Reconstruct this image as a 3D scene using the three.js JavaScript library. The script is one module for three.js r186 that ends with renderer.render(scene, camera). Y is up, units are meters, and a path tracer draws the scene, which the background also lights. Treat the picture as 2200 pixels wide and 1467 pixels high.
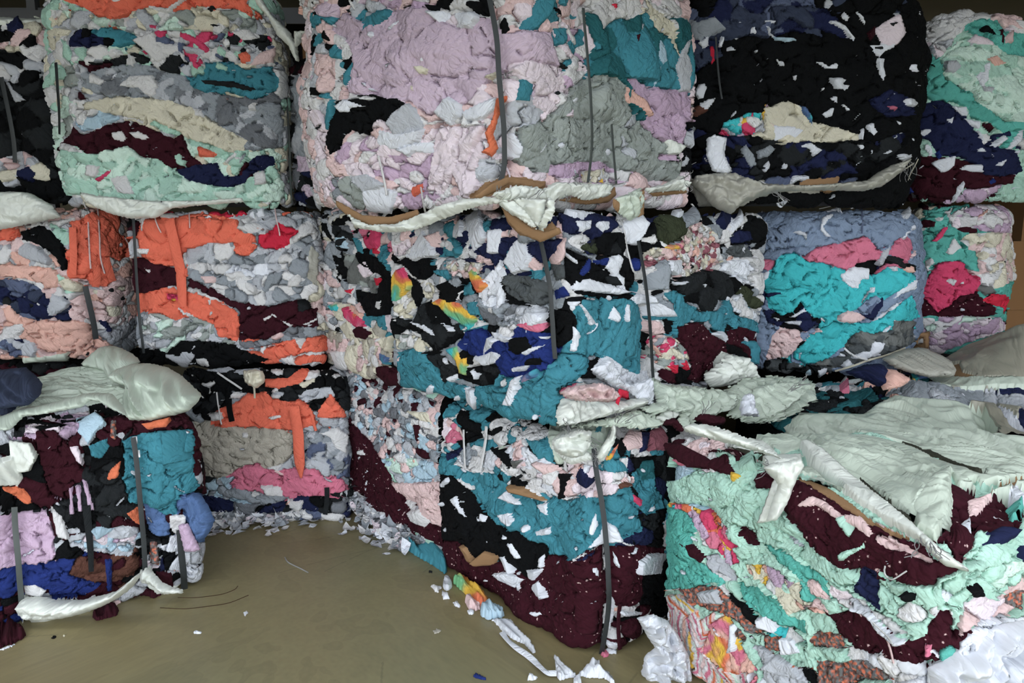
import * as THREE from 'three';
import { mergeGeometries } from 'three/addons/utils/BufferGeometryUtils.js';
import { createNoise2D, createNoise3D } from 'simplex-noise';

// ---------- camera, sky, exposure ----------
const FOCAL = 1650, EYE = 1.62, PITCH = 10.07 * Math.PI / 180;
const scene = new THREE.Scene();
const camera = new THREE.PerspectiveCamera(2 * Math.atan(733.5 / FOCAL) * 180 / Math.PI, 2200 / 1467, 0.05, 200);
camera.position.set(0, EYE, 0);
camera.rotation.set(-PITCH, 0, 0);
const renderer = new THREE.WebGLRenderer();
renderer.toneMapping = THREE.LinearToneMapping;
renderer.toneMappingExposure = 3.7;
renderer.shadowMap.enabled = true;
scene.background = new THREE.Color(1.5, 1.58, 1.68);   // even, overcast sky outside the hall

// ---------- small helpers ----------
const rng = (a) => () => { a = (a + 0x6d2b79f5) | 0; let t = Math.imul(a ^ (a >>> 15), 1 | a); t = (t + Math.imul(t ^ (t >>> 7), 61 | t)) ^ t; return ((t ^ (t >>> 14)) >>> 0) / 4294967296; };
const n2 = createNoise2D(rng(11)), n3 = createNoise3D(rng(12));
const V3 = (x, y, z) => new THREE.Vector3(x, y, z);
const SP = Math.sin(PITCH), CP = Math.cos(PITCH);
const clamp = (x, a, b) => Math.min(b, Math.max(a, x));
const smooth = (a, b, x) => { const t = clamp((x - a) / (b - a), 0, 1); return t * t * (3 - 2 * t); };
// where a world point stands in the 2200 x 1467 survey picture, and back
function toPicture(x, y, z) {
  const w = -(y - EYE) * SP - z * CP, v = (y - EYE) * CP - z * SP;
  return [1100 + FOCAL * x / w, 733.5 - FOCAL * v / w, w];
}
function ray(px, py) { const a = (px - 1100) / FOCAL, b = (733.5 - py) / FOCAL; return [a, -SP + b * CP, -CP - b * SP]; }
function W(px, py, Z) { const d = ray(px, py), k = Z / -d[2]; return [d[0] * k, -Z]; }                 // plan point at depth Z
function onLevel(px, py, y) { const d = ray(px, py), k = (y - EYE) / d[1]; return V3(d[0] * k, y, d[2] * k); }
const numbers = {};
function numbered(name) { const n = numbers[name] = (numbers[name] ?? -1) + 1; return n ? name + '_' + String(n).padStart(3, '0') : name; }
const put = (o, parent = scene) => { o.castShadow = o.receiveShadow = true; parent.add(o); return o; };

// ---------- colours of the cloths ----------
const HEX = {
  white: '#d3d7df', offwhite: '#cfcfd0', lightgrey: '#b0b4bb', grey: '#8b9299', midgrey: '#6d7177', darkgrey: '#4c5153', charcoal: '#1f2224', black: '#090b0d', navy: '#1b2140',
  navygrey: '#363e52', slate: '#56607a', steel: '#7b8ca4', royal: '#1f2f6c', blue: '#4f6994', lightblue: '#a8c3d3', teal: '#3a7f8e', deepteal: '#256066', turquoise: '#37b4ba', seafoam: '#55aa9e',
  mint: '#a6cdbd', palemint: '#c2dccf', burgundy: '#34101a', brown: '#5a3a30', coral: '#df6b52', orange: '#d4704c', red: '#c9233f', hotpink: '#cb3f66', rose: '#8c5560', pink: '#cc7089', blush: '#d6bab9', peach: '#d9ac9e',
  palepink: '#dacdd5', lilac: '#b9a0b8', lavender: '#c0adbe', cream: '#cfcab6', beige: '#aaa599', yellow: '#e0b43c', olive: '#353b2a', stone: '#929a96', umber: '#6a6d6b', green: '#6fae7c',
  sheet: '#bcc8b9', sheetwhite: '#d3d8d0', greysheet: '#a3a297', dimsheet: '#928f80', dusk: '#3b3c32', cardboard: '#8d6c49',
};
const LIN = {};
const MUTE = 0.06;                                                    // washed cotton: a little greyer than the plain dye
for (const k in HEX) { const c = new THREE.Color(HEX[k]), g = c.r * 0.3 + c.g * 0.59 + c.b * 0.11; LIN[k] = [c.r, c.g, c.b].map((x) => x + (g - x) * MUTE); }
const tint = (k) => new THREE.Color().setRGB(...LIN[k]);
const WORD = { lightgrey: 'light grey', midgrey: 'grey', darkgrey: 'dark grey', navygrey: 'slate navy', lightblue: 'pale blue', deepteal: 'dark teal', palemint: 'pale mint', hotpink: 'hot pink', palepink: 'pale pink', stone: 'grey green', umber: 'grey brown', offwhite: 'off white' };
const PAPER = { sheet: 1, sheetwhite: 1, greysheet: 1, dimsheet: 1, cardboard: 2 };

// ---------- materials ----------
function tile(n, f) {                                                // a small repeating grey-scale field
  const d = new Uint8Array(n * n * 4);
  for (let y = 0; y < n; y++) for (let x = 0; x < n; x++) { const v = clamp(Math.round(255 * f(x / n, y / n)), 0, 255), o = (y * n + x) * 4; d[o] = d[o + 1] = d[o + 2] = v; d[o + 3] = 255; }
  const t = new THREE.DataTexture(d, n, n); t.wrapS = t.wrapT = THREE.RepeatWrapping; t.magFilter = THREE.LinearFilter; t.minFilter = THREE.LinearMipmapLinearFilter; t.generateMipmaps = true; t.needsUpdate = true;
  return t;
}
const loop = (f, u, v, k, s) => { const A = u * 2 * Math.PI, B = v * 2 * Math.PI, r = k / (2 * Math.PI); return f(Math.cos(A) * r + s, Math.sin(A) * r + Math.cos(B) * r * 0.83, Math.sin(B) * r + s * 0.7); };
const crumple = tile(512, (u, v) => {
  const w = loop(n3, u, v, 2.5, 3) * 0.05;
  let h = 0.62;
  for (const [k, a, s] of [[4, 0.34, 1], [9, 0.22, 7], [19, 0.13, 23]]) { const n = Math.abs(loop(n3, u + w, v - w, k, s)); h += a * (Math.min(n * 2.2, 1) - 0.75); }
  return h;
});
const weave = tile(256, (u, v) => { const a = Math.sin(u * Math.PI * 2 * 32), b = Math.sin(v * Math.PI * 2 * 32); return 0.5 + 0.25 * (a * b > 0 ? Math.abs(a) : -Math.abs(b)) + 0.2 * loop(n3, u, v, 5, 4); });
const sized = (t, m) => { const c = t.clone(); c.repeat.set(1 / m, 1 / m); c.needsUpdate = true; return c; };
function dots() {                                                    // pale little star print on burgundy cotton
  const n = 512, c = document.createElement('canvas'); c.width = c.height = n; const g = c.getContext('2d'), r = rng(5);
  g.fillStyle = '#ffffff'; g.fillRect(0, 0, n, n);
  return [c, g, r, n];
}
const printTexture = (() => {
  const [c, g, r, n] = dots();
  g.fillStyle = HEX.burgundy; g.fillRect(0, 0, n, n); g.fillStyle = '#c9b2ae';
  for (let i = 0; i < 95; i++) {
    const x = r() * n, y = r() * n, R = 2.2 + r() * 3.6;
    for (const [ox, oy] of [[0, 0], [n, 0], [-n, 0], [0, n], [0, -n]]) { g.beginPath(); for (let k = 0; k < 10; k++) { const a = k * Math.PI / 5, q = k % 2 ? R * 0.5 : R; g.lineTo(x + ox + Math.cos(a) * q, y + oy + Math.sin(a) * q); } g.fill(); }
  }
  const t = new THREE.CanvasTexture(c); t.colorSpace = THREE.SRGBColorSpace; t.wrapS = t.wrapT = THREE.RepeatWrapping; return t;
})();
const M = {
  cloth: new THREE.MeshPhysicalMaterial({ vertexColors: true, roughness: 0.93, specularIntensity: 0.3, bumpMap: sized(crumple, 0.3), bumpScale: 0.007, side: THREE.DoubleSide }),
  printed: new THREE.MeshPhysicalMaterial({ map: sized(printTexture, 0.42), roughness: 0.93, specularIntensity: 0.3, bumpMap: sized(crumple, 0.3), bumpScale: 0.006, side: THREE.DoubleSide }),
  sheet: new THREE.MeshStandardMaterial({ vertexColors: true, roughness: 0.45, bumpMap: sized(crumple, 0.5), bumpScale: 0.006, side: THREE.DoubleSide }),
  card: new THREE.MeshStandardMaterial({ vertexColors: true, roughness: 0.85, bumpMap: sized(weave, 0.3), bumpScale: 0.0006, side: THREE.DoubleSide }),
  core: new THREE.MeshStandardMaterial({ color: '#26262a', roughness: 1 }),
  strap: new THREE.MeshStandardMaterial({ color: '#262b2d', roughness: 0.42, bumpMap: sized(weave, 0.05), bumpScale: 0.0004 }),
  strapgrey: new THREE.MeshStandardMaterial({ color: '#474d4c', roughness: 0.4 }),
  buckle: new THREE.MeshStandardMaterial({ color: '#c9ccd0', roughness: 0.35, metalness: 0.6 }),
};
const plain = {};
const clothOf = (k) => plain[k] ??= new THREE.MeshPhysicalMaterial({ color: tint(k), roughness: PAPER[k] ? 0.5 : 0.92, specularIntensity: PAPER[k] ? 1 : 0.3, bumpMap: M.cloth.bumpMap, bumpScale: 0.006, side: THREE.DoubleSide });
// ---------- a bale: crumpled cloth packed in layers, cut into its pieces where the colours meet ----------
const VIEW = { 1: [0, 0, 2.973], 2: [600, 0, 2.973], 3: [1200, 0, 2.9944], 4: [1660, 0, 2.9944], 5: [0, 400, 2.973], 6: [640, 400, 2.9933], 7: [1160, 400, 2.9944], 8: [1600, 400, 2.9933], 9: [0, 740, 2.018], 10: [400, 780, 2.445], 11: [860, 860, 2.4167], 12: [1360, 840, 2.339], 0: [0, 0, 1] };
function outline(view, list) { const [ox, oy, s] = VIEW[view], p = []; for (let i = 0; i + 1 < list.length; i += 2) p.push(ox + list[i] / s, oy + list[i + 1] / s); return p; }
function box(p) { let a = 1e9, b = 1e9, c = -1e9, d = -1e9; for (let i = 0; i < p.length; i += 2) { a = Math.min(a, p[i]); c = Math.max(c, p[i]); b = Math.min(b, p[i + 1]); d = Math.max(d, p[i + 1]); } return [a, b, c, d]; }
function inside(p, x, y) { let c = false; for (let i = 0, j = p.length - 2; i < p.length; j = i, i += 2) if ((p[i + 1] > y) !== (p[j + 1] > y) && x < (p[j] - p[i]) * (y - p[i + 1]) / (p[j + 1] - p[i + 1]) + p[i]) c = !c; return c; }
function far(p, x, y, open) {                                        // signed distance to an outline, or distance to an open line
  let d = 1e18;
  for (let i = open ? 2 : 0, j = open ? 0 : p.length - 2; i < p.length; j = i, i += 2) {
    const ax = p[j], ay = p[j + 1], bx = p[i] - ax, by = p[i + 1] - ay, t = clamp(((x - ax) * bx + (y - ay) * by) / (bx * bx + by * by + 1e-9), 0, 1), ex = x - ax - bx * t, ey = y - ay - by * t;
    d = Math.min(d, ex * ex + ey * ey);
  }
  d = Math.sqrt(d);
  return open ? d : inside(p, x, y) ? -d : d;
}
const mix3 = (a, b, t) => [a[0] + (b[0] - a[0]) * t, a[1] + (b[1] - a[1]) * t, a[2] + (b[2] - a[2]) * t];
const DYE = {
  rainbow: ['yellow', 'orange', 'hotpink', 'pink', 'lilac', 'blue', 'turquoise', 'green'], candy: ['offwhite', 'blush', 'offwhite', 'pink', 'offwhite', 'peach', 'lightgrey', 'yellow', 'offwhite', 'palemint', 'blush', 'orange', 'offwhite', 'pink'],
  sun: ['yellow', 'orange', 'peach', 'yellow', 'pink', 'peach', 'orange', 'pink'], plaid: ['brown', 'rose', 'umber', 'orange', 'midgrey', 'brown'],
};
function dye(kind, u, v, s) {
  const P = DYE[kind];
  if (kind === 'plaid') { const a = n2(u * 70 + s, v * 70), b = n2(u * 45, v * 60 + s); return mix3(LIN[a > 0.35 ? 'orange' : a > -0.2 ? 'umber' : 'brown'], LIN.midgrey, b > 0.4 ? 0.6 : 0.1); }
  const k = kind === 'candy' ? 85 : kind === 'sun' ? 26 : 22, t = (u * Math.cos(s) + v * Math.sin(s)) * k + n2(u * 9 + s, v * 9) * 0.9 + 100 + s * 7, i = Math.floor(t);
  return mix3(LIN[P[i % P.length]], LIN[P[(i + 1) % P.length]], kind === 'candy' ? smooth(0.7, 1, t - i) : smooth(0.35, 1, t - i));
}

class Builder {
  constructor() { this.pos = []; this.col = []; this.uv = []; this.idx = []; this.at = new Map(); }
  vertex(key, p, c, u, v) { let i = this.at.get(key); if (i === undefined) { i = this.pos.length / 3; this.at.set(key, i); this.pos.push(p[0], p[1], p[2]); this.col.push(c[0], c[1], c[2]); this.uv.push(u, v); } return i; }
  geometry() {
    const g = new THREE.BufferGeometry();
    g.setAttribute('position', new THREE.Float32BufferAttribute(this.pos, 3)); g.setAttribute('color', new THREE.Float32BufferAttribute(this.col, 3)); g.setAttribute('uv', new THREE.Float32BufferAttribute(this.uv, 2));
    g.setIndex(this.idx); g.computeVertexNormals();
    return g;
  }
}

const DARK = { black: 1, charcoal: 1, navy: 1, burgundy: 1, teal: 1, deepteal: 1, navygrey: 1, royal: 1 };
let baleSeed = 100;
const BALES = [];
class Bale {
  // plan: points of the sides in view, left to right; back: the remaining corners, right to left; low, high: heights
  constructor(o) {
    Object.assign(this, { bulge: 0.045, round: 0.11, step: 0.0066, top: null, mound: null, s: 0.045, lean: 0 }, o);
    this.r = rng(baleSeed++ * 7919); this.n = baleSeed * 13.7;
    this.regions = []; this.scraps = []; this.straps = []; this.strips = []; this.v = 0;
    this.base = { pal: o.fill.split(' '), s: o.s ?? 0.04, a: 1.7, rel: 1, mix: !o.solid };
    this.group = new THREE.Group(); this.group.name = numbered('textile_bale'); this.group.userData = { label: o.label, category: 'bale' };
    BALES.push(this);
  }
  view(v) { this.v = v; return this; }
  L(pal, p, o = {}) { const q = outline(this.v, p), k = pal.split(' '); this.regions.push({ pal: k, s: 0.04, a: 1.9, rel: 1, poly: q, box: box(q), ...(PAPER[k[0]] ? { s: 0.16, rel: 0.22, sink: PAPER[k[0]] > 1 ? 0 : -0.012 } : {}), ...o }); return this; }      // one cloth
  X(pal, p, o = {}) { return this.L(pal, p, { s: 0.034, a: 1.8, mix: true, rel: 1.05, ...o }); }                                                                         // many scraps
  S(pal, ...ps) { for (const p of ps) { const q = outline(this.v, p); this.scraps.push({ pal, poly: q, box: box(q), v: this.v }); } return this; }                       // single scraps
  D(kind, ...ps) { for (const p of ps) { const q = outline(this.v, p); this.scraps.push({ pal: 'white', dye: kind, poly: q, box: box(q) }); } return this; }
  strap(w, p, m = 'strap') { this.straps.push({ w, poly: outline(this.v, p), m }); return this; }
  strip(name, colour, w, p, o = {}) { this.strips.push({ name, colour, w, poly: outline(this.v, p), ...o }); return this; }

  side() {                                                           // the sides in view, rolled over at the top and the foot
    const pts = this.plan.map((p) => new THREE.Vector2(p[0], p[1])), R = this.round, path = [];
    for (let i = 0; i < pts.length; i++) {
      if (i === 0 || i === pts.length - 1) { path.push(pts[i]); continue; }
      const a = pts[i - 1].clone().sub(pts[i]), b = pts[i + 1].clone().sub(pts[i]), ra = Math.min(R * 1.5, a.length() * 0.45), rb = Math.min(R * 1.5, b.length() * 0.45), p0 = pts[i].clone().addScaledVector(a.normalize(), ra), p2 = pts[i].clone().addScaledVector(b.normalize(), rb);
      for (let k = 0; k <= 10; k++) { const t = k / 10; path.push(new THREE.Vector2((1 - t) ** 2 * p0.x + 2 * t * (1 - t) * pts[i].x + t * t * p2.x, (1 - t) ** 2 * p0.y + 2 * t * (1 - t) * pts[i].y + t * t * p2.y)); }
    }
    const r0 = 0.03, r1 = 0.075, H = this.high - this.low, prof = [[r0, 0, 0, -1]];
    for (let k = 0; k <= 5; k++) { const a = k / 5 * Math.PI / 2; prof.push([r0 - r0 * Math.sin(a), r0 - r0 * Math.cos(a), Math.sin(a), -Math.cos(a)]); }
    for (let k = 0; k <= 8; k++) { const a = k / 8 * Math.PI / 2; prof.push([r1 - r1 * Math.cos(a), H - r1 + r1 * Math.sin(a), Math.cos(a), Math.sin(a)]); }
    const even = (list, len, step) => {                              // resample evenly
      const acc = [0]; for (let i = 1; i < list.length; i++) acc.push(acc[i - 1] + len(list[i - 1], list[i]));
      const n = Math.max(2, Math.round(acc[acc.length - 1] / step)), out = [];
      for (let k = 0, i = 0; k <= n; k++) { const s = acc[acc.length - 1] * k / n; while (i < list.length - 2 && acc[i + 1] < s) i++; out.push([i, acc[i + 1] > acc[i] ? clamp((s - acc[i]) / (acc[i + 1] - acc[i]), 0, 1) : 0, s]); }
      return out;
    };
    const U = even(path, (a, b) => a.distanceTo(b), this.step), Q = even(prof, (a, b) => Math.hypot(a[0] - b[0], a[1] - b[1]), this.step);
    const g = this.grid(U.length, Q.length);
    for (let j = 0; j < Q.length; j++) for (let i = 0; i < U.length; i++) {
      const [ia, ta, su] = U[i], a = path[ia], b = path[ia + 1], x = a.x + (b.x - a.x) * ta, z = a.y + (b.y - a.y) * ta;
      const before = path[Math.max(0, ia - 1)], after = path[Math.min(path.length - 1, ia + 2)];
      let d0x = b.x - before.x, d0y = b.y - before.y, d1x = after.x - a.x, d1y = after.y - a.y; const l0 = Math.hypot(d0x, d0y), l1 = Math.hypot(d1x, d1y);
      const dx = d0x / l0 * (1 - ta) + d1x / l1 * ta, dy = d0y / l0 * (1 - ta) + d1y / l1 * ta, l = Math.hypot(dx, dy), ox = -dy / l, oz = dx / l;
      const [ib, tb, sv] = Q[j], p = prof[ib], q = prof[ib + 1], inset = p[0] + (q[0] - p[0]) * tb, hy = p[1] + (q[1] - p[1]) * tb;
      let no = p[2] + (q[2] - p[2]) * tb, ny = p[3] + (q[3] - p[3]) * tb; const m = Math.hypot(no, ny); no /= m; ny /= m;
      const droop = this.droop ? 1 - this.droop * ((2 * su / U[U.length - 1][2] - 1 - (this.peak ?? 0)) ** 2) : 1, t = clamp(hy / H, 0, 1), out = this.bulge * Math.pow(Math.sin(Math.PI * t), 0.7) - inset + n3(x * 2.2 + this.n, hy * 2.2, z * 2.2) * 0.022 - 0.012 + this.lean * (t - 0.5);
      g.set(i, j, x + ox * out, this.low + hy * droop, z + oz * out, ox * no, ny, oz * no, su, sv);
    }
    return g;
  }
  cap() {                                                            // the top, where it shows
    const cx = this.top.reduce((q, p) => q + p[0] / 4, 0), cz = this.top.reduce((q, p) => q + p[1] / 4, 0), [a, b, c, d] = this.top.map((p) => { const l = Math.hypot(p[0] - cx, p[1] - cz), k = (l - 0.085) / l; return [cx + (p[0] - cx) * k, cz + (p[1] - cz) * k]; }), e = (p, q) => Math.hypot(p[0] - q[0], p[1] - q[1]), nu = Math.round(Math.max(e(a, b), e(d, c)) / (this.step * 1.15)), nv = Math.round(Math.max(e(a, d), e(b, c)) / (this.step * 1.15)), g = this.grid(nu + 1, nv + 1);
    for (let j = 0; j <= nv; j++) for (let i = 0; i <= nu; i++) {
      const s = i / nu, t = j / nv, x = (a[0] * (1 - s) + b[0] * s) * (1 - t) + (d[0] * (1 - s) + c[0] * s) * t, z = (a[1] * (1 - s) + b[1] * s) * (1 - t) + (d[1] * (1 - s) + c[1] * s) * t;
      const edge = Math.min(s, 1 - s, t, 1 - t) * 1.0;
      g.set(i, j, x, this.high - 0.008 + n2(x * 2.4 + this.n, z * 2.4) * 0.025 * smooth(0, 0.12, edge) + smooth(0.02, 0.3, edge) * 0.03 + (this.mound ? this.mound(x, z) : 0), z, 0, 1, 0, s * e(a, b), t * e(a, d));
    }
    return g;
  }
  grid(nu, nv) {
    const n = nu * nv, g = { nu, nv, n, P: new Float32Array(n * 3), N: new Float32Array(n * 3), uu: new Float32Array(n), vv: new Float32Array(n), px: new Float32Array(n), py: new Float32Array(n), mpp: new Float32Array(n) };
    g.set = (i, j, x, y, z, a, b, c, u, v) => { const k = j * nu + i; g.P.set([x, y, z], k * 3); g.N.set([a, b, c], k * 3); g.uu[k] = u; g.vv[k] = v; const [px, py, w] = toPicture(x, y, z); g.px[k] = px; g.py[k] = py; g.mpp[k] = Math.max(w, 0.3) / FOCAL; };
    return g;
  }
  surface(g) {
    const { r, regions } = this, { n, nu, nv } = g;
    // which cloth each spot belongs to; outlines frayed a little
    const wx = new Float32Array(n), wy = new Float32Array(n), owner = new Int16Array(n).fill(-1), deep = new Float32Array(n), rim = new Float32Array(n);
    for (let k = 0; k < n; k++) {
      const u = g.uu[k] + this.n, v = g.vv[k], x0 = g.P[k * 3], y0 = g.P[k * 3 + 1] - EYE, z0 = g.P[k * 3 + 2], face = Math.abs(x0 * g.N[k * 3] + y0 * g.N[k * 3 + 1] + z0 * g.N[k * 3 + 2]) / Math.hypot(x0, y0, z0), f = 0.0026 / g.mpp[k] * clamp(face * face * face * 1.6, 0.02, 1);
      wx[k] = g.px[k] + (n2(u * 16, v * 16) * 1.7 + n2(u * 45, v * 45 + 9) * 1.1) * f; wy[k] = g.py[k] + (n2(u * 16 + 50, v * 16) * 1.7 + n2(u * 45 + 70, v * 45) * 1.1) * f;
      for (let q = regions.length - 1; q >= 0; q--) { const b = regions[q].box; if (wx[k] < b[0] || wx[k] > b[2] || wy[k] < b[1] || wy[k] > b[3]) continue; if (inside(regions[q].poly, wx[k], wy[k])) { owner[k] = q; break; } }
      let d = 1e9; const o = owner[k]; if (o >= 0) d = -far(regions[o].poly, wx[k], wy[k]);
      for (let q = regions.length - 1; q > o; q--) { const b = regions[q].box; if (wx[k] < b[0] - 9 || wx[k] > b[2] + 9 || wy[k] < b[1] - 9 || wy[k] > b[3] + 9) continue; const e = far(regions[q].poly, wx[k], wy[k]); if (e > 0 && e < d) d = e; }
      deep[k] = Math.min(0.012, d * g.mpp[k]) * 2.6 + 0.001; rim[k] = d * g.mpp[k];
    }
    const du = (g.uu[nu - 1] - g.uu[0]) / (nu - 1), dv = (g.vv[n - 1] - g.vv[0]) / (nv - 1), umax = g.uu[nu - 1], vmax = g.vv[n - 1];
    const near = (u, v) => clamp(Math.round(v / dv), 0, nv - 1) * nu + clamp(Math.round(u / du), 0, nu - 1);
    const seeds = [], cell = 0.05, cw = Math.ceil(umax / cell) + 1, chh = Math.ceil(vmax / cell) + 1, hash = Array.from({ length: cw * chh }, () => []);
    const drop = (s, reach) => { for (let b = Math.max(0, Math.floor((s.v - reach) / cell)); b <= Math.min(chh - 1, Math.floor((s.v + reach) / cell)); b++) for (let a = Math.max(0, Math.floor((s.u - reach) / cell)); a <= Math.min(cw - 1, Math.floor((s.u + reach) / cell)); a++) hash[b * cw + a].push(s); seeds.push(s); };
    const f0 = 0.017;
    for (let v = 0; v <= vmax; v += f0) for (let u = 0; u <= umax; u += f0) {
      const su = u + r() * f0, sv = v + r() * f0, k = near(su, sv), q = owner[k], reg = q < 0 ? this.base : regions[q], keep = r();
      if (keep > (f0 / reg.s) ** 2) continue;
      const size = reg.s * (0.5 + r() * 1.1), asp = Math.sqrt(reg.a * (0.6 + r() * 0.8)), ang = (reg.ang ?? 0) + (r() - 0.5) * 1.5, lift = Math.min(reg.s, 0.075) * (reg.mix ? 0.2 : 0.17) * reg.rel;
      const name = reg.pal[Math.floor(r() * reg.pal.length)], tone = PAPER[name] ? 1 : 0.9 + r() * 0.2;
      drop({ u: su, v: sv, q, mix: reg.mix, name, dye: reg.dye, sd: r() * 6, print: reg.print, col: LIN[name].map((c) => c * tone), z: (r() - 0.5) * lift * 1.5 - (reg.sink ?? 0), gx: (r() - 0.5) * 0.5 * reg.rel, gy: (r() - 0.6) * 0.5 * reg.rel, id: seeds.length * 7.13, ca: Math.cos(ang), sa: Math.sin(ang), ia: 1 / (size * asp), ib: asp / size, c: lift * (reg.mix ? 0.7 : 0.5), paper: PAPER[name] || 0 }, size * 2.0);
    }
    for (let v = 0; v <= vmax; v += 0.028) for (let u = 0; u <= umax; u += 0.028) {
      const su = u + r() * 0.028, sv = v + r() * 0.028, k = near(su, sv), q = owner[k], reg = q < 0 ? this.base : regions[q], keep = r(), size = 0.005 + 0.016 * r() * r(), asp = 1 + r() * 2.2, ang = (reg.ang ?? 0) + (r() - 0.5) * 2.2, t = r();
      if (PAPER[reg.pal[0]] || keep > (reg.spr ?? (reg.mix ? 0.05 : DARK[reg.pal[0]] ? 0.05 : 0.03))) continue;
      const name = reg.mix ? (t < 0.5 ? 'offwhite' : t < 0.75 ? 'charcoal' : t < 0.9 ? 'lightgrey' : 'peach') : t < 0.75 ? 'white' : t < 0.92 ? 'lightgrey' : 'blush';
      drop({ u: su, v: sv, q, mix: true, name, sd: r() * 6, col: LIN[name], z: 0.011, gx: (r() - 0.5) * 0.5, gy: (r() - 0.5) * 0.5, id: seeds.length * 7.13, ca: Math.cos(ang), sa: Math.sin(ang), ia: 1 / (size * asp), ib: asp * 0.9 / size, c: 0.013, paper: 0 }, size * 3);
    }
    const scraps = [], lo = [1e9, 1e9], hi = [-1e9, -1e9]; for (let k = 0; k < n; k++) { lo[0] = Math.min(lo[0], g.px[k]); lo[1] = Math.min(lo[1], g.py[k]); hi[0] = Math.max(hi[0], g.px[k]); hi[1] = Math.max(hi[1], g.py[k]); }
    this.scraps.forEach((s, i) => {
      if (s.box[2] < lo[0] || s.box[0] > hi[0] || s.box[3] < lo[1] || s.box[1] > hi[1]) return;
      const tone = PAPER[s.pal] ? 1 : 0.95 + r() * 0.1, small = Math.min(s.box[2] - s.box[0], s.box[3] - s.box[1]) / 120, paper = PAPER[s.pal] || 0;
      let mx = 0, my = 0, xx = 0, yy = 0, xy = 0; const m = s.poly.length / 2; for (let k = 0; k < m; k++) { mx += s.poly[2 * k] / m; my += s.poly[2 * k + 1] / m; } for (let k = 0; k < m; k++) { const a = s.poly[2 * k] - mx, b = s.poly[2 * k + 1] - my; xx += a * a; yy += b * b; xy += a * b; }
      scraps.push({ axis: -0.5 * Math.atan2(2 * xy, xx - yy), ...s, one: true, mix: true, name: s.pal, sd: r() * 6, col: LIN[s.pal].map((c) => c * tone), z: 0.016 + i * 0.00004 + (paper ? 0.008 : 0), gx: (r() - 0.5) * 0.05, gy: (r() - 0.5) * 0.05, cx: (s.box[0] + s.box[2]) / 2, cy: (s.box[1] + s.box[3]) / 2, w: Math.max(s.box[2] - s.box[0], s.box[3] - s.box[1]) / 2, bend: (0.004 + r() * 0.008) * clamp(small, 0.4, 2), ang: r() * 3.14, paper });
    });
    // height of one piece at one spot
    const h = (s, k) => {
      if (s.one) {
        const d = far(s.poly, wx[k] * 0.35 + g.px[k] * 0.65, wy[k] * 0.35 + g.py[k] * 0.65) * g.mpp[k], x = (g.px[k] - s.cx) / s.w, y = (g.py[k] - s.cy) / s.w, t = x * Math.cos(s.ang) + y * Math.sin(s.ang);
        return deep[k] + s.z + s.bend * t * t + s.gx * x + s.gy * y * 0.3 - (d > 0 ? d * 9 : Math.max(d * 0.12, -0.0035));
      }
      const x = g.uu[k] - s.u, y = g.vv[k] - s.v, a = (x * s.ca + y * s.sa) * s.ia, b = (-x * s.sa + y * s.ca) * s.ib, q = a * a + b * b;
      return s.z + s.gx * x + s.gy * y - s.c * q - (q > 1.5 ? (q - 1.5) * 0.012 : 0) + (owner[k] !== s.q ? -deep[k] - (s.paper ? 0.02 : 0.004) : deep[k]);
    };
    const win = new Array(n), H = new Float32Array(n);
    for (let k = 0; k < n; k++) {
      let best = null, bh = -1e9;
      for (const s of hash[Math.min(chh - 1, Math.floor(g.vv[k] / cell)) * cw + Math.min(cw - 1, Math.floor(g.uu[k] / cell))]) { const x = h(s, k); if (x > bh) { bh = x; best = s; } }
      for (const s of scraps) { if (g.px[k] < s.box[0] - 6 || g.px[k] > s.box[2] + 6 || g.py[k] < s.box[1] - 6 || g.py[k] > s.box[3] + 6) continue; const x = h(s, k); if (x > bh) { bh = x; best = s; } }
      if (!best) { best = seeds[0]; bh = -0.02; for (const s of seeds) { const x = h(s, k); if (x > bh) { bh = x; best = s; } } bh = Math.max(bh, -0.035); }
      bh += !best.one && owner[k] !== best.q ? deep[k] + (best.paper ? 0.02 : 0.004) : -deep[k];
      win[k] = best; H[k] = clamp(bh, -0.05, 0.05);
    }
    // fine folds, then the straps that draw the cloth in
    const D = new Float32Array(n * 3), cut = this.straps.map((s) => [s.poly, box(s.poly)]);
    for (let k = 0; k < n; k++) {
      const s = win[k], u = g.uu[k] + this.n, v = g.vv[k], reg = s.one || s.q < 0 ? this.base : regions[s.q];
      let d = 0;
      if (s.paper) { const t = s.one ? s.axis : reg.fold ?? 0.25, a = u * Math.cos(t) + v * Math.sin(t), b = -u * Math.sin(t) + v * Math.cos(t), w = n2(a * 3, b * 5) * 0.5; d = 0.013 * (0.6 - Math.abs(n2(a * 2.6 + w, b * 13 + w)) * 1.6) + 0.004 * n2(a * 7, b * 34); if (s.paper > 1) d *= 0.25; d *= smooth(0, 0.03, s.one ? -far(s.poly, g.px[k], g.py[k]) * g.mpp[k] : rim[k]); }
      else {
        const t = reg.ang ?? 0, sc = reg.fine ?? 1, a = (u * Math.cos(t) + v * Math.sin(t)) * sc, b = (-u * Math.sin(t) + v * Math.cos(t)) * sc, w = n2(a * 7, b * 7) * 0.35, x = n2(a * 10 + w * 2, b * 15 - w), y = n2(a * 24 - w, b * 32 + w * 2);
        d = (s.one ? 0.4 : 1) * (0.002 - 0.009 * Math.pow(1 - Math.min(1, Math.abs(x) * 2.2), 4) - 0.004 * Math.pow(1 - Math.min(1, Math.abs(y) * 2), 3) + 0.0025 * x);
      }
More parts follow.
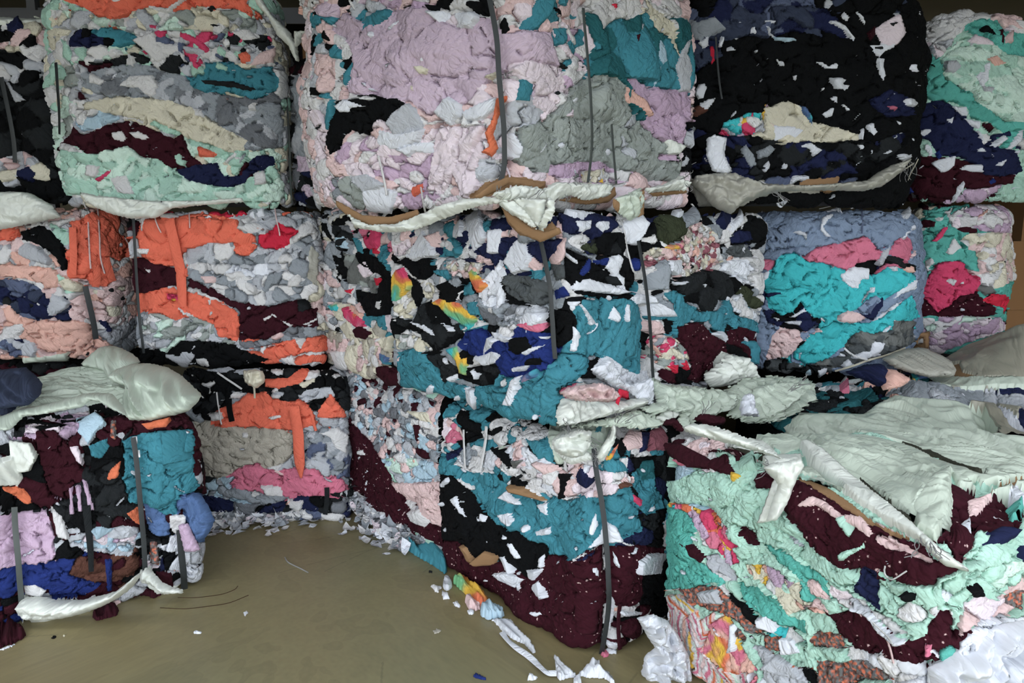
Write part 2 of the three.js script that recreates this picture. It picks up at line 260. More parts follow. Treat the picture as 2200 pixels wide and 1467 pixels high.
      for (const [line, b] of cut) { if (g.px[k] < b[0] - 60 || g.px[k] > b[2] + 60 || g.py[k] < b[1] - 30 || g.py[k] > b[3] + 30) continue; const e = far(line, g.px[k], g.py[k], true) * g.mpp[k]; d -= 0.03 * Math.exp(-e * e / 0.0016); }
      const t = H[k] + d;
      for (let c = 0; c < 3; c++) D[k * 3 + c] = g.P[k * 3 + c] + g.N[k * 3 + c] * t;
    }
    g.D = D; g.H = H;
    // cut the surface into its pieces
    const partOf = (s) => s.mix ? s : (s.part ??= (this.layers[this.grids.indexOf(g) + ':' + s.q] ??= { layer: true, q: s.q, name: (s.q < 0 ? this.base : regions[s.q]).pal[0], print: s.print }));
    const cuts = new Map(); let lone = -1;
    const crossing = (k, l, A, B) => {                               // where piece A at k gives way to piece B at l
      const key = k < l ? k * n + l : l * n + k; let c = cuts.get(key);
      if (c === undefined) { const a = h(A, k) - h(B, k), b = h(A, l) - h(B, l); let t = clamp(a / (a - b || 1e-9), 0.12, 0.88); if (!isFinite(t)) t = 0.5; const e = Math.abs(Math.sin((A.id ?? 1) + (B.id ?? 2)) * 43758.5) % 1, same = partOf(A) === partOf(B); c = [k, l, t, A.paper || B.paper ? 0.002 : A.one || B.one ? 0.003 : same ? (A.q < 0 ? this.base : regions[A.q]).crack ?? (e < 0.3 ? 0 : 0.006 + 0.05 * (e - 0.3)) * smooth(-0.15, 0.35, n2(g.uu[k] * 15 + this.n, g.vv[k] * 19)) : (0.008 + 0.026 * e) * smooth(-0.5, 0.2, n2(g.uu[k] * 12 + this.n, g.vv[k] * 12))]; cuts.set(key, c); }
      return [key + n, c];
    };
    const builders = this.builders;
    const B = (s) => { const p = partOf(s); let b = builders.get(p); if (!b) builders.set(p, b = new Builder()); if (b.panel !== g) { b.panel = g; b.at = new Map(); } return b; };
    const colour = (s, k) => s.dye ? dye(s.dye, g.uu[k], g.vv[k], s.sd) : s.col;
    const own = (s, b, k) => b.vertex(k, [D[k * 3], D[k * 3 + 1], D[k * 3 + 2]], colour(s, k), g.uu[k] + (s.mix ? s.sd : 0), g.vv[k]);
    const mid = (s, b, key, [k, l, t, sink], side) => { const p = [0, 1, 2].map((c) => D[k * 3 + c] + (D[l * 3 + c] - D[k * 3 + c]) * t - g.N[k * 3 + c] * sink); return b.vertex(key, p, colour(s, side), g.uu[k] + (g.uu[l] - g.uu[k]) * t + (s.mix ? s.sd : 0), g.vv[k] + (g.vv[l] - g.vv[k]) * t); };
    const cellOf = (s) => s.paper && !s.one ? partOf(s) : s;
    const tri = (i, j, k) => {
      const A = win[i], Bq = win[j], C = win[k], a = cellOf(A), b = cellOf(Bq), c = cellOf(C);
      if (a === b && b === c) { const m = B(A); m.idx.push(own(A, m, i), own(Bq, m, j), own(C, m, k)); return; }
      if (b === c && a !== b) return split(i, j, k); if (a === c && b !== a) return split(j, k, i); if (a === b && c !== a) return split(k, i, j);
      const ctr = [0, 1, 2].map((q) => (D[i * 3 + q] + D[j * 3 + q] + D[k * 3 + q]) / 3 - g.N[i * 3 + q] * 0.005), uc = (g.uu[i] + g.uu[j] + g.uu[k]) / 3, vc = (g.vv[i] + g.vv[j] + g.vv[k]) / 3;
      for (const [p, q, w] of [[i, j, k], [j, k, i], [k, i, j]]) {
        const s = win[p], m = B(s), e = crossing(p, q, s, win[q]), f = crossing(p, w, s, win[w]), o = own(s, m, p), x = mid(s, m, e[0], e[1], p), y = m.vertex(lone--, ctr, colour(s, p), uc + (s.mix ? s.sd : 0), vc), z = mid(s, m, f[0], f[1], p);
        m.idx.push(o, x, y, o, y, z);
      }
    };
    const split = (i, j, k) => {                                     // i stands alone against j and k
      const A = win[i], e = crossing(i, j, A, win[j]), f = crossing(i, k, A, win[k]), m = B(A);
      m.idx.push(own(A, m, i), mid(A, m, e[0], e[1], i), mid(A, m, f[0], f[1], i));
      const O = win[j], w = B(O), P = win[k], x = mid(O, w, e[0], e[1], j), y = mid(P, w, f[0], f[1], k), oj = own(O, w, j), ok = own(P, w, k);
      w.idx.push(x, oj, ok, x, ok, y);
    };
    for (let j = 0; j + 1 < nv; j++) for (let i = 0; i + 1 < nu; i++) { const k = j * nu + i; if ((i + j) & 1) { tri(k, k + 1, k + nu + 1); tri(k, k + nu + 1, k + nu); } else { tri(k, k + 1, k + nu); tri(k + 1, k + nu + 1, k + nu); } }
  }
  spot(px, py, off, rough = 0) {                                     // the point of the bale's side or top that shows at a place of the survey picture
    let best = null, bd = 1e9;
    for (const g of this.grids) for (let k = 0; k < g.n; k++) { const d = (g.px[k] - px) ** 2 + (g.py[k] - py) ** 2; if (d < bd) { bd = d; best = [g, k]; } }
    const [g, k] = best, P = g.P, N = g.N, D = g.D, h = rough ? (D[k * 3] - P[k * 3]) * N[k * 3] + (D[k * 3 + 1] - P[k * 3 + 1]) * N[k * 3 + 1] + (D[k * 3 + 2] - P[k * 3 + 2]) * N[k * 3 + 2] : 0;
    const nn = V3(N[k * 3], N[k * 3 + 1], N[k * 3 + 2]);
    return [V3(P[k * 3], P[k * 3 + 1], P[k * 3 + 2]).addScaledVector(nn, off + h * rough), nn, g.mpp[k]];
  }
  build() {
    this.builders = new Map(); this.layers = {};
    this.grids = [this.side()]; if (this.top) this.grids.push(this.cap());
    for (const g of this.grids) this.surface(g);
    const G = this.group, c = this.grids[0].P, base = V3(0, this.low, 0); let m = 0;
    for (const p of this.plan) { base.x += p[0]; base.z += p[1]; m++; } base.x /= m; base.z /= m; G.position.copy(base); scene.add(G);
    const shift = (geo) => geo.translate(-base.x, -base.y, -base.z);
    // the unseen mass behind the packed cloth
    const f = [...this.plan, ...this.back].map((p) => new THREE.Vector2(p[0], p[1])), ctr = f.reduce((a, p) => a.add(p), new THREE.Vector2()).divideScalar(f.length), sh = new THREE.Shape(f.map((p) => { const d = p.clone().sub(ctr), l = d.length(); d.multiplyScalar((l - 0.13) / l).add(ctr); return new THREE.Vector2(d.x, -d.y); }));
    const core = new THREE.ExtrudeGeometry(sh, { depth: this.high - this.low - 0.14, bevelSize: 0.04, bevelThickness: 0.04, bevelSegments: 2 }); core.rotateX(-Math.PI / 2); core.translate(0, this.low + 0.04, 0);
    const cm = put(new THREE.Mesh(shift(core), M.core), G); cm.name = 'packed_core';
    const list = [...this.builders].map(([p, b]) => ({ p, b, n: b.idx.length / 3, size: b.idx.length })), singles = list.filter((e) => e.p.mix).sort((a, b) => b.n - a.n), rest = [];
    const add = (geo, mat, name, label, kind) => { const o = put(new THREE.Mesh(shift(geo), mat), G); o.name = name; if (label) o.userData.label = label; if (kind) o.userData.kind = kind; return o; };
    const matOf = (p) => p.print ? M.printed : p.paper || PAPER[p.name] ? (PAPER[p.name] === 2 ? M.card : M.sheet) : M.cloth;
    for (const e of list) if (!e.p.mix) {
      const w = WORD[e.p.name] || e.p.name, pp = PAPER[e.p.name];
      add(e.b.geometry(), matOf(e.p), pp === 2 ? 'cardboard_sheet' : pp ? 'wrapping_sheet' : 'cloth_layer', pp ? undefined : e.p.print ? 'burgundy cloth layer with pale specks' : w + ' cloth layer');
    }
    singles.forEach((e, i) => { if (i < 290 && e.n >= (e.p.one ? 4 : 14)) { const pp = PAPER[e.p.name]; add(e.b.geometry(), matOf(e.p), pp === 2 ? 'cardboard_piece' : pp ? 'sheet_flap' : 'fabric_scrap'); } else rest.push(e.b.geometry()); });
    if (rest.length) add(mergeGeometries(rest), M.cloth, 'small_scraps', undefined, 'stuff');
    for (const s of this.straps) this.ribbon(s.poly, s.w, M[s.m], 'strap', { off: 0.006, thick: 0.0016 });
    for (const s of this.strips) this.ribbon(s.poly, s.w, s.mat ? M[s.mat] : clothOf(s.colour), s.name, { rough: 1, off: 0.014, thick: 0.003, ...s });
  }
  ribbon(poly, w, mat, name, o) {
    const pts = [], N = []; let mpp = 0.002;
    const line = []; for (let i = 0; i + 3 < poly.length; i += 2) { const m = Math.max(3, Math.round(Math.hypot(poly[i + 2] - poly[i], poly[i + 3] - poly[i + 1]) / 14)); for (let k = 0; k < m; k++) line.push([poly[i] + (poly[i + 2] - poly[i]) * k / m, poly[i + 1] + (poly[i + 3] - poly[i + 1]) * k / m]); } line.push(poly.slice(-2));
    for (const [x, y] of line) { const [p, nn, m] = this.spot(x, y, o.off, o.rough ?? 0); pts.push(p); N.push(nn); mpp = m; }
    for (let pass = 0; pass < (o.rough ? 3 : 6); pass++) for (let i = 1; i + 1 < pts.length; i++) { pts[i].multiplyScalar(2).add(pts[i - 1]).add(pts[i + 1]).multiplyScalar(0.25); }
    if (name === 'strap') for (let i = 0; i < pts.length; i++) pts[i].addScaledVector(N[i], 0.008);
    const b = this.group.position, geo = sweep(pts.map((p) => p.clone().sub(b)), N, (t) => w * mpp * (o.taper ? o.taper(t) : 1), o.thick, o.curl ?? 0);
    const mesh = put(new THREE.Mesh(geo, mat), this.group); mesh.name = name; return mesh;
  }
}
// a flat band with thickness along points; curl bends its section, wave folds it
function sweep(pts, N, width, thick, curl = 0) {
  const pos = [], uv = [], idx = [], K = curl ? 7 : 3, n = pts.length; let run = 0;
  for (let i = 0; i < n; i++) {
    const T = pts[Math.min(n - 1, i + 1)].clone().sub(pts[Math.max(0, i - 1)]).normalize(), S = T.clone().cross(N[i]).normalize(), O = S.clone().cross(T).normalize(), w = width(i / (n - 1)); if (i) run += pts[i].distanceTo(pts[i - 1]);
    for (const side of [1, -1]) for (let k = 0; k < K; k++) { const a = (side > 0 ? k : K - 1 - k) / (K - 1) - 0.5, p = pts[i].clone().addScaledVector(S, a * w).addScaledVector(O, side * thick / 2 + curl * w * (0.25 - a * a * 1.4) * (side > 0 ? 1 : 0.9)); pos.push(p.x, p.y, p.z); uv.push(a * w, run); }
  }
  const R = 2 * K;
  for (let i = 0; i + 1 < n; i++) for (let k = 0; k < R; k++) { const a = i * R + k, b = i * R + (k + 1) % R; idx.push(a, b, a + R, b, b + R, a + R); }
  for (let k = 1; k + 1 < R; k++) { idx.push(0, k + 1, k); const e = (n - 1) * R; idx.push(e, e + k, e + k + 1); }
  const g = new THREE.BufferGeometry(); g.setAttribute('position', new THREE.Float32BufferAttribute(pos, 3)); g.setAttribute('uv', new THREE.Float32BufferAttribute(uv, 2)); g.setIndex(idx); g.computeVertexNormals();
  return g;
}

// a soft body over an outline of the survey picture: map(px, py) gives the place and the outward normal there
function puff(view, list, map, o = {}) {
  const poly = outline(view, list), [x0, y0, x1, y1] = box(poly), st = o.step ?? Math.max(2, Math.min(7, (x1 - x0 + y1 - y0) / 70)), nx = Math.ceil((x1 - x0) / st) + 2, ny = Math.ceil((y1 - y0) / st) + 2, thick = o.thick ?? 0.03, flat = o.flat ?? 0.35, sd = o.seed ?? poly[0];
  const at = (i, j) => [x0 + (i - 1) * st, y0 + (j - 1) * st], D = [], b = new Builder(), c0 = o.colour ? LIN[o.colour] : [1, 1, 1], dmax = o.soft ?? 30;
  for (let j = 0; j <= ny; j++) for (let i = 0; i <= nx; i++) { const [x, y] = at(i, j), w = o.fray ?? 1.2; D.push(-far(poly, x + n2(x * 0.12 + sd, y * 0.12) * w + n2(x * 0.5, y * 0.5 + sd) * w * 0.5, y + n2(x * 0.12, y * 0.12 + sd) * w)); }
  const key = (a, q) => a * 2 + q, cutKey = (a, q) => -1 - Math.min(a, q) * 1e6 - Math.max(a, q);
  const vert = (top, x, y, d, k) => {
    const [p, n, mpp] = map(x, y), e = clamp(d / dmax, 0, 1), dome = Math.sqrt(Math.max(0, 1 - (1 - e) ** 2)), t = o.fold ?? 0.4, u = (x * Math.cos(t) + y * Math.sin(t)) * mpp, v = (-x * Math.sin(t) + y * Math.cos(t)) * mpp, w = n2(u * 6 + sd, v * 6) * 0.5;
    const wr = (o.wrinkle ?? 0.3) * thick * (n2(u * (o.long ?? 5) + w, v * 22 + w) * 0.7 + Math.min(0, Math.abs(n2(u * 9 + sd, v * 16 + w)) * 1.6 - 0.5) + n2(u * 30, v * 40) * 0.2) * smooth(0, 0.5, e), off = top ? thick * dome + wr + (o.lift ?? 0) : -thick * flat * dome + (o.lift ?? 0), q = p.clone().addScaledVector(n, off);
    return b.vertex(k, [q.x, q.y, q.z], o.dye ? dye(o.dye, u * 1.3, v * 1.3, sd) : c0, x * mpp, y * mpp);
  };
  const W1 = nx + 1;
  for (const top of [true, false]) {
    const V = (a) => { const [x, y] = at(a % W1, Math.floor(a / W1)); return vert(top, x, y, D[a], key(a, top ? 0 : 1)); };
    const C = (a, q) => { const t = D[a] / (D[a] - D[q]), [ax, ay] = at(a % W1, Math.floor(a / W1)), [qx, qy] = at(q % W1, Math.floor(q / W1)); return vert(top, ax + (qx - ax) * t, ay + (qy - ay) * t, 0, cutKey(a, q)); };
    const T = (a, q, c) => { const s = [a, q, c], on = s.filter((k) => D[k] > 0).length; const out = (i, j, k) => top ? b.idx.push(i, j, k) : b.idx.push(i, k, j); if (on === 3) out(V(a), V(q), V(c)); else if (on) for (let r = 0; r < 3; r++) { const [i, j, k] = [s[r], s[(r + 1) % 3], s[(r + 2) % 3]]; if (on === 1 && D[i] > 0) out(V(i), C(i, j), C(i, k)); if (on === 2 && D[i] <= 0) { const e = C(j, i), f = C(k, i); out(e, V(j), V(k)); out(e, V(k), f); } } };
    for (let j = 0; j < ny; j++) for (let i = 0; i < nx; i++) { const a = j * W1 + i; T(a, a + W1, a + 1); T(a + 1, a + W1, a + W1 + 1); }
  }
  return b.geometry();
}
const onFloor = (y = 0.002) => (px, py) => { const p = onLevel(px, py, y); return [p, V3(0, 1, 0), Math.hypot(p.x, p.y - EYE, p.z) / FOCAL]; };
const upright = (Z, tilt = 0, mid = 0) => (px, py) => { const z = Z + (mid - py) * tilt, d = ray(px, py), k = z / -d[2], n = V3(0, 0.25, 1).normalize(); return [V3(d[0] * k, EYE + d[1] * k, d[2] * k), n, z / FOCAL]; };
// ---------- the hall ----------
const structure = (name, geo, mat) => { const o = put(new THREE.Mesh(geo, mat)); o.name = name; o.userData.kind = 'structure'; return o; };
const boxAt = (x0, y0, z0, x1, y1, z1) => { const g = new THREE.BoxGeometry(x1 - x0, y1 - y0, z1 - z0); g.translate((x0 + x1) / 2, (y0 + y1) / 2, (z0 + z1) / 2); const p = g.attributes.position, n = g.attributes.normal, u = g.attributes.uv; for (let i = 0; i < p.count; i++) { const a = Math.abs(n.getX(i)), b = Math.abs(n.getY(i)); u.setXY(i, a > 0.5 ? p.getZ(i) : p.getX(i), b > 0.5 ? p.getZ(i) : p.getY(i)); } return g; };
const floorMap = (() => {
  const n = 1024, d = new Uint8Array(n * n * 4), base = new THREE.Color('#877e5c'), r = rng(31);
  const streaks = Array.from({ length: 26 }, () => [r(), r(), r() * 3.14, 0.05 + r() * 0.25]);
  for (let y = 0; y < n; y++) for (let x = 0; x < n; x++) {
    const u = x / n, v = y / n, a = loop(n3, u, v, 3, 2), b = loop(n3, u, v, 9, 8), c = loop(n3, u, v, 34, 15), e = loop(n3, u, v, 120, 19);
    let t = 1 + 0.03 * a + 0.05 * b + 0.05 * c + 0.06 * e; const stain = smooth(0.2, 0.225, b * 0.6 + c * 0.3 + a * 0.2 + e * 0.05);
    t *= 1 - 0.13 * stain;
    let q = 0; for (const [sx, sy, an, l] of streaks) { const dx = u - sx, dy = v - sy, s = dx * Math.cos(an) + dy * Math.sin(an), w = -dx * Math.sin(an) + dy * Math.cos(an) + s * s * 0.6; if (Math.abs(s) < l && Math.abs(w) < 0.0012) q = 1; }
    if (q && c > -0.3) t *= 0.8;
    const o = (y * n + x) * 4, hue = 0.04 * a; d[o] = clamp(255 * Math.pow(base.r, 1 / 2.2) * Math.sqrt(t) * (1 + hue), 0, 255); d[o + 1] = clamp(255 * Math.pow(base.g, 1 / 2.2) * Math.sqrt(t), 0, 255); d[o + 2] = clamp(255 * Math.pow(base.b, 1 / 2.2) * Math.sqrt(t) * (1 - hue), 0, 255); d[o + 3] = 255;
  }
  const t = new THREE.DataTexture(d, n, n); t.colorSpace = THREE.SRGBColorSpace; t.wrapS = t.wrapT = THREE.RepeatWrapping; t.magFilter = THREE.LinearFilter; t.repeat.set(1 / 3.2, 1 / 3.2); t.needsUpdate = true; return t;
})();
M.floor = new THREE.MeshStandardMaterial({ map: floorMap, roughness: 0.42, bumpMap: sized(crumple, 0.9), bumpScale: 0.0006 });
M.yard = new THREE.MeshStandardMaterial({ color: '#8b8a84', roughness: 0.95 });
M.wall = new THREE.MeshStandardMaterial({ color: '#57503f', roughness: 0.9, bumpMap: sized(weave, 0.4), bumpScale: 0.0005 });
M.brownwall = new THREE.MeshStandardMaterial({ color: '#51402f', roughness: 0.9, bumpMap: sized(weave, 0.4), bumpScale: 0.0005 });
M.roof = new THREE.MeshStandardMaterial({ color: '#4a4b45', roughness: 0.7 });
M.steelwork = new THREE.MeshStandardMaterial({ color: '#5b5c5e', roughness: 0.6, metalness: 0.3 });
structure('floor', boxAt(-9, -0.2, -8.2, 9, 0, 6.2), M.floor);
structure('ground_outside', boxAt(-40, -0.4, 6.2, 40, -0.02, 60), M.yard);
structure('wall_back', boxAt(-9, 0, -8.2, 9, 4.9, -7), M.wall);
structure('wall_left', boxAt(-9.2, 0, -8.2, -9, 3.45, 6.2), M.wall);
structure('wall_right', boxAt(9, 0, -8.2, 9.2, 3.45, 6.2), M.wall);
structure('wall_front', boxAt(-9, 3.2, 6, 9, 3.45, 6.2), M.wall);
// corrugated roof with two open rows of roof lights
const ribbed = (x0, x1, z0, z1) => { const parts = []; for (let x = x0; x < x1 - 0.01; x += 0.3) { parts.push(boxAt(x, 3.45, z0, x + 0.21, 3.48, z1), boxAt(x + 0.2, 3.4, z0, x + 0.31, 3.45, z1)); } return mergeGeometries(parts); };
structure('ceiling', ribbed(-9.2, 9.2, -8.2, -1.5), M.roof);
structure('ceiling_middle', boxAt(-9.2, 3.45, -0.85, 9.2, 3.55, 1.2), M.roof);
structure('ceiling_front', boxAt(-9.2, 3.45, 3.4, 9.2, 3.55, 6.2), M.roof);
for (const z of [-5.2, -1.62, -0.85, 1.2, 3.4]) structure('beam_' + (z < -4 ? 'e' : z < -1 ? 'a' : z < 0 ? 'b' : z < 2 ? 'c' : 'd'), boxAt(-9, 3.18, z, 9, 3.4, z + 0.12), M.steelwork);
// ---------- stacks on the left ----------
const bA = new Bale({
  label: 'small front bale at the left edge with teal cloth and white belly sheet', plan: [W(-90, 1100, 2.7), W(300, 1090, 2.98), W(418, 1080, 3.06), W(418, 1060, 3.2)], back: [[-1.74, -3.68], [-2.75, -3.72]],
  low: 0.005, high: 0.77, fill: 'black lightgrey burgundy', step: 0.0058, top: [W(-90, 900, 2.75), W(412, 900, 3.1), [-1.74, -3.7], [-2.75, -3.74]], bulge: 0.05,
  mound: (x, z) => 0.1 * Math.exp(-(((x + 1.75) / 0.35) ** 2 + ((z + 3.55) / 0.3) ** 2)) + 0.08 * Math.exp(-(((x + 1.42) / 0.16) ** 2 + ((z + 3.3) / 0.22) ** 2)),
});
bA.view(9).L('sheet', [-40, 150, 180, 85, 300, 80, 360, 95, 440, 40, 540, 80, 560, 200, 560, 320, 440, 260, 300, 265, 160, 295, 0, 310], { fold: 0.15 })
  .L('sheet', [390, 20, 400, -20, 480, 10, 560, 90, 680, 90, 760, 120, 880, 220, 855, 280, 820, 312, 700, 330, 580, 330, 550, 300, 560, 220, 520, 160, 440, 120], { fold: 2.2 })
  .L('sheetwhite', [0, 305, 60, 305, 50, 400, 20, 440, 0, 440]).X('lilac lilac burgundy palepink black', [100, 325, 300, 300, 380, 275, 400, 330, 300, 400, 270, 460, 230, 400, 160, 420, 110, 400], { a: 3 })
  .L('burgundy', [160, 370, 240, 370, 300, 440, 360, 560, 340, 600, 280, 640, 290, 680, 210, 660, 190, 560, 170, 470, 150, 420], { rel: 0.5 })
  .X('black charcoal burgundy', [60, 320, 120, 310, 100, 400, 60, 400])
  .L('charcoal black', [360, 440, 400, 440, 390, 560, 500, 500, 540, 620, 610, 720, 600, 780, 560, 760, 500, 740, 470, 820, 420, 760, 400, 900, 400, 980, 370, 950, 350, 800, 270, 760, 230, 700, 360, 640])
  .L('black charcoal', [0, 610, 60, 640, 60, 740, 0, 740]).L('lilac', [0, 745, 120, 730, 200, 715, 230, 800, 240, 920, 130, 960, -40, 990, -40, 750], { ang: 0.05, a: 3 })
  .X('palepink lilac lightblue lightgrey', [400, 800, 450, 800, 530, 780, 600, 800, 620, 860, 560, 920, 470, 900, 300, 880, 290, 840]).X('lightgrey palepink black charcoal', [540, 850, 700, 850, 700, 970, 640, 980, 600, 900], { s: 0.018 })
  .L('teal', [530, 420, 600, 390, 700, 370, 835, 365, 835, 490, 830, 550, 865, 610, 840, 640, 780, 650, 770, 740, 700, 740, 620, 700, 560, 680, 540, 620, 540, 540])
  .L('burgundy', [580, 335, 700, 330, 820, 305, 812, 345, 700, 372, 590, 388]).L('blue', [620, 690, 720, 740, 740, 830, 680, 835, 640, 820]).L('blue', [790, 660, 870, 640, 935, 760, 870, 860, 830, 820, 800, 750])
  .X('black white navy', [700, 840, 770, 830, 830, 900, 840, 1000, 700, 980]).L('royal', [-30, 985, 110, 960, 280, 920, 340, 930, 310, 1000, 440, 1040, 360, 1090, 230, 1110, 210, 1060, 100, 1050, 60, 1100, -30, 1130])
  .L('burgundy brown', [330, 930, 400, 890, 500, 920, 610, 930, 600, 1000, 500, 1030, 400, 1030, 300, 1000]).L('sheetwhite', [100, 1095, 220, 1110, 360, 1100, 480, 1070, 600, 990, 612, 1010, 540, 1080, 420, 1150, 260, 1195, 140, 1190, 95, 1150], { fold: -0.3, sink: -0.03 })
  .X('burgundy black royal', [-30, 1110, 95, 1100, 100, 1200, -30, 1300])
  .S('navygrey', [-40, 110, 80, 100, 150, 110, 185, 170, 170, 240, 70, 280, 30, 310, -40, 300]).S('sheetwhite', [-10, 500, 60, 480, 100, 580, 80, 610, -10, 600], [40, 420, 130, 430, 160, 480, 130, 540, 80, 550, 40, 480])
  .S('lightblue', [330, 330, 420, 320, 460, 350, 420, 380, 380, 430, 340, 380], [400, 800, 480, 780, 500, 800, 420, 840]).S('teal', [390, 440, 470, 400, 480, 450, 440, 490, 400, 480], [695, 380, 830, 365, 835, 495, 710, 515])
  .D('plaid', [475, 335, 505, 335, 500, 410, 480, 400], [650, 860, 680, 860, 690, 950, 655, 950]).S('palepink', [300, 440, 340, 440, 360, 520, 330, 500]).S('lilac', [300, 620, 316, 620, 318, 730, 305, 730], [332, 610, 350, 620, 355, 720, 340, 720], [360, 590, 375, 590, 410, 715, 385, 720], [780, 790, 820, 780, 870, 890, 840, 900, 790, 870])
  .S('orange', [15, 620, 80, 615, 140, 640, 135, 690, 100, 690, 60, 650], [455, 590, 480, 540, 520, 505, 510, 570, 480, 585], [550, 730, 600, 710, 620, 790, 590, 780], [610, 345, 740, 330, 720, 355, 640, 365])
  .S('offwhite', [220, 700, 270, 740, 300, 840, 250, 830], [735, 740, 800, 740, 800, 790, 760, 830, 740, 800], [100, 1060, 150, 1035, 200, 1060, 180, 1090, 110, 1090], [390, 1090, 440, 1060, 430, 1090]).S('sheetwhite', [610, 990, 650, 970, 700, 1040, 790, 1050, 790, 1070, 700, 1080, 640, 1040]).S('burgundy', [670, 980, 740, 990, 750, 1040, 700, 1030])
  .S('royal', [455, 930, 485, 930, 485, 1060, 465, 1070])
  .strap(10, [580, 400, 600, 600, 622, 800, 630, 980]).strap(13, [775, 800, 790, 950, 802, 1066]).strap(11, [62, 700, 76, 900, 92, 1060, 100, 1150], 'strapgrey').strip('cloth_strip', 'charcoal', 16, [372, 690, 385, 800, 398, 975], { taper: (t) => 1 - 0.4 * t })
  .strip('strap_buckle', 'white', 9, [584, 400, 588, 430], { mat: 'buckle', off: 0.03 }).strip('strap_buckle', 'white', 9, [596, 455, 599, 488], { mat: 'buckle', off: 0.03 });

const bB = new Bale({
  label: 'peach and navy bale on the second tier at the left edge', plan: [W(-80, 620, 3.98), W(200, 620, 3.98), W(292, 620, 4.3)], back: [[-2.15, -4.9], [-2.95, -4.9]], low: 0.82, high: 1.6, fill: 'peach blush offwhite', step: 0.0075,
});
bB.view(5).X('peach blush offwhite lightgrey', [-30, 280, 480, 200, 480, 560, 380, 620, 0, 570]).L('sheetwhite', [-30, 50, 100, 40, 200, 50, 330, 130, 390, 200, 240, 225, -30, 285])
  .L('coral', [-30, 290, 120, 270, 110, 320, 80, 350, -30, 350]).L('black', [120, 290, 250, 250, 330, 290, 440, 420, 440, 520, 400, 540, 330, 430, 260, 370, 150, 340]).X('lightgrey grey mint', [300, 230, 440, 280, 470, 400, 440, 420, 330, 290])
  .L('coral', [440, 230, 560, 180, 640, 150, 750, 190, 760, 300, 870, 360, 870, 430, 760, 480, 690, 440, 725, 560, 700, 620, 640, 660, 560, 600, 430, 580, 420, 440, 480, 330], { ang: 1.4, a: 3 })
  .L('peach', [-30, 500, 300, 510, 360, 540, 370, 640, 280, 660, 270, 620, 150, 590, -30, 570]).X('navy charcoal navygrey slate navy', [-30, 590, 140, 600, 270, 660, 300, 720, 420, 700, 460, 780, 370, 830, 300, 850, 240, 860, 120, 820, 60, 760, -30, 760], { s: 0.04 })
  .X('navy offwhite', [330, 830, 430, 800, 460, 860, 440, 890, 360, 860]).L('peach', [240, 860, 470, 860, 600, 890, 600, 980, 500, 1040, 280, 1065, 200, 960, 150, 890]).X('navy lightgrey slate steel', [40, 970, 180, 980, 250, 1040, 230, 1080, 40, 1080, -30, 1010])
  .X('blush cream peach blush', [550, 640, 800, 640, 790, 800, 740, 880, 600, 860, 560, 700]).X('grey lightgrey stone', [600, 930, 800, 880, 900, 800, 920, 1000, 820, 1050, 700, 1010]).X('lightgrey mint cream', [380, 560, 460, 600, 540, 640, 520, 680, 420, 690, 380, 620])
  .L('cardboard', [-30, 1140, 180, 1085, 460, 1075, 600, 990, 606, 1015, 480, 1105, 300, 1125, 100, 1155, -30, 1175]).S('sheet', [150, 1090, 430, 1065, 440, 1095, 160, 1115]).S('coral', [170, 110, 230, 80, 290, 100, 280, 160, 220, 190, 180, 150]).S('charcoal', [180, 120, 210, 110, 220, 150, 190, 160])
  .S('lightgrey', [100, 390, 180, 360, 250, 390, 330, 470, 320, 500, 160, 460, 110, 440], [340, 685, 450, 740, 430, 780, 320, 830, 290, 810, 320, 740], [130, 1020, 210, 990, 250, 1040, 230, 1075, 150, 1075]).S('navy', [610, 850, 680, 860, 710, 920, 690, 930, 640, 870])
  .strap(11, [540, 640, 570, 760, 602, 900, 606, 975], 'strap').strip('thread', 'blush', 3, [555, 110, 560, 330, 575, 520]).strip('thread', 'blush', 3, [615, 150, 620, 460, 655, 560]).strip('thread', 'blush', 2.5, [780, 330, 850, 450, 860, 500])
  .strip('cloth_strip', 'coral', 17, [650, 450, 680, 540, 700, 610]).strip('cloth_strip', 'coral', 14, [600, 500, 610, 560, 615, 640]).strip('cloth_strip', 'coral', 14, [470, 260, 480, 400, 470, 560]);

const bC = new Bale({ label: 'black bale high in the top left corner', plan: [W(-90, 250, 4.0), W(134, 250, 4.02), W(138, 250, 4.2)], back: [[-2.4, -4.9], [-2.95, -4.9]], low: 1.63, high: 2.53, fill: 'black charcoal', solid: true, step: 0.0078 });
bC.view(1).X('cream black blush offwhite charcoal', [-30, 60, 130, 150, 420, 60, 420, 300, 400, 400, -30, 420]).L('sheetwhite', [-30, 60, 60, 70, 130, 110, 320, 60, 420, 50, 420, 130, 250, 150, -30, 160]).X('offwhite lightgrey black black', [-30, 340, 120, 330, 230, 400, 380, 370, 400, 460, 260, 480, 150, 560, 60, 520, -30, 480])
  .X('blush cream lightgrey', [-30, 1030, 130, 960, 240, 1020, 320, 1080, 320, 1150, 100, 1160, -30, 1140]).L('cardboard', [-30, 1155, 120, 1125, 340, 1150, 340, 1170, 120, 1180, -30, 1240]).S('lightgrey', [10, 500, 110, 590, 160, 640, 90, 655, 40, 560], [20, 400, 100, 420, 130, 470, 60, 480]).S('navy', [110, 1090, 180, 1060, 240, 1110, 210, 1160, 110, 1120], [40, 150, 110, 120, 150, 170, 90, 210, 40, 200])
  .view(5).L('sheetwhite', [-30, 30, 100, 25, 200, 30, 330, 80, 400, 180, 390, 240, -30, 285]).view(1)
  .strap(9, [15, 500, 70, 740, 105, 930, 110, 1040], 'strap');

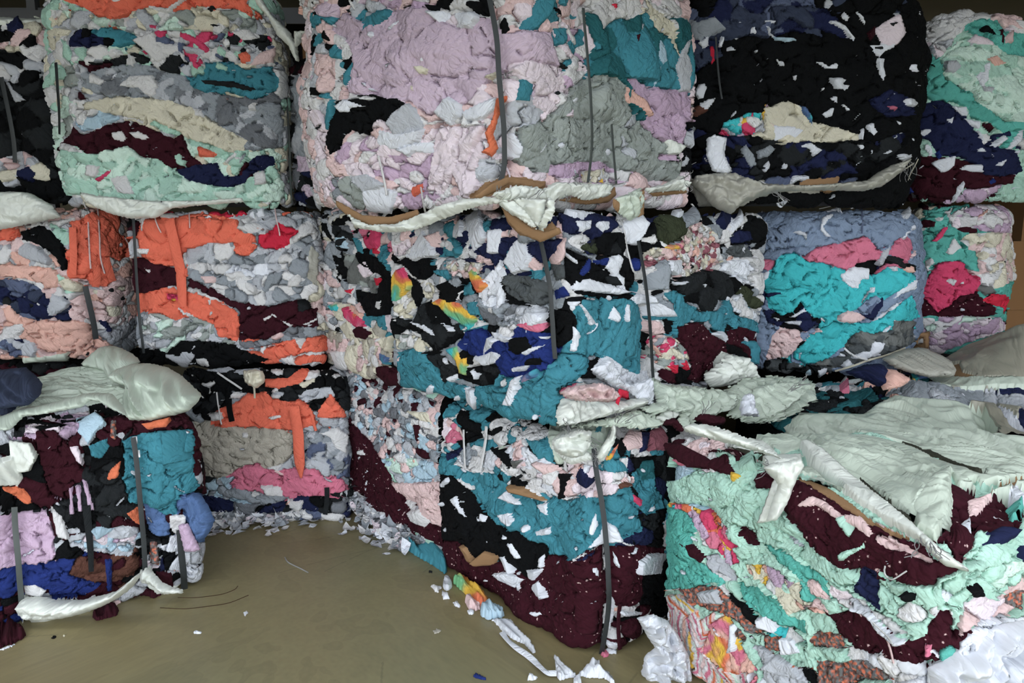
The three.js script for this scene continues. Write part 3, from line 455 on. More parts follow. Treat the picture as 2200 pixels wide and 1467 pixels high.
const bD3 = new Bale({ label: 'tall mint, grey and burgundy bale on the top tier at left', plan: [W(122, 250, 3.98), W(160, 250, 3.86), W(606, 250, 3.82), W(622, 250, 4.15)], back: [[-1.2, -4.85], [-2.3, -4.9]], low: 1.61, high: 2.64, fill: 'mint lightgrey offwhite cream', step: 0.0075, bulge: 0.04 });
bD3.view(1).X('cream palemint offwhite lightgrey stone cream', [330, 60, 560, 70, 620, 100, 720, 115, 880, 60, 1100, 75, 1500, 60, 1620, 100, 1800, 200, 1800, 400, 1500, 400, 1300, 260, 1000, 200, 900, 230, 740, 190, 640, 190, 480, 180, 330, 180])
  .L('coral', [380, -80, 400, 0, 460, 20, 560, 60, 610, 100, 700, 122, 800, 105, 870, 55, 1000, 50, 1100, 75, 1250, 40, 1400, 45, 1530, 55, 1600, 112, 1612, 70, 1560, 20, 1640, -80]).L('teal', [640, 175, 740, 170, 830, 200, 890, 235, 870, 270, 740, 300, 640, 270, 610, 220]).X('navy navy slate black', [470, 200, 540, 180, 600, 220, 740, 250, 730, 280, 660, 310, 560, 290, 450, 300, 440, 260], { s: 0.026 })
  .X('palemint offwhite mint', [460, 310, 640, 290, 800, 300, 820, 340, 700, 370, 560, 380, 480, 350]).L('charcoal', [520, 350, 600, 400, 840, 340, 960, 350, 1000, 390, 900, 420, 700, 440, 520, 440, 480, 380])
  .X('offwhite lightgrey charcoal hotpink lightgrey mint slate offwhite', [900, 200, 1200, 190, 1740, 230, 1760, 420, 1500, 400, 1380, 440, 1280, 480, 1150, 480, 1080, 440, 900, 330, 860, 280], { s: 0.026 }).L('burgundy', [560, 420, 720, 390, 700, 460, 560, 470])
  .L('grey lightgrey grey midgrey', [520, 470, 700, 430, 850, 400, 1000, 430, 1100, 460, 1200, 500, 1240, 560, 1600, 640, 1740, 560, 1790, 640, 1810, 950, 1560, 960, 1560, 880, 1400, 800, 1250, 700, 1080, 640, 800, 640, 600, 590, 520, 540], { s: 0.036 })
  .L('teal', [1180, 490, 1300, 480, 1320, 400, 1480, 395, 1560, 440, 1740, 420, 1780, 520, 1760, 580, 1630, 640, 1480, 590, 1320, 590, 1220, 550]).L('burgundy', [490, 570, 610, 630, 480, 640])
  .L('cream', [540, 670, 740, 610, 1080, 640, 1250, 700, 1400, 800, 1580, 900, 1560, 960, 1440, 960, 1300, 930, 1200, 880, 1160, 860, 1000, 780, 900, 760, 560, 700]).X('lightblue palemint lightblue offwhite', [440, 690, 620, 700, 780, 750, 680, 800, 520, 840, 450, 770]).X('mint palemint', [980, 760, 1190, 870, 1260, 1000, 1200, 1000, 1140, 880, 960, 800])
  .X('mint palemint cream mint', [1200, 880, 1480, 970, 1810, 940, 1810, 1030, 1560, 1050, 1500, 1130, 1430, 1130, 1360, 1050, 1260, 1040])
  .L('burgundy', [380, 840, 460, 800, 520, 860, 720, 790, 850, 765, 980, 830, 1100, 880, 1160, 860, 1220, 1000, 1320, 1060, 1380, 1040, 1430, 1120, 1520, 1130, 1560, 1030, 1600, 1050, 1500, 1180, 1350, 1110, 1200, 1090, 1110, 1090, 1040, 1020, 900, 1000, 820, 930, 660, 980, 560, 985, 480, 930, 390, 910])
  .L('navy', [900, 980, 1040, 1020, 1130, 1080, 1250, 1050, 1360, 1060, 1440, 1130, 1540, 1120, 1580, 1040, 1640, 990, 1750, 1000, 1760, 1060, 1600, 1110, 1560, 1170, 1440, 1200, 1200, 1150, 1120, 1080])
  .L('mint palemint mint', [380, 950, 560, 990, 690, 960, 830, 940, 920, 1010, 1040, 1030, 1120, 1090, 1200, 1150, 1440, 1200, 1560, 1170, 1620, 1110, 1740, 1060, 1800, 1150, 1820, 1250, 1780, 1290, 1300, 1290, 950, 1290, 600, 1245, 370, 1240])
  .X('palemint lightgrey offwhite stone', [370, 420, 480, 400, 490, 640, 450, 830, 390, 900, 390, 1240, 320, 1230, 340, 880, 290, 740, 370, 680]).L('sheetwhite', [510, 1232, 620, 1250, 950, 1282, 1300, 1282, 1540, 1268, 1540, 1295, 1100, 1325, 1000, 1390, 830, 1390, 700, 1360, 540, 1280], { fold: 0.2 })
  .S('offwhite', [720, 10, 800, 40, 860, 20, 900, -10, 760, -10], [900, 30, 1000, 70, 1090, 80, 1180, 10, 1190, -5, 1150, 20, 1080, 55, 1000, 48, 930, 22], [860, 260, 990, 205, 1010, 270, 1140, 290, 1140, 330, 1010, 400, 930, 320], [820, 345, 870, 370, 860, 425, 810, 410], [1480, 200, 1590, 190, 1650, 250, 1560, 260], [830, 490, 980, 480, 1015, 540, 1000, 610, 960, 620, 880, 560, 770, 550], [590, 470, 680, 520, 640, 545, 590, 530], [725, 850, 780, 840, 820, 880, 790, 915, 740, 890], [845, 850, 890, 840, 960, 880, 930, 895, 870, 880], [1590, 680, 1640, 640, 1640, 710, 1600, 705], [700, 1130, 810, 1120, 870, 1240, 760, 1230], [1240, 690, 1290, 700, 1310, 750, 1250, 740], [1620, 1110, 1690, 1090, 1700, 1170, 1630, 1180], [560, 1050, 640, 1060, 620, 1130, 560, 1120])
  .S('lightgrey', [1480, 290, 1560, 300, 1530, 330, 1480, 320], [1180, 300, 1320, 320, 1300, 350, 1200, 340]).S('hotpink', [1150, 205, 1220, 225, 1300, 270, 1340, 320, 1320, 340, 1260, 290, 1160, 240], [1230, 390, 1280, 410, 1270, 445, 1235, 430], [970, 165, 1010, 160, 1000, 185, 970, 180], [630, 1150, 690, 1090, 720, 1080, 715, 1100, 650, 1160]).S('charcoal', [1060, 400, 1130, 360, 1150, 420, 1110, 470, 1030, 440], [1290, 515, 1480, 520, 1640, 570, 1600, 582, 1480, 557, 1320, 540], [1330, 50, 1370, 45, 1365, 80, 1335, 75])
  .S('blush', [1660, 340, 1750, 310, 1740, 400, 1600, 420, 1620, 380]).S('coral', [1530, 350, 1570, 330, 1610, 360, 1600, 400, 1550, 405], [1280, 940, 1400, 980, 1380, 1000, 1280, 1000]).S('mint', [1390, 400, 1460, 430, 1450, 455, 1390, 440], [1400, 290, 1450, 330, 1440, 370, 1390, 340], [1115, 985, 1160, 980, 1165, 1020, 1195, 1030, 1190, 1060, 1140, 1050])
  .L('cardboard', [1560, 20, 1640, 40, 1720, 110, 1770, 230, 1775, 430, 1745, 430, 1750, 240, 1690, 130, 1600, 60]).L('sheetwhite', [1600, -60, 1680, 20, 1740, 120, 1860, 210, 1860, 300, 1770, 230, 1720, 110, 1640, 30])
  .strap(9, [375, 400, 395, 700, 402, 860], 'strap').strip('thread', 'offwhite', 3, [548, 1290, 552, 1320]);

const bD2 = new Bale({ label: 'orange and burgundy bale on the second tier at left', plan: [W(288, 620, 3.86), W(690, 620, 3.8), W(704, 620, 4.1)], back: [[-1.12, -4.85], [-1.98, -4.85]], low: 0.815, high: 1.585, fill: 'lightgrey grey offwhite', step: 0.0074, bulge: 0.035 });
bD2.view(5).X('offwhite coral grey lightgrey', [1540, 70, 1700, 60, 2000, 130, 2000, 200, 1760, 190, 1640, 190, 1560, 170]).L('red', [880, 200, 1000, 170, 1020, 70, 1130, 60, 1250, 70, 1540, 60, 1560, 180, 1500, 200, 1240, 150, 1100, 170, 940, 210]).L('coral', [1440, 80, 1540, 70, 1560, 130, 1500, 200, 1440, 160]).X('burgundy black grey', [750, 190, 870, 190, 860, 330, 770, 330])
  .L('coral', [860, 220, 1100, 180, 1300, 170, 1520, 220, 1530, 280, 1640, 320, 1640, 400, 1580, 450, 1500, 440, 1490, 360, 1330, 360, 1230, 400, 1170, 400, 1150, 500, 1040, 520, 960, 480, 880, 460], { s: 0.058 }).L('red', [1640, 310, 1740, 280, 1770, 230, 1940, 290, 1850, 330, 1860, 390, 1780, 410, 1660, 390])
  .X('grey lightgrey offwhite lightgrey grey', [1180, 400, 1490, 360, 1510, 440, 1620, 450, 1800, 400, 1990, 300, 2040, 680, 1850, 720, 1720, 760, 1500, 740, 1420, 690, 1330, 640, 1200, 560]).X('offwhite lightgrey white', [1330, 500, 1540, 500, 1850, 490, 1830, 540, 1600, 580, 1340, 560])
  .L('burgundy', [760, 490, 860, 450, 960, 490, 1130, 530, 1150, 640, 1050, 640, 900, 660, 880, 690, 840, 660, 820, 600, 770, 570]).L('burgundy', [1190, 570, 1280, 620, 1400, 690, 1500, 740, 1720, 770, 2030, 690, 2030, 880, 1900, 930, 1720, 980, 1530, 980, 1500, 880, 1540, 800, 1430, 740, 1260, 660, 1200, 640])
  .L('charcoal', [1890, 720, 2020, 690, 2020, 790, 1900, 800]).L('coral', [780, 720, 830, 660, 900, 690, 1050, 650, 1150, 660, 1250, 680, 1400, 740, 1520, 800, 1530, 880, 1520, 990, 1400, 960, 1360, 880, 1260, 830, 1100, 860, 1000, 820, 900, 800, 860, 840, 800, 840], { s: 0.054 })
  .X('offwhite hotpink turquoise yellow', [1060, 680, 1150, 690, 1140, 735, 1070, 730], { s: 0.015 }).X('lightgrey stone offwhite lightgrey palemint', [880, 820, 1050, 810, 1110, 860, 1250, 830, 1350, 880, 1380, 960, 1520, 1000, 1500, 1020, 1250, 1000, 1160, 990, 1080, 1060, 980, 1040, 890, 950], { a: 3, ang: 0.3, s: 0.028 })
  .L('black', [880, 1040, 1060, 1060, 1150, 990, 1270, 985, 1480, 1010, 1560, 1060, 1680, 1080, 1800, 1100, 1450, 1160, 1300, 1190, 1190, 1200, 1060, 1160, 900, 1140]).X('grey lightgrey midgrey', [1520, 990, 1700, 980, 1860, 900, 2050, 900, 2100, 950, 1880, 980, 1700, 1020, 1560, 1045]).L('coral', [1540, 1050, 1680, 1070, 1700, 1020, 1870, 980, 2100, 950, 2100, 1050, 1960, 1060, 1790, 1100, 1700, 1090])
  .X('cream offwhite blush', [2030, 500, 2090, 500, 2090, 920, 2030, 920]).L('greysheet', [1980, 380, 2030, 430, 2030, 640, 1960, 590], { fold: 1.4 }).L('sheetwhite', [1310, 1185, 1460, 1155, 1900, 1090, 2080, 1070, 2080, 1110, 1600, 1165, 1400, 1195])
  .S('offwhite', [880, 400, 980, 395, 940, 435, 885, 430], [1040, 210, 1100, 180, 1150, 185, 1090, 215], [1520, 260, 1600, 245, 1700, 260, 1690, 310, 1600, 300], [1740, 810, 1765, 815, 1795, 842, 1770, 838], [1800, 855, 1880, 885, 1860, 895, 1820, 875], [1940, 880, 2020, 835, 2020, 852, 1960, 885], [1680, 848, 1740, 815, 1745, 830, 1700, 857], [915, 525, 970, 540, 955, 552], [1150, 770, 1172, 820, 1190, 815], [1190, 795, 1240, 825, 1180, 830], [1890, 970, 1950, 965, 1955, 1030, 1920, 1040], [1240, 1095, 1330, 1100, 1350, 1125, 1260, 1140], [880, 230, 925, 225, 900, 280, 880, 290], [1220, 650, 1260, 660, 1240, 690], [1330, 720, 1360, 730, 1350, 760, 1335, 750], [1340, 800, 1360, 805, 1350, 825], [1560, 600, 1640, 640, 1640, 680, 1580, 660], [1850, 600, 1920, 540, 1930, 600, 1900, 640, 1840, 640], [1440, 560, 1540, 540, 1580, 580, 1480, 590])
  .S('white', [1560, 90, 1640, 70, 1700, 150, 1690, 195, 1610, 190, 1560, 140]).S('lightgrey', [1170, 1050, 1250, 1070, 1240, 1100, 1190, 1150, 1070, 1090, 1060, 1070, 1150, 1080]).S('blush', [1740, 960, 1800, 930, 1810, 960, 1760, 980], [1290, 570, 1380, 580, 1390, 610, 1320, 620])
  .strap(6, [862, 210, 880, 520, 900, 860, 930, 1060], 'strap').strip('thread', 'blush', 2.6, [990, 180, 1010, 230, 1040, 300]).strip('thread', 'blush', 2.6, [1760, 170, 1780, 250, 1800, 320]).strip('thread', 'blush', 2, [1215, 190, 1230, 240, 1225, 270])
  .strip('sleeve', 'coral', 19, [1112, 230, 1140, 330, 1152, 480, 1172, 640, 1190, 765], { curl: 0.5, off: 0.03, taper: (t) => 0.85 + 0.35 * Math.sin(t * 3) }).strip('sleeve', 'coral', 13, [1090, 240, 1120, 320, 1140, 420], { curl: 0.4, off: 0.03 });

const bD1 = new Bale({ label: 'floor bale at back left with orange, beige and pink cloths', plan: [W(396, 960, 3.78), W(742, 960, 3.74), W(752, 960, 3.95)], back: [[-0.98, -4.8], [-1.75, -4.8]], low: 0.005, high: 0.795, fill: 'grey lightgrey charcoal', step: 0.0074, bulge: 0.035 });
bD1.view(10).X('black black black offwhite charcoal', [-20, 20, 300, 60, 640, 0, 800, 40, 880, 260, 780, 220, 700, 260, 420, 180, 240, 140, 220, 300, 60, 300, -20, 150]).X('grey lightgrey charcoal', [420, 150, 600, 140, 760, 120, 780, 180, 640, 200, 500, 180])
  .L('coral', [-20, 330, 60, 270, 240, 220, 330, 160, 420, 150, 460, 190, 570, 200, 640, 220, 680, 280, 680, 330, 570, 345, 400, 350, 290, 330, 150, 340, -20, 350], { s: 0.054 }).L('coral', [690, 250, 760, 160, 840, 260, 840, 285, 690, 290]).X('grey teal pink lightgrey', [680, 290, 860, 290, 860, 330, 720, 340])
  .L('beige', [-20, 340, 150, 340, 290, 335, 480, 345, 570, 370, 560, 470, 520, 520, 420, 560, 370, 530, 280, 560, 230, 590, 60, 600, -20, 540], { s: 0.036 }).L('grey lightgrey grey slate', [640, 370, 740, 340, 870, 400, 870, 600, 760, 590, 700, 570, 600, 530, 600, 420])
  .L('pink', [140, 660, 260, 560, 300, 540, 370, 525, 430, 570, 560, 550, 700, 550, 720, 590, 820, 610, 870, 660, 700, 690, 560, 710, 440, 690, 330, 660]).X('grey lightgrey offwhite lightblue', [40, 650, 180, 600, 260, 600, 200, 650, 330, 670, 450, 710, 480, 740, 380, 750, 250, 740, 140, 700, 40, 690])
  .X('black charcoal navy midgrey', [60, 700, 180, 720, 300, 740, 480, 740, 620, 700, 860, 700, 860, 820, 480, 790, 350, 800, 200, 800, 60, 770], { s: 0.045 }).X('offwhite lightgrey slate', [60, 790, 420, 800, 580, 770, 860, 800, 860, 880, 420, 880, 60, 880])
  .S('offwhite', [690, 370, 800, 340, 840, 380, 830, 470, 780, 440, 750, 380], [400, 640, 500, 650, 510, 700, 430, 690], [420, 550, 510, 530, 480, 560], [295, 365, 325, 362, 325, 390, 300, 388], [445, 280, 530, 262, 530, 275, 460, 292], [120, 270, 180, 260, 190, 290, 140, 305], [530, 720, 620, 720, 600, 770, 540, 760], [160, 800, 200, 775, 215, 800, 200, 825, 165, 825], [250, 150, 310, 160, 280, 185, 240, 180])
  .S('cream', [310, 60, 360, 40, 410, 60, 410, 100, 370, 130, 320, 100], [590, 110, 680, 80, 680, 100, 620, 130]).S('coral', [420, 90, 540, 80, 640, 10, 650, 60, 600, 110, 500, 130, 420, 120])
  .strip('cloth_strip', 'black', 12, [236, 150, 230, 220, 244, 300]).strip('thread', 'offwhite', 3, [165, 150, 180, 230, 192, 320]).strip('thread', 'cream', 4, [366, 110, 370, 180]).strip('thread', 'offwhite', 4, [300, 130, 170, 60]).strip('loose_strap_end', 'charcoal', 10, [742, 645, 742, 710, 738, 785], { off: 0.02 })
  .strip('sleeve', 'coral', 23, [580, 210, 598, 330, 606, 440, 614, 592], { curl: 0.5, off: 0.035, taper: (t) => t < 0.8 ? 1 : 1 - (t - 0.8) * 4 }).strip('sleeve', 'coral', 12, [560, 210, 580, 290, 590, 350], { curl: 0.4, off: 0.03 }).strip('cloth_strip', 'coral', 6, [655, 230, 670, 290, 680, 350]);

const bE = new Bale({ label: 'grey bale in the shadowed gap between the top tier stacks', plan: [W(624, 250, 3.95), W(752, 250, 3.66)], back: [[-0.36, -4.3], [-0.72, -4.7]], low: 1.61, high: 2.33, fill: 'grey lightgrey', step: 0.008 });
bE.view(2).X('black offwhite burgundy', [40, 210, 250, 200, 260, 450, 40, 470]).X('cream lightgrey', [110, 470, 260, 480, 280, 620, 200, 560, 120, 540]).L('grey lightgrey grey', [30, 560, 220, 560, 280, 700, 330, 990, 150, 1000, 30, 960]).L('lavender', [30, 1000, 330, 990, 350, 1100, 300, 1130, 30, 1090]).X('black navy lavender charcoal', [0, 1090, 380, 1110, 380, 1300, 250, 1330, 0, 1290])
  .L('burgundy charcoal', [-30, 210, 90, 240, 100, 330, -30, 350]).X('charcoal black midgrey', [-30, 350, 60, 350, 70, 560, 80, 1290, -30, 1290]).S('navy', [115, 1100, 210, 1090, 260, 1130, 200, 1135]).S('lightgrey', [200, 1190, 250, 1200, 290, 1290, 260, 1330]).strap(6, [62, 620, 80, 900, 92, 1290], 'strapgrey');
// the bale that carries the peach and navy one; only its dark top edge shows between the sheets
const bS = new Bale({ label: 'dark floor bale under the peach and navy bale, mostly hidden', plan: [W(-90, 780, 4.0), W(275, 780, 4.05)], back: [[-2.2, -4.9], [-2.95, -4.9]], low: 0.005, high: 0.79, fill: 'black charcoal burgundy', step: 0.014 });
// ---------- the stack in the middle ----------
const bF3 = new Bale({ label: 'lavender and pink bale on the top tier above the centre', plan: [W(668, 250, 3.3), W(694, 250, 3.12), W(1085, 250, 2.72), W(1478, 250, 3.3)], back: [[0.25, -4.1], [-0.4, -3.98]], low: 1.61, high: 2.5, fill: 'palepink offwhite blush', step: 0.0058, bulge: 0.04 });
bF3.view(2).X('offwhite lavender black blush teal lightgrey', [200, 80, 340, -40, 620, -40, 700, 60, 540, 160, 500, 260, 480, 400, 420, 640, 200, 620, 200, 350]).X('black offwhite lavender blush lilac', [480, -40, 1340, -40, 1340, 90, 1180, 60, 960, 60, 720, 50])
  .X('offwhite black teal blush palepink', [1360, -40, 1950, -40, 1900, 300, 1840, 230, 1640, 200, 1440, 215, 1400, 120])
  .L('lavender', [300, 180, 420, 80, 560, 160, 520, 210, 700, 100, 720, 60, 960, 70, 1060, 150, 1180, 190, 1260, 100, 1340, 100, 1400, 180, 1440, 220, 1640, 200, 1820, 220, 1840, 300, 1880, 390, 1800, 440, 1700, 400, 1560, 400, 1450, 440, 1350, 500, 1260, 560, 1230, 640, 1180, 670, 1060, 640, 960, 740, 900, 700, 830, 640, 640, 620, 480, 600, 420, 580, 440, 470, 500, 440, 490, 350, 420, 250], { s: 0.058, a: 1.3 })
  .L('blush', [230, 340, 340, 350, 370, 400, 360, 580, 270, 600, 230, 450], { s: 0.04, fine: 1.6 }).X('offwhite lightgrey', [240, 620, 340, 630, 340, 720, 310, 830, 270, 760]).L('black', [300, 870, 350, 760, 360, 650, 470, 630, 620, 640, 720, 630, 830, 660, 760, 690, 700, 780, 620, 760, 570, 830, 450, 830, 400, 900, 380, 1000, 310, 1000])
  .X('palepink offwhite palepink blush lilac', [300, 1010, 400, 940, 470, 830, 560, 850, 640, 900, 900, 900, 1000, 780, 1100, 800, 1180, 770, 1300, 760, 1380, 900, 1400, 960, 1330, 1000, 1260, 1150, 1240, 1240, 1160, 1260, 1050, 1240, 940, 1240, 760, 1200, 700, 1210, 540, 1130, 420, 1110, 330, 1150], { s: 0.038, a: 2.2 })
  .L('palepink', [990, 790, 1100, 810, 1300, 800, 1350, 960, 1270, 1100, 1240, 1245, 1150, 1260, 1120, 1100, 1060, 1240, 940, 1240, 980, 1000], { ang: 1.45, a: 4, s: 0.036, fine: 1.3 })
  .L('orange', [1370, 630, 1470, 600, 1460, 640, 1410, 660, 1400, 760, 1360, 860, 1390, 950, 1360, 990, 1300, 970, 1340, 930, 1320, 850, 1370, 740]).L('stone', [360, 1180, 420, 1120, 520, 1200, 560, 1300, 520, 1380, 420, 1290]).X('lavender grey palepink', [310, 1150, 380, 1120, 400, 1240, 520, 1370, 480, 1370, 360, 1290])
  .X('offwhite lilac palepink', [700, 1240, 1000, 1220, 1060, 1270, 940, 1320, 700, 1370]).X('offwhite palepink lightgrey', [1430, 470, 1560, 500, 1600, 540, 1860, 500, 1880, 600, 1700, 760, 1600, 800, 1500, 830, 1540, 940, 1540, 1000, 1440, 1010, 1330, 990, 1400, 760, 1460, 660, 1440, 560]).X('palepink offwhite palepink', [1460, 400, 1600, 390, 1760, 420, 1900, 420, 1900, 560, 1840, 640, 1720, 740, 1620, 660, 1620, 540, 1460, 470], { s: 0.045 })
  .X('offwhite lightgrey', [1270, 1010, 1450, 1020, 1450, 1110, 1260, 1190]).L('stone', [1520, 840, 1640, 790, 1720, 760, 1860, 640, 1880, 560, 1960, 480, 2040, 450, 2100, 500, 2200, 500, 2200, 1020, 2100, 1060, 1900, 1150, 1800, 1100, 1640, 1110, 1500, 1010, 1560, 960])
  .view(3).X('lilac palepink offwhite teal', [-40, 180, 180, 180, 220, 460, 180, 560, 60, 560, -40, 300]).L('stone', [100, 560, 190, 520, 240, 480, 300, 470, 380, 500, 450, 560, 440, 650, 520, 740, 540, 800, 620, 870, 740, 980, 800, 1040, 790, 1140, 720, 1140, 600, 1080, 560, 1180, 420, 1210, 360, 1130, 340, 1040, 180, 1040, 100, 1000, 50, 900])
  .L('lilac', [410, 510, 480, 480, 520, 530, 600, 590, 760, 560, 850, 600, 850, 700, 830, 900, 830, 990, 740, 960, 640, 890, 540, 800, 560, 720, 460, 570]).L('lilac', [-60, 1060, 180, 1040, 340, 1040, 400, 1100, 150, 1110, 60, 1150, -60, 1130]).L('lilac', [600, 1000, 740, 990, 780, 1040, 640, 1030])
  .L('deepteal teal teal', [190, 400, 240, 300, 210, 180, 180, 60, 330, 130, 480, 110, 520, 50, 700, 100, 840, 140, 860, 280, 850, 580, 600, 560, 480, 500, 330, 480, 240, 440], { ang: 1.3, s: 0.050 }).L('offwhite', [200, -20, 520, -20, 535, 80, 450, 130, 380, 100, 290, 200, 250, 80]).L('cream', [550, -20, 620, 60, 720, 130, 760, 240, 770, 360, 750, 340, 700, 230, 620, 200, 590, 120], { ang: 1 })
  .X('lightgrey offwhite stone', [430, 800, 500, 700, 530, 720, 500, 800, 440, 850, 510, 960, 500, 1030, 420, 980, 410, 880]).X('yellow offwhite cream', [150, 1100, 330, 1080, 340, 1180, 180, 1180], { s: 0.02, ang: 1.5 }).L('greysheet', [340, 1125, 560, 1040, 600, 1050, 800, 1130, 850, 1180, 700, 1190, 400, 1250]).X('navy lightgrey black', [790, 780, 900, 780, 900, 1100, 800, 1100])
  .view(2).L('cardboard', [340, 1290, 380, 1310, 500, 1390, 620, 1412, 800, 1392, 900, 1350, 1000, 1320, 960, 1375, 800, 1425, 620, 1457, 440, 1410, 340, 1340]).L('cardboard', [1190, 1270, 1320, 1160, 1460, 1110, 1600, 1140, 1700, 1160, 1690, 1210, 1480, 1215, 1300, 1270]).L('cardboard', [1700, 1200, 2160, 1170, 2160, 1250, 1900, 1275, 1720, 1260])
  .S('orange', [1370, 630, 1470, 600, 1460, 640, 1410, 660, 1400, 760, 1360, 860, 1395, 950, 1360, 992, 1300, 970, 1345, 935, 1320, 850, 1370, 740]).S('black', [960, 40, 1050, 50, 1040, 70, 980, 70], [1150, 0, 1280, 20, 1280, 70, 1200, 40], [1410, 150, 1440, 110, 1480, 190, 1430, 210], [1740, 50, 1810, 70, 1800, 105], [270, 210, 300, 190, 330, 260, 300, 250]).S('teal', [520, 190, 560, 110, 640, 75, 710, 65, 700, 110, 640, 160, 560, 205], [1530, 190, 1560, 130, 1640, 0, 1740, 0, 1720, 80, 1640, 190], [330, 320, 370, 280, 410, 330, 400, 375, 350, 370], [430, 470, 480, 400, 470, 470, 430, 540], [330, 660, 350, 640, 345, 740, 310, 830, 300, 770], [1510, 640, 1540, 510, 1610, 510, 1600, 650])
  .S('white', [960, 80, 1110, 75, 1100, 120, 1040, 155, 990, 110], [1110, 80, 1240, 80, 1270, 110, 1230, 180, 1160, 180, 1130, 120], [985, 215, 1010, 215, 980, 310, 940, 390, 920, 395, 950, 310], [375, 680, 430, 640, 560, 680, 460, 690, 450, 720, 400, 715], [620, 900, 640, 830, 760, 860, 930, 830, 900, 900, 760, 960, 650, 950], [780, 960, 880, 920, 990, 900, 980, 980, 880, 970, 840, 1000], [980, 720, 1060, 640, 1100, 625, 1160, 660, 1160, 740, 1100, 800, 1040, 760], [1160, 720, 1240, 680, 1380, 620, 1370, 700, 1310, 760, 1200, 770], [540, 1230, 660, 1190, 760, 1230, 740, 1300, 700, 1360, 590, 1390, 560, 1310], [1440, 860, 1500, 850, 1550, 950, 1530, 1010, 1440, 1010], [600, 210, 620, 205, 625, 235, 600, 240])
  .S('lightgrey', [700, 790, 740, 730, 830, 660, 880, 700, 930, 790, 920, 830, 740, 860], [440, 1130, 560, 1110, 690, 1180, 640, 1210, 540, 1220]).S('cream', [870, 430, 910, 420, 970, 450, 940, 480, 900, 470], [845, 545, 865, 555, 855, 585], [1320, 490, 1380, 450, 1400, 470, 1340, 500]).S('coral', [850, 1200, 920, 1180, 910, 1230, 850, 1275]).S('umber', [770, 1330, 810, 1310, 840, 1340, 780, 1360])
  .S('palepink', [1480, 440, 1560, 400, 1660, 400, 1640, 460, 1560, 500], [1820, 740, 1880, 700, 1900, 690, 1880, 750])
  .view(3).S('peach', [440, 560, 540, 650, 570, 750, 500, 690, 430, 650]).S('red', [340, 30, 360, 25, 355, 60]).S('lightgrey', [740, 430, 800, 280, 830, 260, 810, 350, 840, 430, 830, 590, 780, 590, 760, 480], [540, 340, 580, 370, 580, 410, 550, 420]).S('lightblue', [640, 260, 670, 300, 680, 390, 650, 420, 620, 360], [610, 470, 640, 420, 620, 520, 600, 560]).S('burgundy', [490, 230, 510, 220, 510, 280, 490, 270]).S('sheetwhite', [650, 880, 700, 900, 775, 940, 740, 990, 700, 990, 690, 940])
  .view(2).S('sheetwhite', [1720, 1185, 1880, 1165, 2100, 1185, 2110, 1240, 1900, 1230, 1740, 1215]).strap(11, [1335, -40, 1390, 200, 1402, 500, 1432, 800, 1442, 1050, 1425, 1130, 1398, 1210], 'strap').view(3).strap(7, [140, 60, 190, 600, 200, 960, 172, 1180], 'strapgrey').strap(6, [325, 800, 335, 950, 352, 1190], 'strapgrey')
  .view(2).strip('thread', 'offwhite', 5, [650, 1000, 680, 1120, 720, 1250]).strip('thread', 'offwhite', 4, [925, 1190, 930, 1300, 930, 1440]).strip('thread', 'palepink', 4, [1460, 1060, 1480, 1120, 1478, 1220]);

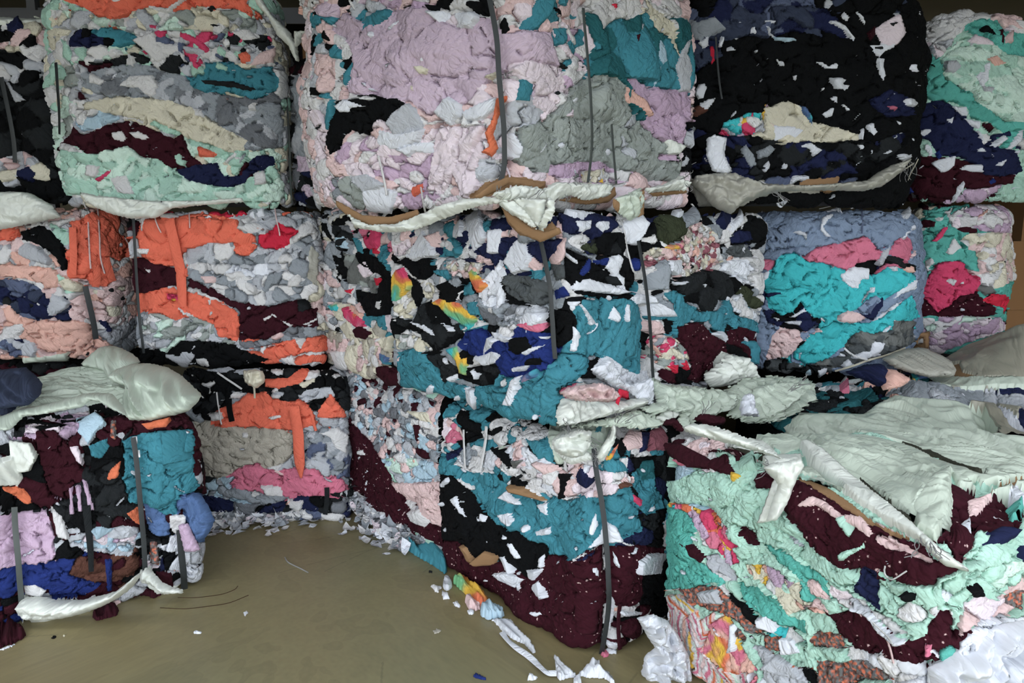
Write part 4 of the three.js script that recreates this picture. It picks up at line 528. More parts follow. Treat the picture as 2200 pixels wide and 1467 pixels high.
const bF2 = new Bale({ label: 'large corner bale on the second tier at centre with teal cloth', plan: [W(852, 650, 3.36), W(1196, 640, 2.66), W(1395, 640, 2.95), W(1632, 640, 3.46)], back: [[1.0, -4.0], [0.05, -3.88]], low: 0.825, high: 1.58, fill: 'offwhite black grey', step: 0.0058, bulge: 0.035, round: 0.09 });
bF2.view(7).L('teal', [-120, 1000, 140, 1060, 140, 1300, 110, 1640, -260, 1640, -200, 1200], { s: 0.045 }).view(6).X('offwhite navy blush grey teal offwhite', [580, 330, 800, 230, 1000, 220, 1240, 60, 1700, 60, 1700, 340, 1640, 460, 1560, 600, 1360, 580, 1080, 470, 900, 440, 640, 500, 560, 460]).X('blush palepink', [580, 400, 720, 330, 790, 320, 700, 440, 590, 460]).X('cream blush offwhite', [950, 480, 1080, 470, 1200, 500, 1200, 550, 1080, 600, 1000, 580, 960, 530], { s: 0.025 })
  .L('navy', [1130, 400, 1240, 340, 1380, 320, 1440, 340, 1360, 420, 1340, 500, 1280, 530, 1240, 470, 1160, 440]).L('navy', [1440, 370, 1560, 350, 1700, 340, 1700, 410, 1620, 440, 1600, 470, 1560, 500, 1480, 420]).L('black', [650, 480, 700, 450, 770, 470, 840, 455, 880, 530, 840, 590, 780, 600, 740, 560, 680, 510])
  .X('cream offwhite cream', [740, 600, 820, 600, 920, 670, 900, 720, 820, 720, 800, 640], { s: 0.025 }).X('cream offwhite', [610, 740, 740, 660, 760, 760, 720, 860, 620, 830], { s: 0.025 }).L('teal', [870, 540, 960, 540, 1010, 600, 960, 600]).L('teal', [1040, 640, 1120, 600, 1130, 700, 1060, 700]).L('teal', [1080, 750, 1160, 740, 1170, 830, 1130, 830])
  .L('white', [1160, 700, 1200, 580, 1260, 540, 1290, 470, 1340, 560, 1310, 620, 1370, 730, 1280, 790, 1200, 770], { ang: 1.5, a: 4 }).L('darkgrey', [1310, 600, 1370, 560, 1460, 590, 1600, 620, 1640, 680, 1600, 760, 1480, 760, 1360, 700]).X('offwhite lightgrey midgrey', [1180, 840, 1320, 800, 1380, 760, 1600, 790, 1590, 830, 1440, 860, 1340, 880, 1240, 890])
  .L('black charcoal', [610, 840, 740, 870, 760, 780, 840, 740, 900, 750, 960, 820, 990, 890, 1040, 880, 1070, 920, 1000, 1010, 900, 1060, 850, 1020, 800, 950, 700, 920, 630, 890]).L('midgrey charcoal', [1160, 760, 1210, 800, 1290, 830, 1320, 860, 1250, 900, 1180, 860]).L('black charcoal', [1330, 880, 1400, 820, 1400, 870, 1350, 910]).L('black', [1580, 870, 1650, 850, 1720, 860, 1720, 1000, 1600, 940])
  .L('royal', [1020, 1010, 1090, 930, 1190, 900, 1240, 960, 1300, 1000, 1380, 1010, 1390, 920, 1460, 890, 1480, 930, 1640, 940, 1640, 1050, 1590, 1160, 1480, 1220, 1330, 1230, 1310, 1160, 1180, 1100, 1100, 1090]).X('cream offwhite stone', [620, 950, 740, 960, 830, 990, 870, 1060, 760, 1080, 640, 1040], { s: 0.025 })
  .L('black charcoal', [830, 1090, 900, 1080, 970, 1100, 1040, 1190, 1130, 1160, 1200, 1140, 1310, 1180, 1300, 1280, 1180, 1290, 1060, 1240, 960, 1250, 920, 1180, 850, 1120]).L('teal', [640, 1070, 740, 1040, 830, 1080, 880, 1150, 930, 1260, 1050, 1290, 1200, 1290, 1330, 1310, 1440, 1300, 1600, 1240, 1680, 1170, 1790, 1080, 1800, 1640, 680, 1640, 670, 1300], { s: 0.043 })
  .L('sheetwhite', [890, 1180, 950, 1260, 1100, 1290, 1300, 1300, 1500, 1270, 1600, 1180, 1640, 1050, 1655, 1130, 1600, 1250, 1500, 1325, 1300, 1335, 1080, 1315, 940, 1285, 880, 1200], { fold: 0 })
  .view(7).L('navy', [120, 200, 250, 170, 480, 150, 500, 260, 400, 330, 320, 360, 240, 310, 150, 290]).X('offwhite white lightgrey', [170, 330, 280, 300, 420, 370, 430, 440, 300, 440, 180, 370]).X('charcoal olive black', [270, 390, 420, 300, 540, 300, 540, 430, 430, 440, 300, 430]).L('black', [170, 380, 240, 420, 330, 480, 400, 540, 540, 440, 640, 560, 660, 700, 560, 700, 420, 720, 240, 700, 200, 660, 160, 590]).L('black charcoal', [80, 800, 190, 800, 220, 900, 180, 1040, 100, 1040])
  .L('navy', [650, 180, 740, 120, 760, 60, 860, 100, 960, 100, 1090, 180, 1000, 200, 860, 170, 740, 200, 700, 290]).X('grey blush midgrey', [770, 40, 920, 40, 920, 110, 800, 120]).L('olive', [740, 210, 830, 185, 920, 210, 930, 340, 820, 380, 760, 330]).X('black darkgrey offwhite', [650, 340, 740, 300, 760, 360, 700, 400])
  .X('cream blush beige offwhite rose peach', [660, 440, 740, 390, 820, 400, 900, 400, 930, 300, 960, 250, 1040, 230, 1120, 290, 1160, 350, 1150, 420, 1180, 490, 1060, 530, 960, 580, 860, 580, 860, 480, 800, 470, 700, 530, 660, 500], { s: 0.017 }).X('navy offwhite white', [1100, 190, 1210, 150, 1310, 150, 1340, 220, 1240, 290, 1220, 360, 1160, 380, 1180, 270]).L('navy', [1220, 340, 1260, 280, 1360, 290, 1360, 350, 1240, 370])
  .L('midgrey darkgrey', [1190, 420, 1240, 380, 1330, 370, 1390, 460, 1260, 460]).L('white', [1170, 540, 1200, 480, 1330, 470, 1390, 540, 1310, 570, 1390, 640, 1280, 620, 1200, 570]).L('black charcoal', [800, 600, 900, 610, 1060, 530, 1150, 540, 1260, 570, 1300, 640, 1250, 740, 1150, 730, 1120, 800, 1060, 800, 1020, 760, 930, 730, 900, 650], { s: 0.054 })
  .L('olive', [1290, 640, 1340, 640, 1440, 760, 1420, 800, 1320, 780]).X('offwhite lightgrey white', [1210, 730, 1300, 690, 1340, 780, 1460, 870, 1380, 880, 1250, 800])
  .L('teal', [790, 690, 880, 670, 930, 700, 920, 740, 1000, 780, 1050, 820, 1160, 800, 1220, 760, 1260, 830, 1380, 860, 1500, 970, 1500, 1010, 1260, 930, 1210, 880, 1170, 940, 1120, 920, 1090, 860, 980, 880, 860, 940, 840, 860, 700, 860, 700, 830, 840, 820, 850, 760], { ang: 1 })
  .L('teal', [210, 800, 260, 730, 400, 740, 540, 720, 660, 760, 690, 860, 680, 1020, 720, 1080, 720, 1180, 590, 1220, 520, 1170, 440, 1130, 360, 1080, 290, 1140, 130, 1080, 240, 900], { ang: 1.2, a: 2.5, s: 0.054 }).L('teal', [110, 1080, 280, 1080, 320, 1120, 300, 1200, 200, 1260, 120, 1290, 100, 1620, 0, 1620, 0, 1290, 90, 1200])
  .X('cream stone hotpink blush grey offwhite', [720, 970, 850, 940, 940, 1040, 980, 1170, 900, 1160, 840, 1190, 760, 1140, 720, 1080], { s: 0.018 }).L('burgundy', [840, 900, 960, 880, 1060, 890, 1120, 960, 1180, 990, 1190, 1060, 1080, 1150, 1060, 1290, 960, 1240, 980, 1160, 950, 1060, 900, 1000, 850, 960], { print: 1 }).L('burgundy', [1200, 930, 1280, 900, 1400, 940, 1520, 1010, 1520, 1100, 1520, 1270, 1400, 1270, 1370, 1150, 1300, 1040, 1200, 1010], { print: 1 }).L('burgundy', [710, 1180, 800, 1170, 860, 1200, 900, 1300, 720, 1210], { print: 1 })
  .L('white', [320, 1190, 500, 1160, 620, 1210, 720, 1190, 720, 1300, 640, 1400, 560, 1340, 440, 1280]).X('blush pink offwhite', [130, 1290, 280, 1260, 480, 1310, 560, 1370, 400, 1400, 230, 1400, 130, 1340], { s: 0.045 }).L('sheetwhite', [1060, 1190, 1170, 1060, 1280, 1100, 1380, 1230, 1390, 1300, 1240, 1300, 1080, 1310], { fold: 0.6 }).X('white lightgrey sheetwhite', [110, 1400, 560, 1380, 720, 1260, 1060, 1290, 1060, 1500, 110, 1500])
  .view(6).S('white', [700, 450, 820, 290, 890, 410, 880, 450, 800, 460, 760, 480], [1080, 210, 1180, 180, 1220, 330, 1140, 420, 1100, 340], [985, 270, 1070, 235, 1080, 320, 1010, 330], [1240, 290, 1320, 270, 1300, 430, 1240, 430], [1340, 480, 1400, 350, 1440, 340, 1510, 460, 1470, 540, 1400, 560], [740, 870, 830, 890, 900, 960, 880, 960, 800, 910], [930, 880, 990, 910, 1000, 930], [1390, 860, 1480, 810, 1590, 830, 1580, 870, 1500, 900, 1430, 880], [1180, 1070, 1240, 970, 1290, 990, 1260, 1030, 1200, 1075], [1240, 930, 1290, 950, 1400, 980, 1340, 1000, 1270, 970], [1450, 1070, 1520, 1030, 1590, 1020, 1540, 1050, 1470, 1085], [1140, 1100, 1220, 1080, 1260, 1060, 1330, 1080, 1300, 1130, 1200, 1150], [1550, 970, 1640, 970, 1600, 990], [1330, 1400, 1390, 1240, 1440, 1220, 1400, 1330, 1380, 1410], [1080, 1290, 1130, 1310, 1150, 1400, 1110, 1430, 1090, 1380], [975, 1360, 1040, 1340, 1060, 1390, 1020, 1420, 980, 1400], [820, 1330, 860, 1275, 885, 1290, 870, 1330], [900, 1370, 930, 1360, 930, 1400], [980, 1230, 1030, 1200, 1040, 1230, 1000, 1255], [1330, 1170, 1500, 1150, 1470, 1180, 1350, 1200], [1130, 1180, 1160, 1210, 1150, 1240])
  .S('navy', [1030, 340, 1100, 290, 1110, 340, 1070, 370]).S('blush', [1600, 460, 1640, 420, 1715, 330, 1710, 450, 1680, 500, 1610, 500], [850, 320, 920, 290, 930, 400, 880, 390], [1170, 130, 1270, 110, 1330, 180, 1250, 215, 1180, 190]).S('teal', [990, 410, 1050, 390, 1060, 430, 1020, 460]).S('black', [750, 640, 790, 620, 820, 710, 790, 750, 755, 710], [910, 640, 970, 610, 1040, 660, 1020, 740, 980, 750, 950, 690], [1390, 980, 1470, 970, 1520, 1040, 1420, 1080, 1380, 1050], [1500, 1110, 1580, 1090, 1560, 1150, 1490, 1140])
  .D('rainbow', [595, 600, 640, 540, 690, 525, 740, 620, 740, 660, 690, 700, 640, 740, 615, 740, 600, 660], [1090, 560, 1130, 530, 1180, 590, 1220, 640, 1180, 680, 1150, 650], [880, 750, 930, 720, 1040, 750, 1100, 800, 1150, 860, 1120, 915, 1060, 880, 980, 830, 930, 770], [1430, 890, 1500, 870, 1600, 890, 1590, 935, 1500, 930], [960, 1050, 1030, 1030, 1060, 1110, 1100, 1100, 1090, 1210, 1060, 1200, 1030, 1120], [1430, 1230, 1530, 1180, 1530, 1220, 1450, 1260])
  .view(7).S('white', [150, 190, 170, 90, 330, 170, 470, 100, 470, 170, 360, 190, 230, 210], [220, 240, 320, 235, 310, 280, 260, 295], [360, 250, 430, 245, 440, 280, 400, 295], [530, 240, 620, 200, 680, 260, 640, 380, 560, 360], [410, 520, 430, 460, 500, 440, 520, 470, 490, 560, 530, 590, 530, 660, 480, 640, 450, 560], [190, 660, 230, 600, 300, 590, 420, 630, 560, 680, 480, 690, 360, 680, 240, 670], [170, 430, 240, 480, 230, 500, 180, 450], [660, 120, 700, 60, 770, 65, 690, 130], [840, 180, 880, 140, 910, 200, 880, 210], [930, 80, 1000, 80, 1060, 130, 1020, 130, 990, 130], [820, 480, 900, 470, 920, 540, 860, 570, 810, 540], [1210, 280, 1280, 180, 1290, 230, 1230, 300], [580, 720, 650, 690, 740, 710, 750, 750, 620, 760], [690, 790, 760, 750, 820, 790, 840, 830, 700, 840], [170, 740, 240, 740, 200, 805], [250, 760, 280, 800, 360, 880, 310, 890], [430, 850, 460, 770, 490, 830, 490, 870], [545, 760, 580, 755, 550, 870, 535, 860], [200, 1010, 215, 900, 255, 960, 230, 1060, 190, 1060], [350, 1150, 420, 1090, 500, 1150, 490, 1200, 420, 1230, 340, 1180], [1110, 950, 1160, 930, 1220, 980, 1180, 1000], [860, 620, 960, 605, 900, 635], [630, 1260, 720, 1230, 720, 1400, 620, 1330], [1030, 630, 1060, 625, 1055, 650])
  .S('charcoal', [230, 110, 320, 95, 350, 150, 260, 150], [410, 580, 470, 575, 490, 630, 440, 630]).S('royal', [240, 560, 310, 470, 300, 540, 260, 575], [340, 480, 420, 460, 410, 510, 360, 500], [80, 680, 150, 650, 180, 700, 90, 740]).S('darkgrey', [60, 510, 150, 510, 160, 590, 100, 610]).S('grey', [690, 580, 800, 500, 810, 560, 800, 660, 700, 670], [920, 190, 990, 180, 1000, 240, 930, 270]).D('sun', [800, 390, 860, 380, 920, 360, 900, 400, 830, 405]).S('royal', [575, 490, 640, 470, 640, 540, 590, 540]).S('navy', [1130, 230, 1170, 180, 1230, 170, 1230, 230, 1180, 280])
  .S('blush', [690, 870, 780, 870, 800, 940, 740, 960, 690, 930]).S('red', [830, 1160, 880, 1150, 860, 1200], [900, 1140, 940, 1120, 940, 1180], [510, 1310, 560, 1350, 560, 1370, 520, 1340]).S('teal', [1290, 1000, 1370, 995, 1390, 1040, 1370, 1140, 1350, 1130, 1350, 1040])
  .S('sheetwhite', [480, 60, 640, 30, 650, 150, 580, 220, 500, 170]).S('cardboard', [420, 30, 490, 60, 520, 120, 480, 100], [615, 60, 660, 20, 660, 200, 600, 200]).view(6).S('cardboard', [1330, 120, 1400, 170, 1530, 260, 1560, 300, 1640, 250, 1690, 300, 1570, 345, 1460, 320, 1370, 250]).S('sheetwhite', [1280, 100, 1420, 100, 1520, 220, 1530, 290, 1440, 210, 1340, 140], [1555, 295, 1590, 200, 1600, 60, 1640, 90, 1630, 200, 1580, 300], [1430, 90, 1590, 60, 1570, 180, 1535, 270])
  .view(7).strap(10, [18, 340, 72, 650, 98, 1110], 'strap').strap(9, [615, 350, 660, 600, 690, 850, 712, 1260], 'strap').strip('cloth_strip', 'burgundy', 20, [1045, 1140, 1060, 1250, 1072, 1350], { off: 0.03 }).strip('drawstring', 'offwhite', 4, [480, 120, 540, 300, 560, 450, 590, 560, 640, 560]).strip('drawstring', 'offwhite', 5, [970, 120, 1010, 160, 1015, 230]);

const bF1 = new Bale({ label: 'corner floor bale at centre with speckled burgundy cloth', plan: [W(955, 1100, 3.27), W(1292, 1180, 2.52), [0.78, -2.95]], back: [[1.0, -3.3], [0.25, -3.82]], low: 0.005, high: 0.765, fill: 'offwhite black teal', step: 0.0056, bulge: 0.03, round: 0.1, lean: -0.04, top: [W(955, 900, 3.25), W(1286, 930, 2.58), [0.98, -3.2], [0.3, -3.82]] });
bF1.view(0).L('sheetwhite sheet', [1190, 870, 1290, 850, 1400, 830, 1500, 815, 1640, 815, 1760, 850, 1660, 880, 1520, 895, 1470, 910, 1380, 890, 1300, 910, 1200, 930], { fold: 0.4 }).L('sheet', [1400, 905, 1480, 880, 1560, 830, 1760, 830, 1760, 890, 1480, 915])
  .view(11).X('blush pink palepink teal', [180, 110, 250, 90, 300, 130, 340, 200, 250, 215, 190, 160]).X('teal offwhite navy', [190, 220, 300, 220, 330, 270, 260, 310, 190, 290]).L('sheet', [780, 60, 1060, 50, 1300, 60, 1440, 50, 1450, 130, 1360, 120, 1240, 110, 1110, 130, 1000, 300, 820, 330, 770, 200]).X('offwhite grey teal white', [290, 300, 350, 220, 480, 200, 520, 280, 480, 360, 400, 380, 330, 340])
  .X('white palepink blush offwhite', [490, 320, 520, 240, 660, 190, 680, 270, 760, 300, 820, 360, 860, 300, 960, 340, 1040, 380, 1180, 370, 1180, 430, 1080, 500, 860, 500, 780, 500, 640, 440, 540, 380], { s: 0.036, ang: 0.5 })
  .L('teal', [195, 370, 200, 310, 280, 330, 360, 370, 480, 380, 560, 450, 640, 500, 760, 530, 780, 490, 860, 520, 1000, 510, 1040, 520, 1180, 480, 1210, 560, 1230, 640, 1180, 710, 1080, 740, 960, 790, 870, 835, 760, 800, 740, 740, 640, 690, 560, 670, 500, 600, 430, 540, 400, 460, 300, 400], { s: 0.040 })
  .L('black', [195, 380, 260, 390, 340, 440, 400, 500, 430, 570, 520, 650, 560, 690, 640, 700, 740, 760, 750, 860, 650, 920, 590, 880, 520, 800, 420, 830, 360, 790, 300, 730, 230, 730, 200, 500], { s: 0.058, rel: 0.5 }).L('charcoal navy', [760, 800, 870, 850, 960, 800, 1050, 770, 1060, 790, 940, 840, 800, 880])
  .L('burgundy', [220, 800, 220, 730, 300, 730, 360, 840, 430, 850, 520, 840, 590, 880, 650, 920, 740, 880, 760, 810, 800, 800, 870, 840, 940, 830, 1050, 785, 1060, 940, 1080, 1060, 1060, 1180, 1040, 1350, 900, 1400, 760, 1340, 680, 1240, 560, 1110, 420, 1000, 300, 900], { print: 1, ang: 0.8, s: 0.058, rel: 0.8 })
  .X('black navy charcoal', [1180, 300, 1380, 280, 1380, 600, 1360, 740, 1200, 770, 1110, 760, 1240, 680, 1230, 600, 1200, 440]).L('deepteal teal', [1210, 380, 1260, 310, 1310, 310, 1320, 440, 1360, 500, 1360, 560, 1280, 600, 1240, 560, 1220, 460]).L('burgundy', [1080, 780, 1200, 750, 1380, 760, 1300, 900, 1240, 1060, 1130, 1080, 1090, 1000], { print: 1 }).L('black', [1260, 900, 1400, 910, 1420, 1150, 1240, 1100, 1250, 1000])
  .X('burgundy black black offwhite', [1060, 1080, 1300, 1060, 1320, 1300, 1160, 1300, 1060, 1280])
  .S('sheetwhite', [790, 210, 860, 170, 960, 160, 1000, 190, 960, 260, 1010, 300, 900, 330, 840, 290, 790, 250], [1020, 270, 1090, 200, 1110, 130, 1115, 220, 1060, 300, 1030, 310]).S('teal', [1210, 110, 1260, 80, 1340, 110, 1340, 150, 1220, 150], [1010, 180, 1030, 110, 1060, 120, 1040, 180], [650, 200, 740, 220, 780, 270, 740, 300, 700, 270]).S('blush', [1145, 230, 1190, 170, 1250, 180, 1250, 250, 1180, 260], [710, 320, 800, 330, 840, 360, 760, 380]).S('rose', [1290, 180, 1350, 150, 1390, 200, 1370, 260, 1290, 260]).S('black', [1340, 130, 1440, 90, 1450, 180, 1400, 200, 1370, 150], [480, 240, 560, 280, 600, 340, 570, 340, 500, 270], [820, 380, 900, 380, 870, 420, 860, 500, 830, 510], [810, 1320, 860, 1300, 960, 1360, 1010, 1330, 980, 1400, 920, 1420, 860, 1390])
  .S('navy', [1250, 180, 1290, 180, 1270, 260, 1240, 270], [900, 390, 940, 350, 970, 400, 1000, 420, 970, 450, 930, 430]).S('umber', [560, 310, 640, 310, 600, 350]).S('brown', [1125, 440, 1160, 420, 1180, 430, 1140, 460]).D('sun', [1060, 300, 1120, 250, 1090, 310]).S('cardboard', [580, 440, 640, 450, 760, 515, 740, 520, 600, 470], [400, 830, 450, 780, 520, 810, 500, 850, 420, 850], [330, 750, 350, 760, 400, 840, 360, 830]).S('hotpink', [1195, 480, 1240, 510, 1230, 540, 1205, 520])
  .S('white', [520, 500, 560, 470, 630, 540, 570, 530], [515, 590, 570, 580, 600, 620, 580, 645, 540, 630], [645, 650, 665, 645, 680, 670, 655, 680], [700, 680, 790, 655, 780, 690, 720, 700], [980, 680, 1010, 590, 1030, 650, 1000, 700], [970, 770, 1040, 700, 1060, 640, 1120, 660, 1140, 720, 1080, 750], [725, 540, 770, 530, 780, 590, 740, 570], [280, 510, 300, 495, 315, 550, 350, 605, 320, 580], [425, 585, 455, 600, 450, 625, 430, 620], [220, 430, 250, 400, 260, 420, 225, 450], [535, 700, 570, 720, 550, 715], [565, 740, 590, 740, 630, 815, 610, 815], [730, 820, 750, 800, 750, 860, 735, 860], [515, 890, 560, 890, 640, 930, 600, 970, 540, 930], [650, 880, 740, 875, 700, 930, 670, 920], [670, 970, 720, 935, 770, 1015, 720, 1000], [700, 1090, 760, 1100, 720, 1115], [520, 810, 545, 810, 590, 890, 560, 870], [1000, 870, 1020, 870, 1045, 940, 1020, 910], [1220, 830, 1270, 795, 1380, 790, 1380, 900, 1220, 895], [1135, 1090, 1260, 1095, 1240, 1110, 1140, 1110], [1090, 980, 1120, 1060, 1110, 1160, 1080, 1150], [1070, 1180, 1100, 1110, 1120, 1110, 1090, 1200], [1110, 790, 1130, 830, 1140, 870, 1120, 860], [480, 1140, 570, 1140, 620, 1220, 720, 1300, 700, 1320, 600, 1250], [800, 1340, 830, 1300, 860, 1400, 920, 1420, 1000, 1370, 1030, 1360, 1000, 1430, 860, 1450, 820, 1440], [1070, 1260, 1130, 1255, 1120, 1290, 1080, 1285], [220, 530, 232, 525, 235, 545, 224, 548])
  .strap(11, [1010, 260, 1032, 430, 1062, 640, 1080, 980, 1062, 1200, 1040, 1300], 'strap').strip('hanging_strip', 'offwhite', 6, [345, 150, 348, 250, 355, 350]).strip('hanging_strip', 'offwhite', 8, [470, 140, 455, 250, 430, 360]).strip('cloth_strip', 'burgundy', 9, [1130, 1050, 1125, 1160, 1125, 1270]);

const bG2 = new Bale({ label: 'mixed rag bale on the second tier at the end of the aisle', plan: [W(688, 650, 3.94), W(866, 650, 3.4)], back: [[-0.08, -3.98], [-0.5, -4.42]], low: 0.8, high: 1.6, fill: 'grey offwhite black blush', step: 0.0068, bulge: 0.03 });
bG2.view(6).X('cream offwhite black lightgrey', [30, 180, 330, 170, 420, 250, 330, 300, 240, 360, 100, 330, 30, 330]).X('black charcoal midgrey', [210, 250, 330, 250, 400, 420, 320, 330, 280, 440]).X('pink hotpink teal black blush', [390, 280, 560, 260, 620, 400, 560, 500, 460, 420]).L('umber stone', [290, 430, 380, 440, 520, 640, 500, 700, 400, 640, 300, 620]).L('black', [230, 440, 290, 470, 330, 560, 310, 580, 250, 530]).L('black', [380, 420, 460, 450, 590, 500, 650, 820, 540, 830, 440, 830, 390, 740, 380, 660, 440, 680, 520, 700, 530, 580, 420, 480])
  .X('offwhite blush grey midgrey', [60, 560, 200, 540, 330, 700, 300, 740, 200, 740, 160, 900, 60, 900]).X('blush palepink', [110, 560, 160, 520, 200, 560, 160, 700, 160, 920, 110, 880]).X('cream offwhite peach teal palepink beige', [200, 760, 330, 740, 440, 830, 660, 830, 680, 1000, 560, 1100, 460, 1000, 360, 960, 280, 900], { s: 0.045 }).X('cream beige offwhite blush', [160, 920, 500, 980, 640, 960, 690, 1060, 560, 1160, 480, 1180, 440, 1260, 360, 1240, 330, 1260, 200, 1130], { s: 0.036, ang: 1.2 }).L('burgundy', [480, 1170, 560, 1150, 700, 1200, 700, 1310, 600, 1310, 520, 1250]).L('burgundy', [590, 1060, 640, 1010, 680, 1150, 620, 1120]).X('pink blush grey lightgrey', [460, 1270, 600, 1300, 700, 1320, 700, 1370, 540, 1360])
  .S('lightblue', [260, 330, 310, 320, 330, 400, 270, 390]).S('teal', [370, 330, 420, 360, 440, 440, 400, 420]).S('palepink', [400, 510, 440, 480, 480, 560, 440, 590]).S('red', [500, 590, 540, 590, 520, 640], [320, 670, 380, 650, 350, 690], [470, 390, 520, 400, 530, 430, 490, 430]).S('burgundy', [370, 920, 410, 900, 475, 945, 440, 985, 380, 970]).D('rainbow', [310, 780, 400, 830, 440, 900, 380, 900, 320, 840], [520, 1070, 600, 1100, 590, 1140, 530, 1120], [200, 770, 260, 760, 270, 800, 220, 800]).S('cream', [280, 900, 340, 860, 370, 950, 330, 980], [540, 980, 620, 960, 600, 1060, 550, 1040]).S('offwhite', [230, 1060, 290, 1060, 340, 1250, 280, 1200], [520, 740, 545, 735, 530, 790, 515, 780], [345, 720, 385, 700, 385, 760, 350, 750], [70, 860, 120, 840, 110, 860, 60, 890]);

const bG1 = new Bale({ label: 'floor bale at the end of the aisle with pink and burgundy cloth', plan: [W(738, 1000, 3.95), W(951, 1100, 3.3)], back: [[0.12, -3.85], [-0.45, -4.4]], low: 0.005, high: 0.8, fill: 'lightgrey grey blush offwhite mint', step: 0.0068, bulge: 0.03 });
bG1.view(10).X('lightgrey grey blush offwhite lightblue burgundy midgrey', [820, 200, 900, 60, 1130, 100, 1400, 250, 1400, 430, 1320, 520, 1240, 500, 1040, 500, 960, 400, 820, 330], { s: 0.024 }).L('burgundy', [820, 330, 880, 320, 960, 400, 1020, 480, 1060, 570, 1110, 680, 1180, 770, 1320, 840, 1400, 880, 1400, 1000, 1280, 930, 1160, 860, 1060, 830, 940, 760, 820, 640], { print: 1, rel: 0.5 })
  .X('lightblue palemint lightgrey blush', [1040, 520, 1120, 500, 1200, 500, 1400, 560, 1400, 620, 1200, 640, 1110, 630]).L('blush', [1080, 630, 1180, 630, 1400, 620, 1400, 870, 1290, 840, 1200, 760, 1130, 690], { s: 0.04, fine: 1.4 }).L('teal', [1110, 950, 1240, 980, 1400, 990, 1400, 1120, 1260, 1060, 1160, 980]).X('offwhite lightgrey grey', [820, 780, 1040, 780, 1060, 850, 1250, 920, 1240, 1000, 1120, 930, 960, 880, 820, 880], { s: 0.024 })
  .S('offwhite', [1180, 780, 1220, 770, 1290, 830, 1260, 860, 1200, 830], [910, 460, 930, 455, 945, 480, 920, 480], [1110, 480, 1150, 470, 1170, 520, 1130, 520]).S('cream', [1180, 250, 1280, 260, 1290, 320, 1240, 300]).S('burgundy', [1205, 320, 1235, 330, 1220, 410]).S('pink', [1350, 920, 1400, 910, 1385, 965]);
